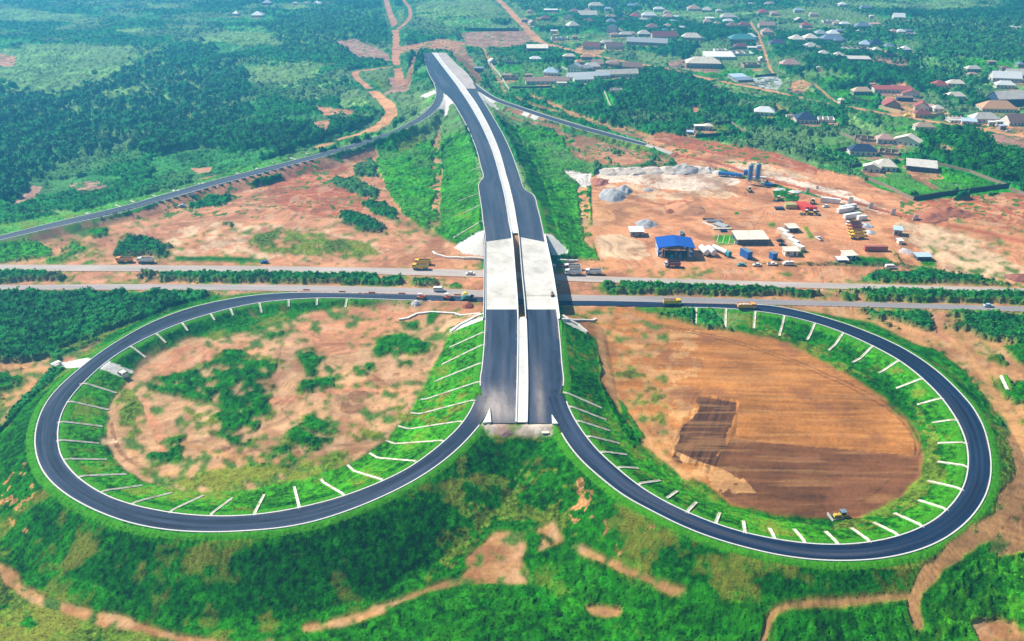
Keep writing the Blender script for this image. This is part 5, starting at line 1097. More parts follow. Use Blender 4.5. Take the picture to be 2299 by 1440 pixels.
    c3 = np.where((e & near)[..., None], bl * (.8 + .4 * v2.reshape(sh))[..., None], c3); col = c3.reshape(-1, 3)
    col = col.clip(.004, .85)
    # ---- split the sheet by what covers it
    ny, nx = sh; idx = np.arange(ny * nx).reshape(ny, nx)
    q = np.stack([idx[:-1, :-1], idx[:-1, 1:], idx[1:, 1:], idx[1:, :-1]], -1).reshape(-1, 4)
    qc = cls[q[:, 0]]
    co = np.stack([x, y, z], 1)
    soilm = tint_mat('bare_soil', .95, .9, .16, .35, 1.1)
    specs = [('ground', (0,), 'structure', soilm), ('dirt_road', (4,), 'structure', soilm),
             ('concrete_apron', (5,), 'structure', tint_mat('apron_concrete', .9, .8, .14, .1, 2)),
             ('grass', (1,), 'stuff', tint_mat('grass_cover', .9, 1.6, .35, .6, 1.6, spec=.02)),
             ('scrub', (2,), 'stuff', tint_mat('scrub_cover', .9, 1.2, .4, .6, 1.2, spec=.02)),
             ('woodland', (3,), 'stuff', tint_mat('wood_cover', .9, .5, .4, .6, .9, spec=.02))]
    for nm, cs, kind, mat in specs:
        sel = q[np.isin(qc, cs)]
        u, inv = np.unique(sel, return_inverse=True)
        o = mesh_np(nm, co[u], quads=inv.reshape(-1, 4), smooth=True, col=col[u], mat=mat)
        o['kind'] = kind
    return dict(keep=keep, x=x, y=y, z=z, cls=cls, col=col, hv=hv, px=px, py=py, s=s, rd=rd, nx=nx)
G = build_ground()

# ---- leaf clumps standing up out of the cover
def leaf_faces(cx, cy, cz, rad, ht, n, colr, jitter=.35, flat=.0, rs=RS, tri=True):
    """n leaf sprays around each of the points; arrays in, triangles out"""
    m = len(cx); k = m * n
    X = np.repeat(cx, n); Y = np.repeat(cy, n); Zz = np.repeat(cz, n); Rr = np.repeat(rad, n); Hh = np.repeat(ht, n)
    a = rs.rand(k) * 6.283; el = rs.rand(k) ** .8
    r = Rr * np.sqrt(1 - el * el * .8) * (.55 + .5 * rs.rand(k))
    px = X + r * np.cos(a); py = Y + r * np.sin(a); pz = Zz + Hh * el * (.8 + .3 * rs.rand(k))
    sz = Rr * (.42 + .35 * rs.rand(k))
    nrm = np.stack([np.cos(a) * .7 + rs.randn(k) * .45, np.sin(a) * .7 + rs.randn(k) * .45, .55 + el * .6 + rs.randn(k) * .3], 1)
    nrm /= np.linalg.norm(nrm, axis=1)[:, None] + 1e-6
    t = np.cross(nrm, rs.randn(k, 3)); t /= np.linalg.norm(t, axis=1)[:, None] + 1e-6
    b = np.cross(nrm, t)
    c = np.stack([px, py, pz], 1); s3 = sz[:, None]
    v = np.stack([c + t * s3 * .6, c + b * s3 * .9 - t * s3 * .35, c - t * s3 * .6 - b * s3 * .1, c - b * s3 * .8 + t * s3 * .2], 1).reshape(-1, 3)
    q = np.arange(k * 4, dtype=np.int32).reshape(-1, 4)
    cl = np.repeat(colr, n, 0) * (1 + (rs.rand(k, 1) - .5) * jitter * 2)
    return v, q, np.repeat(cl, 4, 0)
LEAF = tint_mat('foliage', .85, 2.0, .25, 0, spec=.15)
def scatter():
    g = G
    inview = (g['px'] > -180) & (g['px'] < 2480) & (g['py'] > -60) & (g['py'] < 1540) & (g['rd'] > 1.6)
    inview &= g['keep'] > .5
    for nm, cl, p, rmin, n, hh in (('scrub_foliage', 2, .11, .6, 6, 1.0), ('woodland_foliage', 3, .10, 1.5, 8, 1.4), ('grass_tufts', 1, .17, .26, 4, .9)):
        m = inview & (g['cls'] == cl) & (RS.rand(len(g['x'])) < p)
        if cl == 1: m &= (g['py'] > 250)
        i = np.nonzero(m)[0]
        pxm = 1.0 / g['s'][i] * 2.2                     # metres per render pixel
        r = np.maximum(rmin, pxm * (1.35 if cl != 1 else .8)) * (.6 + .8 * RS.rand(len(i)))
        if cl == 2: r *= np.clip(g['hv'][i], .55, 1.4)
        v, q, c = leaf_faces(g['x'][i], g['y'][i], g['z'][i] - r * .35, r, r * hh, n, g['col'][i] * (.75 + .8 * RS.rand(len(i), 1)))
        o = mesh_np(nm, v, quads=q, col=c.clip(0, .8), mat=LEAF)
        o['kind'] = 'stuff'
        print(nm, len(i), len(q))
scatter()
# ================================================================ CARRIAGEWAYS, KERBS, MEDIAN, BRIDGE
def smoothn(a, n):
    for _ in range(n): a = (np.roll(a, 1, 0) + a + np.roll(a, -1, 0)) / 3
    return a
def ribbon_mesh(name, L, R, colf, mat, lift=0.0, nc=14, kind='structure', skirt=.5):
    """cross-section u 0..1, distance v"""
    n = len(L); u = np.linspace(0, 1, nc)
    mid = (L + R) / 2; v = np.concatenate([[0], np.cumsum(np.hypot(*np.diff(mid[:, :2], axis=0).T))])
    P = L[:, None] * (1 - u)[None, :, None] + R[:, None] * u[None, :, None]
    P[:, :, 2] += lift
    if skirt:
        a = P[:, :1].copy(); a[..., 2] -= skirt; b = P[:, -1:].copy(); b[..., 2] -= skirt
        P = np.concatenate([a, P, b], 1); u = np.concatenate([[0], u, [1]])
    m = P.shape[1]
    w = np.hypot(*(R - L)[:, :2].T)
    U = np.repeat(u[None], n, 0); V = np.repeat(v[:, None], m, 1); W = np.repeat(w[:, None], m, 1)
    col = colf(U.ravel(), V.ravel(), W.ravel(), P.reshape(-1, 3))
    i = np.arange(n * m).reshape(n, m)
    q = np.stack([i[:-1, :-1], i[:-1, 1:], i[1:, 1:], i[1:, :-1]], -1).reshape(-1, 4)
    # make faces look up
    a, b, c = P.reshape(-1, 3)[q[len(q) // 2]][:3]
    if np.cross(b - a, c - a)[2] < 0: q = q[:, ::-1]
    o = mesh_np(name, P.reshape(-1, 3), quads=q, smooth=False, col=col.clip(.01, .85), mat=mat)
    if kind: o['kind'] = kind
    return o
ASPH = tint_mat('asphalt', .92, 1.4, .16, .05, 6, spec=.08)
CONC = tint_mat('poured_concrete', .85, .9, .08, .05, 4, spec=.25)
def c_asph(base, streak=.25, dust=None, seed=1, spots=None, start=None):
    base = np.array(base, np.float32)
    def f(u, v, w, P):
        s = fbm(u * w / .55, v / 26., 200 + seed, 3); s2 = fbm(u * w / 2.4, v / 60., 210 + seed, 2); n = fbm(P[:, 0] / 3, P[:, 1] / 3, 220 + seed, 3)
        k = 1 + (s - .5) * streak * 2 + (s2 - .5) * streak * 1.4 + (n - .5) * .2
        c = base[None] * k[:, None]
        dd = np.clip((s2 - .56) * 5, 0, 1) * .16
        c = c * (1 - dd[:, None]) + np.array([.20, .17, .16]) * dd[:, None]
        ed = (np.abs(u - .5) * 2 > .86) * np.clip((fbm(P[:, 0] / 4, P[:, 1] / 4, 225 + seed, 3) - .45) * 4, 0, 1) * .35
        c = c * (1 - ed[:, None]) + np.array([.36, .24, .16]) * ed[:, None]
        tr = (np.exp(-((np.abs(u - .5) - .14) / .05) ** 2) * .13 * (.4 + s2))[:, None]; c = c * (1 - tr) + np.array([.17, .17, .18]) * tr
        if start is not None:
            g = (1 - sstep(18, 75, v))[:, None]; c = c * (1 - g) + np.array(start)[None] * k[:, None] * g
        if spots is not None:
            for (sx, sy, rx, ry, amt) in spots:
                g = np.exp(-((P[:, 0] - sx) / rx) ** 2 - ((P[:, 1] - sy) / ry) ** 2) * amt * (.35 + 1.3 * fbm(P[:, 0] / 1.2, P[:, 1] / 5., 230, 4))
                g = g.clip(0, .85)[:, None]; c = c * (1 - g) + np.array([.42, .36, .33]) * g
        return c
    return f
def c_conc(base, amt=.12, seed=1, centre=None, joints=0):
    base = np.array(base, np.float32)
    def f(u, v, w, P):
        n = fbm(P[:, 0] / 2.2, P[:, 1] / 2.2, 240 + seed, 4); n2 = fbm(P[:, 0] / 9, P[:, 1] / 9, 250 + seed, 3)
        c = base[None] * (1 + (n - .5) * amt * 2 + (n2 - .5) * amt * 2.2)[:, None]
        if centre: 
            g = (np.exp(-((u - .5) / .12) ** 2) * centre)[:, None]; c = c * (1 - g) + np.array([.60, .50, .36]) * g
        if joints:
            j = (np.abs((v / joints) % 1 - .5) > .488)[:, None]; c = np.where(j, c * .62, c)
        return c
    return f
sp_end = [(unproj(1110, 905, TOP)[0], unproj(1110, 905, TOP)[1], 5.5, 9, .75), (unproj(1128, 930, TOP)[0], unproj(1128, 930, TOP)[1], 6, 6, .5), (unproj(1212, 900, TOP)[0], unproj(1212, 900, TOP)[1], 1.7, 22, .4)]
my = MAINL_L[:, 1]
def cut(L, R, y0, y1):
    m = ((L[:, 1] + R[:, 1]) / 2 >= y0) & ((L[:, 1] + R[:, 1]) / 2 <= y1); return L[m], R[m]
YB0 = float(unproj(1125, 693, TOP)[1]); YB1 = float(unproj(1125, 540, TOP)[1])   # bare concrete deck between
YT = float(unproj(1060, 200, TOP)[1])
A1 = (.034, .050, .088)
ribbon_mesh('carriageway', *cut(MAINL_L, MAINL_R, 0, YB0), c_asph(A1, .5, seed=1, spots=sp_end), ASPH)
ribbon_mesh('carriageway', *cut(MAINR_L, MAINR_R, 0, YB0), c_asph(A1, .5, seed=2, spots=sp_end), ASPH)
ribbon_mesh('carriageway', *cut(MAINL_L, MAINL_R, YB1, 5000), c_asph((.046, .066, .108), .22, seed=3), ASPH)
ribbon_mesh('carriageway', *cut(MAINR_L, MAINR_R, YB1, YT), c_asph((.046, .066, .108), .22, seed=4), ASPH)
ribbon_mesh('gravel_road', *cut(MAINR_L, MAINR_R, YT, 5000), c_conc((.46, .40, .37), .16, 5), CONC)
# the loops start beside the carriageways and sit a hair above where they overlap
ribbon_mesh('loop_ramp', LL_L, LL_R, c_asph((.038, .054, .092), .6, seed=5, start=A1, spots=sp_end), ASPH, lift=.012)
ribbon_mesh('loop_ramp', LR_L, LR_R, c_asph((.010, .026, .064), .5, seed=6, start=A1, spots=sp_end), ASPH, lift=.012)
ribbon_mesh('slip_road', RL_L, RL_R, c_asph((.065, .085, .12), .2, seed=7), ASPH, lift=.012)
ribbon_mesh('slip_road', RR_L, RR_R, c_asph((.055, .07, .10), .2, seed=8), ASPH, lift=.012)
ribbon_mesh('slip_road_base', RRC_L, RRC_R, c_conc((.5, .46, .40), .12, 9), CONC, lift=.012)
def c_old(seed, base=(.36, .325, .305), dark=None):
    base = np.array(base, np.float32)
    def f(u, v, w, P):
        s = fbm(u * w / 1.1, v / 40., 260 + seed, 3); n = fbm(P[:, 0] / 14, P[:, 1] / 5, 262 + seed, 3)
        c = base[None] * (1 + (s - .5) * .35 + (n - .5) * .35)[:, None]
        e = (np.clip(np.abs(u - .5) * 2 - .74, 0, 1) * 3.2)[:, None].clip(0, .8); c = c * (1 - e) + np.array([.52, .32, .20]) * e
        if dark is not None:
            g = sstep(dark, dark + 60, P[:, 0])[:, None] * .55; c = c * (1 - g) + np.array([.19, .19, .215]) * g
        return c
    return f
ribbon_mesh('highway', HN_L, HN_R, c_old(1, (.42, .37, .34)), ASPH, skirt=.4)
ribbon_mesh('highway', HS_L, HS_R, c_old(2, (.36, .32, .31), dark=25), ASPH, skirt=.4)
# ---- kerbs
KERB = plain('kerb_paint', (.62, .61, .58), .8, n_amp=.12)
def kerb(E, inner, w=.32, h=.14, name='kerb', base=-.35, z0=0.0, gaps=0):
    """E edge points, inner = opposite edge: kerb sits just outside E"""
    d = E - inner; d[:, 2] = 0; d /= np.linalg.norm(d, axis=1)[:, None]
    a = E + d * .0; b = E + d * w
    n = len(E); P = np.stack([a + [0, 0, base], a + [0, 0, h], b + [0, 0, h], b + [0, 0, base]], 1)
    P[..., 2] += z0
    i = np.arange(n * 4).reshape(n, 4)
    q = np.concatenate([np.stack([i[:-1, k], i[:-1, k + 1], i[1:, k + 1], i[1:, k]], -1) for k in range(3)])
    o = mesh_np(name, P.reshape(-1, 3), quads=q, mat=KERB); o['kind'] = 'structure'; return o
def sel(A, m): return A[m].copy()
m = (LL_L[:, 1] + LL_R[:, 1]) / 2
n1 = int(len(LL_L) * .80)
kerb(LL_L[10:n1].copy(), LL_R[10:n1].copy(), w=.42)
n2 = int(len(LL_R) * .87); kerb(LL_R[3:n2].copy(), LL_L[3:n2].copy(), w=.42)
kerb(LR_R[3:int(len(LR_R) * .87)].copy(), LR_L[3:int(len(LR_R) * .87)].copy(), w=.42)
kerb(LR_L[12:int(len(LR_L) * .80)].copy(), LR_R[12:int(len(LR_L) * .80)].copy(), w=.42)
for L, R, y0, y1 in ((MAINL_L, MAINL_R, float(unproj(1079, 868, TOP)[1]), ABN), (MAINL_L, MAINL_R, ABF, float(unproj(1010, 214, TOP)[1])), (MAINR_R, MAINR_L, float(unproj(1264, 868, TOP)[1]), ABN), (MAINR_R, MAINR_L, ABF, float(unproj(1075, 212, TOP)[1])),
                     (MAINL_L, MAINL_R, float(unproj(978, 190, TOP)[1]), 5000), (MAINR_R, MAINR_L, float(unproj(1060, 188, TOP)[1]), float(unproj(1035, 150, TOP)[1]))):
    a, b = cut(L, R, y0, y1); kerb(a.copy(), b.copy(), w=.4)
kerb(RL_L[8:].copy(), RL_R[8:].copy(), w=.4); kerb(RL_R[12:].copy(), RL_L[12:].copy(), w=.4)
kerb(RR_L[4:].copy(), RR_R[4:].copy(), w=.7, h=.5); kerb(RR_R[10:].copy(), RR_L[10:].copy(), w=.35)
# ---- median: two low walls with pale fill between
def med(L, R):
    d = R - L; w = np.linalg.norm(d, axis=1)[:, None]; d = d / w
    ribbon_mesh('median', L + d * .5, R - d * .5, c_conc((.60, .585, .55), .10, 11, centre=.0), CONC, lift=.30, nc=10)
    for A, s in ((L, 1), (R, -1)):
        P = np.stack([A + [0, 0, -.3], A + [0, 0, .62], A + d * s * .48 + [0, 0, .62], A + d * s * .48 + [0, 0, -.3]], 1)
        n = len(A); i = np.arange(n * 4).reshape(n, 4)
        q = np.concatenate([np.stack([i[:-1, k], i[:-1, k + 1], i[1:, k + 1], i[1:, k]], -1) for k in range(3)] + [i[:1, ::1], i[-1:, ::-1]])
        o = mesh_np('median_kerb', P.reshape(-1, 3), quads=q, mat=plain('median_concrete', (.70, .69, .66), .85, n_amp=.08)); o['kind'] = 'structure'
med(*cut(MED_L, MED_R, 0, ABN)); med(*cut(MED_L, MED_R, ABF, 5000))
# ---- gore islands at the near end of the road
def slab(name, pts, z, th, mat, label=None, cat=None, kind=None):
    P = np.array(pts, float); x, y = unproj(P[:, 0], P[:, 1], z + th); n = len(x)
    b = MB(); b.add([(a, c, z - .3) for a, c in zip(x, y)] + [(a, c, z + th) for a, c in zip(x, y)],
                    [tuple(range(n)), tuple(range(n, 2 * n))] + [(i, (i + 1) % n, n + (i + 1) % n, n + i) for i in range(n)])
    o = b.build(name, mat); tag(o, label, cat, kind=kind); return o
W1 = plain('white_concrete', (.74, .73, .69), .8, n_amp=.06)
slab('traffic_island', [(1100, 916), (1103, 947), (1084, 949)], TOP, .55, W1, 'white concrete wedge island where the left loop leaves the dual carriageway', 'traffic island')
slab('traffic_island', [(1238.5, 930), (1253, 951), (1240, 951)], TOP, .55, W1, 'white concrete wedge island where the right loop leaves the dual carriageway', 'traffic island')

# ---- the bridge
def build_bridge():
    root = empty('bridge', (float((unproj(1125, 618, TOP))[0]), (ABN + ABF) / 2, 0), 0, 'long pale concrete road bridge with twin decks crossing over the old highway', 'bridge')
    off = Vector(root.location)
    def rel(P): return P - np.array([off.x, off.y, 0.0])
    pm = plain('parapet_concrete', (.72, .71, .68), .85, n_amp=.07)
    deckL = cut(MAINL_L, MAINL_R, ABN - 3, ABF + 3); deckR = cut(MAINR_L, MAINR_R, ABN - 3, ABF + 3)
    ya = cut(MAINL_L, MAINL_R, YB0 - 3.5, YB1 + 3.5); yb = cut(MAINR_L, MAINR_R, YB0 - 3.5, YB1 + 3.5)
    for (a, b), (L, R), sd in ((ya, deckL, 21), (yb, deckR, 22)):
        o = ribbon_mesh('deck_surface', rel(a), rel(b), c_conc((.58, .55, .50), .24, sd, joints=24), CONC, lift=-.02, nc=16, kind=None, skirt=.05); o.parent = root
        # slab underneath
        l = rel(L); r = rel(R)
        P = np.stack([l + [0, 0, -.08], l + [0, 0, -1.0], r + [0, 0, -1.0], r + [0, 0, -.08]], 1); n = len(l); i = np.arange(n * 4).reshape(n, 4)
        q = np.concatenate([np.stack([i[:-1, k], i[:-1, (k + 1) % 4], i[1:, (k + 1) % 4], i[1:, k]], -1) for k in range(4)] + [i[:1], i[-1:, ::-1]])
        mesh_np('deck_slab', P.reshape(-1, 3), quads=q, mat=pm, parent=root)
        for A, B, h, w in ((l, r, 1.0, 1.15 if sd == 21 else .5), (r, l, 1.0, .5 if sd == 21 else 1.15)):
            d = A - B; d[:, 2] = 0; d /= np.linalg.norm(d, axis=1)[:, None]
            o1 = .25
            P = np.stack([A + [0, 0, -.9], A + [0, 0, .28], A + d * (w - o1) + [0, 0, .28], A + d * (w - o1) + [0, 0, h], A + d * w + [0, 0, h], A + d * w + [0, 0, -.9]], 1)
            n = len(A); i = np.arange(n * 6).reshape(n, 6)
            q = np.concatenate([np.stack([i[:-1, k], i[:-1, (k + 1) % 6], i[1:, (k + 1) % 6], i[1:, k]], -1) for k in range(6)])
            mesh_np('parapet', P.reshape(-1, 3), quads=q, mat=pm, parent=root)
        # girders
        for t in (.14, .38, .62, .86):
            c = l * (1 - t) + r * t; ln = len(c); b = MB()
            p, q_ = c[1], c[-2]; a = math.atan2(q_[1] - p[1], q_[0] - p[0])
            b.box((p[0] + q_[0]) / 2, (p[1] + q_[1]) / 2, TOP - 2.0, math.hypot(q_[0] - p[0], q_[1] - p[1]), .7, .97, a); b.build('girder', pm, root)
        for f in (.02, .27, .5, .73, .98):
            k = int(f * (len(l) - 1)); c0 = l[k]; c1 = r[k]; a = math.atan2(c1[1] - c0[1], c1[0] - c0[0]); w = math.hypot(*(c1 - c0)[:2])
            b = MB(); b.box((c0[0] + c1[0]) / 2, (c0[1] + c1[1]) / 2, TOP - 2.9, w * .94, 1.3, .88, a)
            for t in (.15, .5, .85):
                p = c0 * (1 - t) + c1 * t; b.tube((p[0], p[1], -.6), (p[0], p[1], TOP - 2.9), .55, n=12)
            b.build('pier', pm, root)
    return root
build_bridge()
# ================================================================ VEHICLES AND SITE EQUIPMENT
P_ = dict(yellow=(.80, .52, .02), white=(.78, .78, .76), orange=(.80, .34, .06), red=(.62, .06, .04), maroon=(.26, .03, .04), blue=(.02, .13, .45), tyre=(.02, .02, .022), glass=(.03, .04, .055), steel=(.38, .40, .42), dark=(.05, .05, .06), lblue=(.42, .60, .72),
          green=(.03, .20, .19), bulldoz=(.62, .43, .05), navy=(.02, .04, .10), cream=(.72, .66, .52), brown=(.25, .13, .09), rust=(.42, .12, .09), slate=(.16, .24, .32), olive=(.42, .40, .14), sand=(.62, .45, .27), silo=(.09, .22, .42), pipe=(.28, .28, .29), teal=(.05, .36, .38), skin=(.09, .05, .035), roller=(.82, .16, .03), brightyellow=(.95, .80, .02))
def pm(c): return plain('paint_' + c, P_[c], .45 if c not in ('tyre', 'dark', 'skin', 'sand', 'pipe') else .85, spec=.4, n_amp=.06, n_scale=1.5, stain=(.40, .27, .17) if c in ('yellow', 'white', 'orange', 'maroon', 'rust', 'cream') else None, stain_amt=.25)
def wheel(parent, x, y, r, w=.35, name='wheel'):
    m = MB(); m.tube((0, -w / 2, 0), (0, w / 2, 0), r, n=12); o = m.build(name, pm('tyre'), parent); o.location = (x, y, r)
    h = MB(); h.tube((0, -w / 2 - .015, 0), (0, w / 2 + .015, 0), r * .48, n=8); h.build('rim', pm('steel'), o); return o
def MBs(*a): m = MB(); m.box(*a); return m
def dump_truck(c, cabc=None, load=None):
    """front at -x, 8.6 m long"""
    r = empty('dump_truck', (0, 0, 0), cat='dump truck'); cabc = cabc or c
    m = MB(); m.box(.3, 0, .75, 8.0, .9, .32); m.box(-.9, .95, .7, 1.1, .5, .55); m.build('chassis', pm('dark'), r)
    m = MB(); m.box(-3.35, 0, .85, 1.85, 2.4, 2.05, taper=.97, tx=.88, shift=(.1, 0)); m.build('cab', pm(cabc), r, bevel=.08)
    m = MB(); m.box(-4.2, 0, 1.9, .12, 2.05, .8); m.box(-3.45, 1.2, 1.95, .8, .06, .65); m.box(-3.45, -1.2, 1.95, .8, .06, .65); m.build('windscreen', pm('glass'), r)
    m = MB(); L0, L1, wd, hh, z0 = -2.1, 4.15, 2.5, 1.5, 1.15; t = .1
    m.box((L0 + L1) / 2, 0, z0, L1 - L0, wd, .12)
    m.box((L0 + L1) / 2, wd / 2 - t / 2, z0 + .12, L1 - L0, t, hh); m.box((L0 + L1) / 2, -wd / 2 + t / 2, z0 + .12, L1 - L0, t, hh)
    m.box(L0 + t / 2, 0, z0 + .12, t, wd - 2 * t, hh + .25); m.box(L1 - t / 2, 0, z0 + .12, t, wd - 2 * t, hh - .1)
    m.box(L0 - .35, 0, z0 + hh + .25, .8, wd, .1)
    for i in range(6): 
        for s in (-1, 1): m.box(L0 + .6 + i * 1.05, s * (wd / 2 + .04), z0 + .1, .12, .08, hh)
    m.build('tipper_body', pm(c), r)
    if not load: m = MB(); m.box((L0 + L1) / 2, 0, z0 + .125, L1 - L0 - .3, wd - .3, .95); m.build('bed_shade', pm('dark'), r)  # dark block stands in for the shade inside an empty tipper body
    if load:
        m = MB(); n = 7; v = []
        for i in range(n):
            for j in range(4): v.append((L0 + .15 + (L1 - L0 - .3) * i / (n - 1), (j / 3 - .5) * (wd - .25), z0 + 1.0 + (.55 if 0 < i < n - 1 and 0 < j < 3 else 0) + .1 * math.sin(i * 2.3 + j)))
        m.add(v, [(i * 4 + j, (i + 1) * 4 + j, (i + 1) * 4 + j + 1, i * 4 + j + 1) for i in range(n - 1) for j in range(3)]); m.build('load', pm(load), r)
    for x in (-3.2, -1.75, 1.9, 3.2):
        for s in (-1, 1): wheel(r, x, s * 1.0, .52, .42)
    for s in (-1, 1):
        m = MB(); m.box(-4.3, s * .85, 1.05, .08, .35, .22); m.build('headlight', pm('white'), r)
    return r
def car(c, kind='saloon'):
    r = empty(kind, (0, 0, 0), cat='car' if kind in ('saloon_car', 'hatchback') else kind.replace('_', ' '))
    L, Wd, hb = (4.4, 1.75, .75)
    m = MB()
    if kind in ('minibus', 'van'):
        L = 5.6; Wd = 1.9; m.prism([(-L / 2, .35), (L / 2, .35), (L / 2, 1.9), (L / 2 - .2, 2.2), (-L / 2 + 1.3, 2.2), (-L / 2 + .5, 1.35), (-L / 2, 1.15)], -Wd / 2, Wd / 2)
        m.build('body', pm(c), r, bevel=.05)
        for s in (-1, 1):
            for i in range(4): m = MB(); m.box(-1.1 + i * 1.05, s * (Wd / 2 + .005), 1.4, .8, .04, .5); m.build('side_window', pm('glass'), r)
        m = MB(); m.box(-L / 2 + .82, 0, 1.3, .1, Wd * .86, .7, shift=(.45, 0)); m.build('windscreen', pm('glass'), r)
    elif kind == 'pickup_truck':
        L = 5.2; m.prism([(-L / 2, .4), (L / 2, .4), (L / 2, 1.1), (.5, 1.1), (.3, 1.75), (-.9, 1.75), (-1.4, 1.15), (-L / 2, 1.0)], -.9, .9); m.build('body', pm(c), r, bevel=.04)
        m = MB(); m.box(1.55, 0, 1.104, 1.9, 1.5, .03); m.build('cargo_bed', pm('dark'), r)
        [MBs(-.3, s_ * .905, 1.2, 1.0, .03, .42).build('side_window', pm('glass'), r) for s_ in (-1, 1)]
    else:
        m.prism([(-L / 2, .35), (L / 2, .35), (L / 2, .95), (L / 2 - .1, 1.0), (-.9, .98), (-L / 2 + .1, .82), (-L / 2, .7)], -Wd / 2, Wd / 2); m.build('body', pm(c), r, bevel=.05)
        m = MB(); e = .25 if kind != 'hatchback' else -.15
        m.prism([(-1.15, .97), (L / 2 - .35 - e, .97), (L / 2 - .85 - e, 1.45), (-.45, 1.45)], -Wd / 2 + .12, Wd / 2 - .12); m.build('cabin_glass', pm('glass'), r)
        m = MB(); m.box(.35 - e * .3, 0, 1.45, 1.7, Wd - .3, .05); m.build('car_roof', pm(c), r)
    for x in (-L / 2 + .85, L / 2 - .9):
        for s in (-1, 1): wheel(r, x, s * (Wd / 2 - .12), .33, .22)
    return r
def place(o, px, py, rz, label, group=None, z=None, scale=None):
    if z is None: x, y, zz = gp(px, py)
    else: x, y = unproj(px, py, z); x, y, zz = float(x), float(y), z
    # sit on carriageway surfaces where there is one
    if z is None and float(py) > 590 and float(py) < 705:
        _, rd, _g = ground(x, y, True)
        if rd[0] <= .01: zz = zz + .34
    return dup(o, (x, y, zz), math.radians(rz), label, group, scale)
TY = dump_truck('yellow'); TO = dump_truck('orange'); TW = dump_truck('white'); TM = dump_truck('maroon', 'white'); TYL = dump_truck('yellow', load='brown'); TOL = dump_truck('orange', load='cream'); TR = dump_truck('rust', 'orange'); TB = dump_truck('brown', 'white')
g = 'dump trucks on the site'
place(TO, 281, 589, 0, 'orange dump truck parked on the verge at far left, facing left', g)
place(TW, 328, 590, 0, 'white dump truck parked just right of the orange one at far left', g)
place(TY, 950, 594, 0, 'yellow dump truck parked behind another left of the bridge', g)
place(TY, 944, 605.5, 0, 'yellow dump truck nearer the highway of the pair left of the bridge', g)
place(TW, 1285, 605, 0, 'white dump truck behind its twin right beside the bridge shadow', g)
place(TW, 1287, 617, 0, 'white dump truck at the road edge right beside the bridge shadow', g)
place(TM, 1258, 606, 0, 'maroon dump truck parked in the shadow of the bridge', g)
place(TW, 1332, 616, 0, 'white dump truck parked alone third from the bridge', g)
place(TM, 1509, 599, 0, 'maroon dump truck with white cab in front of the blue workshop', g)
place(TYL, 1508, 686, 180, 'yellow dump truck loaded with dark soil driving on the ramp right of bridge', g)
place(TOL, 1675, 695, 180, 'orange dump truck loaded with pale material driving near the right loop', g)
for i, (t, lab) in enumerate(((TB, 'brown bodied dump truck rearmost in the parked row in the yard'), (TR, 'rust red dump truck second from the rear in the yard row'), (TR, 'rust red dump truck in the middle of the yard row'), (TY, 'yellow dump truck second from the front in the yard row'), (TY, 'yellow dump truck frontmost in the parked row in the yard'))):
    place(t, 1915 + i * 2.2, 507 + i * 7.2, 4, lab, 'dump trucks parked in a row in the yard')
CW = car('white', 'saloon_car'); CB = car('blue', 'saloon_car'); CL = car('lblue', 'saloon_car'); CTL = car('teal', 'saloon_car'); CN_ = car('navy', 'saloon_car'); CS = car('slate', 'hatchback'); VW = car('white', 'van'); MW = car('white', 'minibus'); PW = car('white', 'pickup_truck'); PS = car('slate', 'pickup_truck'); VY = car('brightyellow', 'minibus')
cg = 'cars and vans'
place(CW, 1055, 618, 0, 'white saloon car driving on the far carriageway just left of the bridge', cg)
place(CB, 594, 591, 0, 'dark blue car parked on the verge beyond the highway, left part', cg)
place(VW, 986, 655, 180, 'white van on the near carriageway above the orange rollers', cg)
place(CL, 2218, 690, 180, 'pale blue car on the near carriageway at the far right', cg)
place(CS, 431, 441, -20, 'dark grey car on the left slip road', cg)
place(CL, 409, 464, 10, 'pale blue car parked on red soil below the left slip road', cg)
place(MW, 1999, 603, 180, 'white minibus with dark windows on the dirt track beside the yard corner', cg)
place(CTL, 1664, 597, 0, 'teal car parked outside the yard hedge', cg)
place(CW, 1699, 597, 0, 'white saloon car parked outside the yard hedge', cg)
place(PW, 1733, 595.5, 180, 'white pickup parked between saloon and van outside the yard hedge', cg)
place(VW, 1769, 595.5, 0, 'white van parked last of the row outside the yard hedge', cg)
place(PS, 1530, 526, 80, 'blue-grey pickup driving away behind the blue workshop', cg)
place(CN_, 1752, 543, 165, 'dark blue car beside the long row of white cabins', cg)
place(CN_, 1757, 552, 165, 'dark car in front of the dark blue car beside the cabins', cg)
place(CW, 1853, 465, 20, 'white car between the red containers and the white containers', cg)
place(PW, 1838, 538, -75, 'white pickup facing the camera in the middle of the yard', cg)
place(CW, 1188, 46, -60, 'white car far away on the dirt road left of the village', cg)
place(CW, 1382, 131, -30, 'pale van on the village dirt road near the orange roofs', cg)
place(CW, 1712, 199, -15, 'white car on the dirt road beside the stacked block yard', cg)
place(CW, 2264, 296, -12, 'white car on the dirt road at the right edge of the village', cg)
place(VY, 2037, 262, -8, 'yellow bus parked in front of the red roofed school', cg)
place(PS, 1823, 197, 0, 'dark pickup on the red clearing below the lone tree', cg)

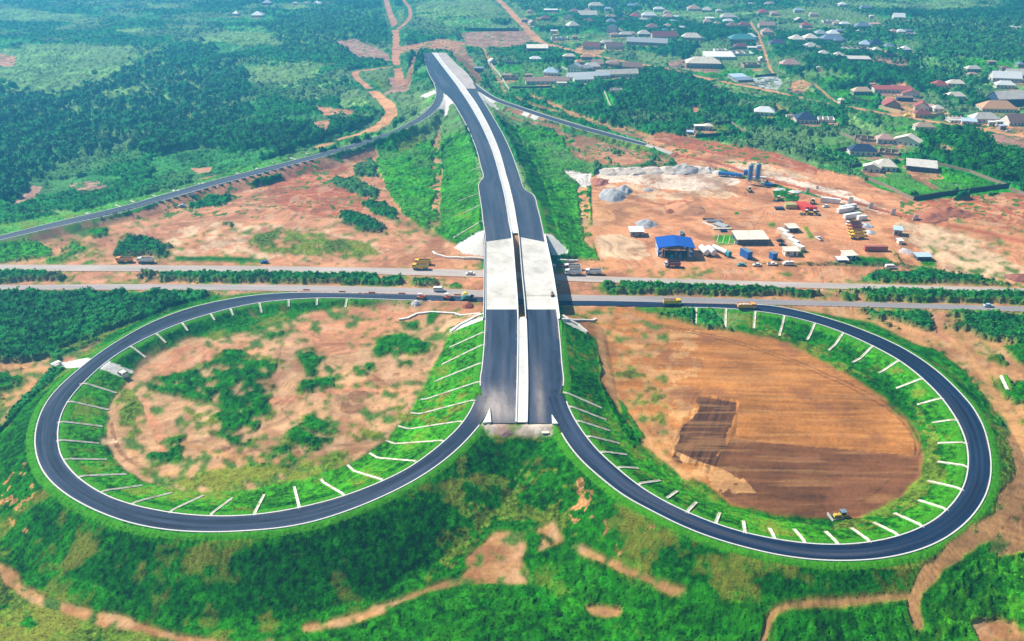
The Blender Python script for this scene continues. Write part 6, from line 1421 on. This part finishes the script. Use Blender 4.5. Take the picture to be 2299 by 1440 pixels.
def roller(c, canopy):
    r = empty('road_roller', (0, 0, 0), cat='road roller')
    m = MB(); m.box(.2, 0, .7, 4.2, 1.6, .75, taper=.9, tx=.85); m.box(1.35, 0, 1.44, 1.5, 1.4, .35, taper=.8); m.build('body', pm(c), r, bevel=.08)
    for x in (-1.7, 1.75):
        m = MB(); m.tube((x, -.95, .7), (x, .95, .7), .7, n=16); m.build('drum', pm('dark'), r)
    m = MB()
    for a in (-1.25, .25):
        for s in (-.65, .65): m.box(a, s, 1.4, .09, .09, 1.25)
    m.box(-.5, 0, 1.4, .5, .6, .7); m.build('canopy_post', pm('dark'), r)
    m = MB(); m.box(-.5, 0, 2.65, 2.1, 1.8, .28, taper=.85); m.build('canopy', pm(canopy), r, bevel=.05)
    return r
R1 = roller('roller', 'white')
place(R1, 946, 673, 0, 'orange roller with white canopy on fresh asphalt, left one of the pair', 'road rollers')
place(R1, 1006, 673, 0, 'orange roller with white canopy on fresh asphalt, nearer the green paver', 'road rollers')
place(roller('orange', 'slate'), 1240, 664, 90, 'small orange roller alone on the pale concrete bridge deck', 'road rollers', z=TOP - .02, scale=.72)
def paver():
    r = empty('asphalt_paver', (0, 0, 0), cat='asphalt paver')
    m = MB(); m.box(.2, 0, .6, 3.4, 2.3, 1.1, taper=.95); m.build('body', pm('green'), r, bevel=.06)
    m = MB(); m.add([(1.9, -1.5, .7), (3.3, -1.5, .9), (3.3, 1.5, .9), (1.9, 1.5, .7), (1.9, -1.6, 1.9), (3.4, -1.6, 1.7), (3.4, 1.6, 1.7), (1.9, 1.6, 1.9)], [(3, 2, 1, 0), (0, 1, 5, 4), (1, 2, 6, 5), (2, 3, 7, 6), (3, 0, 4, 7)]); m.build('hopper', pm('dark'), r)
    m = MB(); m.box(-2.2, 0, .15, 1.2, 3.2, .7); m.build('screed', pm('green'), r)
    for s in (-1, 1):
        m = MB(); m.box(.3, s * 1.1, .02, 4.2, .4, .7, tx=.85); m.build('track', pm('tyre'), r)
    m = MB(); 
    for a in (-1.5, .1): m.box(a, .9, 1.7, .1, .1, 1.3); m.box(a, -.9, 1.7, .1, .1, 1.3)
    m.build('canopy_post', pm('dark'), r)
    m = MB(); m.box(-.7, 0, 3.0, 2.5, 2.4, .8, taper=.55); m.build('canopy', pm('brightyellow'), r, bevel=.1)
    return r
place(paver(), 1048, 674, 0, 'dark green asphalt paver with bright yellow canopy just left of the bridge')
def bulldozer():
    r = empty('bulldozer', (0, 0, 0), cat='bulldozer')
    m = MB(); m.box(-.5, 0, .9, 3.2, 1.3, .95, taper=.9); m.box(1.0, 0, .9, 1.6, 1.9, .8); m.build('body', pm('bulldoz'), r, bevel=.06)
    for s in (-1, 1):
        m = MB(); m.prism([(-2.2, .25), (-1.9, 0), (1.9, 0), (2.3, .35), (2.2, .8), (1.7, 1.0), (-1.8, .9), (-2.2, .6)], s * 1.15 - .3, s * 1.15 + .3); m.build('track', pm('dark'), r)
        m = MB(); m.tube((-3.0, s * 1.1, .5), (.2, s * 1.1, .6), .12, n=6); m.build('push_arm', pm('bulldoz'), r)
    m = MB(); m.add([(-3.1, -1.9, .05), (-3.3, -1.9, .6), (-3.1, -1.9, 1.35), (-2.95, -1.9, 1.3), (-3.1, -1.9, .6), (-2.95, -1.9, .05)] + [(-3.1, 1.9, .05), (-3.3, 1.9, .6), (-3.1, 1.9, 1.35), (-2.95, 1.9, 1.3), (-3.1, 1.9, .6), (-2.95, 1.9, .05)],
        [(i, (i + 1) % 6, 6 + (i + 1) % 6, 6 + i) for i in range(6)] + [(0, 1, 4, 5), (1, 2, 3, 4), (6, 7, 10, 11), (7, 8, 9, 10)]); m.build('blade', pm('steel'), r)
    m = MB(); m.box(.9, 0, 1.7, 1.5, 1.5, 1.1, taper=.9); m.build('cab_glass', pm('glass'), r)
    m = MB(); m.box(.9, 0, 2.8, 1.8, 1.8, .16); m.build('cab_roof', pm('slate'), r, bevel=.04)
    m = MB(); m.tube((-.9, .3, 1.8), (-.9, .3, 2.6), .08, n=8); m.build('exhaust', pm('dark'), r)
    m = MB(); m.box(2.7, 0, .5, 1.2, .5, .35); m.box(3.25, 0, .1, .15, .6, .9); m.build('ripper', pm('dark'), r)
    return r
place(bulldozer(), 1884, 1164, 8, 'yellow bulldozer with dark cab pushing soil at bottom of right loop field')
def loader(c='sand'):
    r = empty('wheel_loader', (0, 0, 0), cat='wheel loader')
    m = MB(); m.box(1.2, 0, .9, 2.6, 1.8, 1.0, taper=.9); m.box(-1.0, 0, .8, 1.8, 1.0, .6); m.build('body', pm(c), r, bevel=.06)
    m = MB(); m.box(.1, 0, 1.7, 1.4, 1.5, 1.3, taper=.88); m.build('cab_glass', pm('glass'), r)
    m = MB(); m.box(.1, 0, 3.0, 1.6, 1.7, .15); m.build('cab_roof', pm('white'), r)
    m = MB()
    for s in (-.5, .5): m.tube((-.6, s, 1.4), (-3.0, s, .7), .12, n=6)
    m.build('lift_arm', pm(c), r)
    m = MB(); m.prism([(-4.0, .1), (-2.9, .05), (-2.8, 1.1), (-3.0, 1.15), (-3.1, .3), (-4.0, .2)], -1.4, 1.4); m.build('bucket', pm('dark'), r)
    for x in (-1.4, 1.7):
        for s in (-1, 1): wheel(r, x, s * 1.05, .75, .5)
    return r
LD = loader('bulldoz')
place(LD, 1682, 430, 95, 'yellow-tan wheel loader in front of the two blue silos', 'wheel loaders')
place(LD, 1809, 482, 10, 'yellow loader in front of the red containers, left one', 'wheel loaders')
place(LD, 1828, 483, 170, 'yellow loader in front of the red containers, right one', 'wheel loaders')
place(LD, 1747, 451, 20, 'tan loader beside the dark bush left of the olive container', 'wheel loaders')
place(LD, 1824, 457, 70, 'yellow loader just behind the right red container', 'wheel loaders')
# blue workshop with diamond patterned container walls
def box_thing(name, label, cat, px, py, rz, parts, group=None):
    x, y, z = gp(px, py); r = empty(name, (x, y, z), math.radians(rz), label, cat, group)
    for nm, mat, fn in parts:
        m = MB(); fn(m); m.build(nm, pm(mat) if isinstance(mat, str) else mat, r)
    return r
BLUER = plain('blue_sheet', (.010, .085, .42), .4, n_amp=.05, spec=.5)
def workshop():
    W, D = 19.0, 15.0; x, y, z = gp(1517, 580); r = empty('workshop', (x, y, z), math.radians(-2), 'open fronted workshop with bright blue gabled roof and blue and white container walls', 'workshop')
    m = MB(); h0, h1 = 6.0, 7.4
    m.add([(-W / 2 - .5, -.8, h0), (0, -.8, h1), (W / 2 + .5, -.8, h0), (W / 2 + .5, D, h0), (0, D, h1), (-W / 2 - .5, D, h0), (-W / 2 - .5, -.8, h0 + .2), (0, -.8, h1 + .22), (W / 2 + .5, -.8, h0 + .2), (W / 2 + .5, D, h0 + .2), (0, D, h1 + .22), (-W / 2 - .5, D, h0 + .2)],
          [(6, 7, 10, 11), (7, 8, 9, 10), (0, 5, 4, 1), (1, 4, 3, 2), (0, 1, 7, 6), (1, 2, 8, 7), (2, 3, 9, 8), (5, 0, 6, 11), (3, 4, 10, 9), (4, 5, 11, 10)])
    m.build('roof', BLUER, r)
    for s in (-1, 1):
        for lv in (0, 1):
            m = MB(); m.box(s * (W / 2 - 1.3), D / 2, lv * 2.85, 2.5, 12.4, 2.8); c = m.build('container', pm('blue'), r)
            for k in range(5):          # white triangles painted on the side and front faces
                y0 = 1.6 + k * 2.4; xo = s * (W / 2 - .03) if s < 0 else s * (W / 2 - .03); t = MB()
                xo = s * (W / 2 - .04) ; t.add([(xo + s * .01, y0, lv * 2.85 + .1), (xo + s * .01, y0 + 2.3, lv * 2.85 + .1), (xo + s * .01, y0 if k % 2 else y0 + 2.3, lv * 2.85 + 2.7)], [(0, 1, 2)]); t.build('painted_triangle', pm('white'), c)
            t = MB(); xf = s * (W / 2 - 1.3); yf = D / 2 - 6.21; t.add([(xf - 1.2, yf, lv * 2.85 + .1), (xf + 1.2, yf, lv * 2.85 + .1), (xf - 1.2 * s, yf, lv * 2.85 + 2.7)], [(0, 1, 2)]); t.build('painted_triangle', pm('white'), c)
    m = MB()
    for a in (-W / 2 + 3.2, 0, W / 2 - 3.2):
        for b in (.2, D - .4): m.box(a, b, 0, .3, .3, h0 + .1)
    m.build('post', pm('steel'), r)
    m = MB(); m.box(0, D - .3, 0, W - 5.4, .15, 4.5); m.build('back_sheet', pm('slate'), r)
workshop()
TEAL = car('teal', 'pickup_truck'); place(TEAL, 1508, 578, 80, 'teal vehicle under repair under the blue roof, left one', 'vehicles in the workshop'); place(car('slate', 'van'), 1526, 578, 80, 'grey van under repair under the blue roof, right one', 'vehicles in the workshop')
def tank(L, R_, c='white'):
    r = empty('fuel_tank', (0, 0, 0), cat='fuel tank'); m = MB()
    for a, b, r0, r1 in ((-L / 2, -L / 2 + .4, R_ * .7, R_), (-L / 2 + .4, L / 2 - .4, R_, R_), (L / 2 - .4, L / 2, R_, R_ * .7)): m.tube((a, 0, R_ + .5), (b, 0, R_ + .5), r0, r1, 18)
    m.build('tank_shell', pm(c), r, smooth=False)
    for a in (-L / 3, L / 3):
        m = MB(); m.box(a, 0, 0, .5, R_ * 1.5, .9); m.build('saddle', pm('dark'), r)
    return r
TK = tank(8.5, 1.75); place(TK, 1580, 570, 102, 'big white cylindrical tank right beside the blue workshop', 'white fuel tanks'); place(TK, 1595.5, 571, 102, 'big white cylindrical tank between its twin and the tanker truck', 'white fuel tanks')
def tanker():
    r = empty('tanker_truck', (0, 0, 0), cat='tanker truck'); m = MB()
    m.tube((-3.6, 0, 2.1), (6.6, 0, 2.1), 1.25, n=16); m.build('tank_shell', pm('white'), r)
    m = MB(); m.box(1.0, 0, .8, 12, .9, .3); m.build('chassis', pm('dark'), r)
    m = MB(); m.box(-5.2, 0, .8, 2.2, 2.4, 2.3, taper=.95, tx=.85); m.build('cab', pm('teal'), r, bevel=.08)
    m = MB(); m.box(-6.25, 0, 1.9, .12, 2.0, .8); m.build('windscreen', pm('glass'), r)
    for x in (-5.2, -3.2, 3.8, 5.1):
        for s in (-1, 1): wheel(r, x, s * 1.0, .52, .4)
    return r
place(tanker(), 1620, 570, 122, 'white tanker truck with teal cab parked slanting beside the white tanks')
def container(c, L=12.2, w=2.44, h=2.6, roofc=None, doors=True):
    r = empty('shipping_container', (0, 0, 0), cat='container'); m = MB(); m.box(0, 0, .15, L, w, h)
    n = int(L / .6)
    for i in range(n):
        for s in (-1, 1): m.box(-L / 2 + (i + .5) * L / n, s * (w / 2 + .02), .35, .28, .04, h - .4)
    m.build('shell', pm(c), r)
    m = MB(); m.box(0, 0, h + .15, L - .1, w - .1, .05); m.build('roof', pm(roofc or c), r)
    if doors: m = MB(); m.box(-L / 2 - .02, 0, .35, .06, w - .3, h - .35); m.build('door', pm(c), r)
    return r
RCN = container('red', 12); gq = 'containers in the yard'
for i, lb in enumerate(('left', 'middle', 'right')): place(RCN, 1796 + i * 9.5, 468.5, 112, 'red shipping container, %s one of the three side by side' % lb, gq)
place(container('olive', 7, 4.4), 1774, 467, 2, 'squat olive topped container left of the three red containers', gq)
place(container('rust', 12.4), 1965, 563, -1, 'long rust red container standing alone in the right of the yard', gq)
WCN = container('white', 12)
place(WCN, 1897, 476, 22, 'white container nearest the blue striped white hut', gq); place(WCN, 1903, 470, 22, 'white container behind the nearest big white container pair', gq)
place(WCN, 1912, 489, 22, 'white container in front of the white pair, right of the yard', gq)
place(container('white', 5.5), 1934, 494, 10, 'small white cabin container behind the parked dump trucks', gq)
place(container('white', 12, 2.6, 2.8), 1864, 455, -22, 'long white site office hut with a blue side near the dirt road', gq)
for x0, y0, c, lb in ((1674, 578, 'blue', 'tall blue and white container with dark roof behind the parked cars'), (1735, 581, 'blue', 'small blue and white container with black tank near the gate')):
    o = place(container(c, 7 if x0 < 1700 else 3.5, 3, 4.2 if x0 < 1700 else 3.4, 'slate', doors=False), x0, y0, 112, lb, gq)
CBN = container('cream', 7.2, 3.0, 2.7, 'white', doors=False)
for i in range(4): place(CBN, 1757 + i * 11.5, 526 + i * 11.6, -64, 'cream site cabin, %s of the slanting row from the back' % ordinal(i + 1), 'row of site cabins')
hx = dict(cat='site office', name='site_office')
zh('B', 592, 760, 1108, 1200, 'cream', 'w', 'mono', 0, label='white boxy site office in front of the slanting cabin row', dep=5, wh=2.8, **hx)
zh('B', 632, 770, 812, 918, 'cream', 'd', 'mono', 8, label='small cream roofed open hut behind the slanting cabin row', dep=6, wh=2.6, **hx)
zh('B', 15, 400, 905, 1066, 'cream', 'd', 'mono', 2, label='large cream flat roofed open shed in the middle of the yard', name='shed', cat='shed', dep=11, wh=3.2)
zh('B', 1310, 1465, 1128, 1250, 'cream', 'w', 'mono', 6, label='cream roofed hut in the lower right corner of the yard', dep=6, wh=2.6, **hx)
zh('B', 1228, 1350, 1215, 1290, 'white', 'd', 'mono', 0, label='small white canopy beside the yard gate', name='canopy', cat='canopy', dep=3.5, wh=2.0)
zh('A', 608, 775, 820, 968, 'white', 'g', 'mono', 0, label='lone white flat roofed kiosk in the left of the yard', name='kiosk', cat='kiosk', dep=7, wh=3)
zh('C', 402, 492, 640, 700, 'lightblue', 'g', 'mono', -18, label='grey-blue roofed shack beside the dirt track right of the yard', name='shack', cat='shack', dep=6)
zh('C', 612, 742, 862, 918, 'lightblue', 'd', 'mono', 0, label='blue-white roofed roadside shelter under the lone tree right of the yard', name='shelter', cat='shelter', dep=4.5, wh=2.3)
zh('C', 452, 492, 715, 775, 'white', 'w', 'mono', 0, label='tiny white kiosk below the grey-blue shack right of the yard', name='kiosk', cat='kiosk', dep=3, wh=2.2)
# concrete batching plant
def silo():
    r = empty('cement_silo', (0, 0, 0), cat='silo'); m = MB(); m.tube((0, 0, 3.5), (0, 0, 13.2), 1.6, n=20); m.tube((0, 0, 13.2), (0, 0, 13.9), 1.6, .8, 20); m.build('silo_body', pm('silo'), r)
    m = MB(); m.tube((0, 0, 1.6), (0, 0, 3.5), .3, 1.6, 16); m.build('cone', pm('steel'), r)
    m = MB()
    for a in range(4): m.box(1.5 * math.cos(a * 1.57 + .78), 1.5 * math.sin(a * 1.57 + .78), 0, .22, .22, 3.7)
    m.build('frame', pm('steel'), r)
    m = MB(); m.box(1.95, 0, 1, .12, .5, 12.5); m.build('ladder', pm('steel'), r); return r
SL = silo(); place(SL, 1681, 414, 0, 'blue cement silo, left one of the pair', 'cement silos'); place(SL, 1698, 412, 0, 'blue cement silo, right one of the pair', 'cement silos')
box_thing('batching_plant', 'blue aggregate bins and hopper of the batching plant left of the silos', 'batching plant', 1645, 398, -20, [('bin', 'blue', lambda m: [m.box(-8 + 4 * i, 0, 1.0, 3.6, 3, 1.8, taper=1.15, tx=1.05) for i in range(4)]), ('frame', 'steel', lambda m: [m.box(-9.5 + 3 * i, 0, 0, .25, 2.6, 1.1) for i in range(6)]),
          ('hopper_house', 'blue', lambda m: m.box(9, 1, 2.2, 3.8, 3.4, 3.2)), ('conveyor', 'steel', lambda m: m.tube((4, 0, 1.0), (9, 1, 3.6), .5, n=6)), ('control_cabin', 'cream', lambda m: m.box(13.5, -1.5, 0, 2.6, 2.2, 2.4))])
box_thing('water_tank', 'small blue water tank with white cabin right of the silos', 'water tank', 1726, 419, -15, [('tank_shell', 'blue', lambda m: m.tube((-2, 0, 1.4), (2, 0, 1.4), 1.1, n=14)), ('cabin', 'white', lambda m: m.box(-4.2, 2, 0, 2.4, 2, 2.3)), ('frame', 'steel', lambda m: m.box(0, 0, 0, 3.6, 1.4, .5))])
box_thing('crusher', 'cluttered white and grey plant machinery between silos and dirt road', 'machinery', 1710, 408, -20, [('frame', 'steel', lambda m: [m.box(-3 + 2 * i, 0, 0, .2, 2, 2.4) for i in range(4)]), ('housing', 'white', lambda m: m.box(0, 0, 2.2, 5, 2, 1.2)), ('motor', 'slate', lambda m: m.box(3.6, .5, 0, 1.5, 1.4, 1.3))])
# stacked beams and pipes
def stack(px, py, rz, n, L, r, c, lab, name='beam_stack', cat='stacked beams', rd=True):
    x, y, z = gp(px, py); m = MB()
    for i in range(n):
        if rd: m.tube((-L / 2, i * r * 2.05, r), (L / 2, i * r * 2.05, r), r, n=8)
        else: m.box(0, i * r * 2.3, 0, L, r * 2, r * 1.8)
    o = m.build(name, pm(c)); o.location = (x, y, z + .05); o.rotation_euler = (0, 0, math.radians(rz)); return tag(o, lab, cat)
stack(1604, 500, 0, 4, 9, .45, 'pipe', 'dark steel pipes stacked behind the frame of beams', 'pipe_stack', 'pipes'); stack(1614, 509, -50, 5, 8, .5, 'steel', 'grey concrete pipes lying slanted in the yard', 'pipe_stack', 'pipes')
stack(1592, 507, -55, 2, 11, .35, 'cream', 'two pale beams lying slanted left of the grey pipes', rd=False); stack(1622, 516, 0, 2, 11, .4, 'cream', 'two pale beams lying across below the grey pipes', rd=False); stack(1591, 494, -3, 2, 7, .35, 'dark', 'dark beams behind the stacked steel pipes', rd=False)
stack(1625, 521.5, 0, 3, 3.5, .55, 'navy', 'dark blue drums grouped below the pale beams', 'drum_group', 'drums')
stack(1757, 470, 90, 4, 3, .7, 'navy', 'dark blue drums grouped left of the olive container', 'drum_group', 'drums')
box_thing('foundation_grid', 'grid of pale foundation beams on green grass in the yard', 'foundation', 1630, 546, -18, [('beam', 'cream', lambda m: [m.box(-5 + 3.2 * i, 4, -.1, .35, 11, .55) for i in range(4)] + [m.box(-.3, -1.3, -.1, 12, .35, .5)])])
# upright pale slabs along the new cut
for i, (px, py, w, h) in enumerate(((1813, 432, 2.2, 3.5), (1834, 424, 2, 2.5), (1907.5, 457, 3.2, 4.6), (1953, 468, 2.8, 4.2), (2003, 483, 3.2, 4.4), (2054, 495, 3.6, 3.8))):
    x, y, z = gp(px, py); m = MB(); m.box(0, 0, -.3, w, .5, h, taper=.9, tx=.85); o = m.build('concrete_slab', plain('slab_pale', (.62, .60, .56), .9, n_amp=.2), bevel=.15); o.location = (x, y, z); o.rotation_euler = (.05, .1, math.radians(-25 + i * 7))
    tag(o, 'upright pale concrete slab beside the red dirt track, %s from the left' % ordinal(i + 1), 'concrete slab', 'pale slabs along the dirt track')
# junk and rubble heaps built of broken blocks
def heap(name, px, py, rx, ry, h, col, lab, cat, rough=.4, n=26, kind=None):
    x, y, z = gp(px, py); t = np.linspace(-1, 1, n); X, Y = np.meshgrid(t, t); r = np.hypot(X, Y); sd = int(px) % 97
    nz = fbm(X * 3 + sd, Y * 3, 300 + sd, 4); rq = r * (1 + .35 * (fbm(X * 2 + sd * 3, Y * 2, 310 + sd, 2) - .5) * 2); hh = np.clip(1 - rq ** 1.3, 0, 1) * (1 - rough * .6 + rough * 1.6 * nz); Zz = h * hh - .35 * (r > .97) - .05
    wx = X * rx; wy = Y * ry; zz = ground((x + wx).ravel(), (y + wy).ravel()).reshape(X.shape)
    P = np.stack([wx, wy, zz - z + Zz], -1).reshape(-1, 3); i = np.arange(n * n).reshape(n, n)
    q = np.stack([i[:-1, :-1], i[:-1, 1:], i[1:, 1:], i[1:, :-1]], -1).reshape(-1, 4)
    o = mesh_np(name, P, quads=q, smooth=True, col=(np.array(col)[None] * (.75 + .5 * nz.ravel())[:, None]), mat=tint_mat('heap_cover', .95, 1.5, .2, .6, 1.5)); o.location = (x, y, z)
    return tag(o, lab, cat)
GR = (.36, .365, .385)
heap('gravel_heap', 1375, 441, 9, 13, 4.5, GR, 'big blue-grey gravel heap at the left end of the yard', 'gravel heap', .6); heap('gravel_heap', 1402, 429, 6, 8, 3.5, GR, 'dark grey gravel heap joined behind the big blue-grey one', 'gravel heap', .6)
heap('gravel_heap', 1450, 504, 7, 7, 2.4, GR, 'small pale grey gravel heap beside the lone white kiosk', 'gravel heap', .6); heap('gravel_heap', 1456, 427, 3.5, 3.5, 1.5, GR, 'tiny grey gravel heap on the pale ground of the yard', 'gravel heap')
for i, (px, w, h) in enumerate(((1365, 9, 3.2), (1390, 9, 3.0), (1423, 12, 4.0), (1462, 11, 3.6), (1500, 10, 3.4), (1537, 13, 5.5), (1572, 9, 3.0))):
    heap('sand_heap', px, 387 - .6 * i, w, 9, h * .75, (.56, .48, .41) if i != 5 else (.45, .42, .40), 'pale aggregate heap along the back hedge of the yard, %s from the left' % ordinal(i + 1), 'aggregate heap', .85)
heap('rubble_heap', 1347, 409, 6, 8, 2.2, (.36, .14, .10), 'red brick rubble heap in the back left corner of the yard', 'rubble heap', .8)
heap('soil_heap', 1505, 476, 4, 4, 1.6, (.30, .11, .06), 'small dark red soil heap in the middle of the yard', 'soil heap', .7); heap('soil_heap', 1540, 470, 13, 13, 3.2, (.52, .24, .12), 'low wide orange soil heap in the middle of the yard', 'soil heap', .7)
heap('soil_heap', 1051, 688, 3.2, 2.6, 1.8, (.28, .09, .05), 'small dark red soil heap below the asphalt paver', 'soil heap', .4); heap('gravel_heap', 934, 683, 2.5, 2, 1.4, (.55, .55, .55), 'small pale gravel heap below the left roller', 'gravel heap')
heap('soil_heap', 2085, 490, 12, 9, 2.6, (.38, .14, .08), 'dark red rough soil mound below the long dark compound wall', 'soil heap', .9); heap('soil_heap', 2130, 478, 14, 9, 3.0, (.36, .13, .07), 'larger red rough soil mound right of the other mound', 'soil heap', .9)
heap('soil_heap', 2290, 625, 8, 6, 2, (.26, .10, .07), 'dark soil heap at the right frame edge beyond the highway', 'soil heap', .7)
WH = (.66, .65, .62)
for px, py, rx, ry, h, c, lb in ((1590, 384, 5, 4, 2.2, WH, 'heap of white sacks behind the yard beside the hedge'), (1613, 388, 4, 3, 1.6, WH, 'smaller heap of white sacks just left of the blue bins'), (1942, 507, 5, 5, 1.8, (.50, .50, .52), 'heap of white and grey scrap behind the parked dump trucks'), (1953, 522, 4, 4, 1.2, (.48, .47, .46), 'grey scrap heap right of the parked dump trucks'),
                                 (1785, 432, 5, 3, 1.4, WH, 'pile of white scrap beside the dark bush near the dirt road'), (1752, 427, 5, 3, 1.2, (.55, .55, .52), 'pale scrap pile left of the other white scrap near the dirt road'), (2035, 565, 4, 5, 1.2, (.50, .42, .42), 'colourful scrap pile beside the dirt track right of the yard'), (2138, 417, 6, 3, .8, WH, 'pale rubble strewn in the green compound')):
    heap('scrap_heap', px, py, rx, ry, h, c, lb, 'scrap heap', .9, 18)
for px, py, rx, ry, lb in ((1600, 196, 9, 6, 'dark timber pile among trees below the big hall'), (1795, 232, 16, 6, 'dark brown log pile beside the village dirt road'), (1790, 208, 9, 5, 'grey block pile beside the red clearing'), (1768, 203, 6, 4, 'grey stone pile left of the red clearing'), (1523, 150, 12, 7, 'grey stone pile left of the big hall')):
    heap('timber_heap', px, py, rx, ry, 1.6, (.20, .14, .12), lb, 'pile', .9, 18)
for i in range(5):
    stack(1693 + i * 11, 193 - i * 3, -28, 3, 7 + i % 2 * 2, .5, 'pipe', 'grey stacked blocks in the block yard, %s row from the left' % ordinal(i + 1), 'block_stack', 'block stack', rd=False)
heap('scrap_heap', 1135, 975, 3, 2, .7, (.25, .16, .14), 'dark rubbish lying at the near end of the dual carriageway', 'rubbish heap', .9, 16)
slab_o = MB(); slab_o.box(0, 0, 0, 2.6, 1.2, .35); o = slab_o.build('timber_board', pm('cream')); x, y, z = gp(1225, 973); o.location = (x, y, z + .1); o.rotation_euler = (0, 0, .05); tag(o, 'pale board lying at the near end of the right carriageway', 'board')
# culvert mouth below the apron
x, y, z = gp(276, 843); m = MB(); m.box(-1.6, 0, -.4, .4, 2.5, 2.3); m.box(1.6, 0, -.4, .4, 2.5, 2.3); m.box(0, .2, 1.5, 3.6, 2.2, .4); o = m.build('culvert', WL); o.location = (x, y, z - .2); o.rotation_euler = (0, 0, math.radians(-35)); tag(o, 'dark mouthed concrete culvert at the foot of the left loop apron', 'culvert')
x, y, z = gp(127, 821); m = MB(); m.box(-1.6, 0, -.4, .4, 2.5, 1.6); m.box(1.6, 0, -.4, .4, 2.5, 1.6); m.box(0, .2, 1.0, 3.6, 2.0, .4); o = m.build('culvert', WL); o.location = (x, y, z); o.rotation_euler = (0, 0, math.radians(60)); tag(o, 'pale concrete culvert block outside the left loop', 'culvert')
# barriers on the widening
for i, (px, py) in enumerate(((688, 653), (768, 657), (835, 659), (902, 661), (1027, 664))):
    m = MB(); m.box(0, 0, .1, 3.2, .45, .75); o = m.build('plastic_barrier', plain('barrier_brown', (.45, .20, .13), .7)); x, y, z = gp(px, py); o.location = (x, y, z + .05); tag(o, 'brownish traffic barrier along the highway edge, %s from the left' % ordinal(i + 1), 'traffic barrier', 'traffic barriers on the highway edge')
# poles
def pole(px, py, h, lab, rz=0):
    x, y, z = gp(px, py); r = empty('utility_pole', (x, y, z), math.radians(rz), lab, 'utility pole', 'utility poles'); CLEAR_D
    m = MB(); m.tube((0, 0, -.5), (0, 0, h), .17, .11, 8); m.build('pole', pm('pipe'), r); m = MB(); m.box(0, 0, h - .8, 1.8, .12, .14); m.build('crossarm', pm('pipe'), r)
for px, py, h, lb in ((1921, 243, 10, 'thin utility pole beside the dirt road left of the school'), (2112, 280, 11, 'thin utility pole beside the dirt road right of the tan house'), (1797, 195, 11, 'tall thin utility pole standing in the red clearing'), (1910, 385, 9, 'utility pole left of the cream house in the green compound'),
                      (1967, 625, 8, 'leaning pole in the bush strip beside the highway'), (1771, 596, 8, 'pole in front of the white van outside the yard'), (1780, 70, 10, 'utility pole in the middle of the village'), (1240, 105, 9, 'utility pole at the big dirt road junction')):
    pole(px, py, h, lb)

label_houses()
# ================================================================ LIGHT, AIR, CAMERA
W = bpy.data.worlds.new('World'); SC.world = W; W.use_nodes = True
wn = W.node_tree; sky = wn.nodes.new('ShaderNodeTexSky'); sky.sky_type = 'NISHITA'; sky.sun_disc = False
SUN_EL, SUN_DIR = math.radians(44), Vector((1, -.62, 0)).normalized()      # direction the light travels over the ground
sky.sun_elevation = SUN_EL
tos = -SUN_DIR
sky.sun_rotation = math.atan2(tos.x, tos.y)
sky.air_density = 1.0; sky.dust_density = 1.0; sky.ozone_density = 2.0
wn.links.new(sky.outputs['Color'], wn.nodes['Background'].inputs['Color']); wn.nodes['Background'].inputs['Strength'].default_value = .055
sd = bpy.data.lights.new('sun', 'SUN'); sd.energy = 5.0; sd.angle = math.radians(.53); sd.color = (1, .94, .82)
so = bpy.data.objects.new('sun', sd); COL.objects.link(so)
ld = Vector((SUN_DIR.x * math.cos(SUN_EL), SUN_DIR.y * math.cos(SUN_EL), -math.sin(SUN_EL)))
so.rotation_euler = ld.to_track_quat('-Z', 'Y').to_euler(); so.location = (0, 0, 400)
# air
hz = MB(); hz.box(0, 3400, -16, 16000, 9600, 16 + 196); hm = bpy.data.materials.new('haze'); hm.use_nodes = True
hn = hm.node_tree; hn.nodes.remove(hn.nodes['Principled BSDF'])
pv = hn.nodes.new('ShaderNodeVolumePrincipled'); pv.inputs['Color'].default_value = (.10, .54, 1.0, 1); pv.inputs['Density'].default_value = HAZE; pv.inputs['Anisotropy'].default_value = 0.3
hn.links.new(pv.outputs['Volume'], hn.nodes['Material Output'].inputs['Volume'])
ho = hz.build('haze', hm); ho['kind'] = 'stuff'
cam = bpy.data.cameras.new('camera'); co = bpy.data.objects.new('camera', cam); COL.objects.link(co)
cam.sensor_width = 36; cam.lens = 36 * F / 2299; cam.clip_end = 20000; cam.clip_start = 1
co.location = (0, 0, H); co.rotation_euler = (math.pi / 2 - TH, 0, 0)
SC.camera = co
vs = SC.view_settings; vs.view_transform = 'Standard'; vs.look = 'None'; vs.gamma = 1; vs.exposure = EXPO; vs.use_curve_mapping = False
SC.cycles.use_denoising = True
try: SC.cycles.denoiser = 'OPENIMAGEDENOISE'
except Exception: pass
SC.cycles.max_bounces = 5; SC.cycles.diffuse_bounces = 3; SC.cycles.glossy_bounces = 2; SC.cycles.transparent_max_bounces = 4; SC.cycles.volume_bounces = 0
SC.render.film_transparent = False
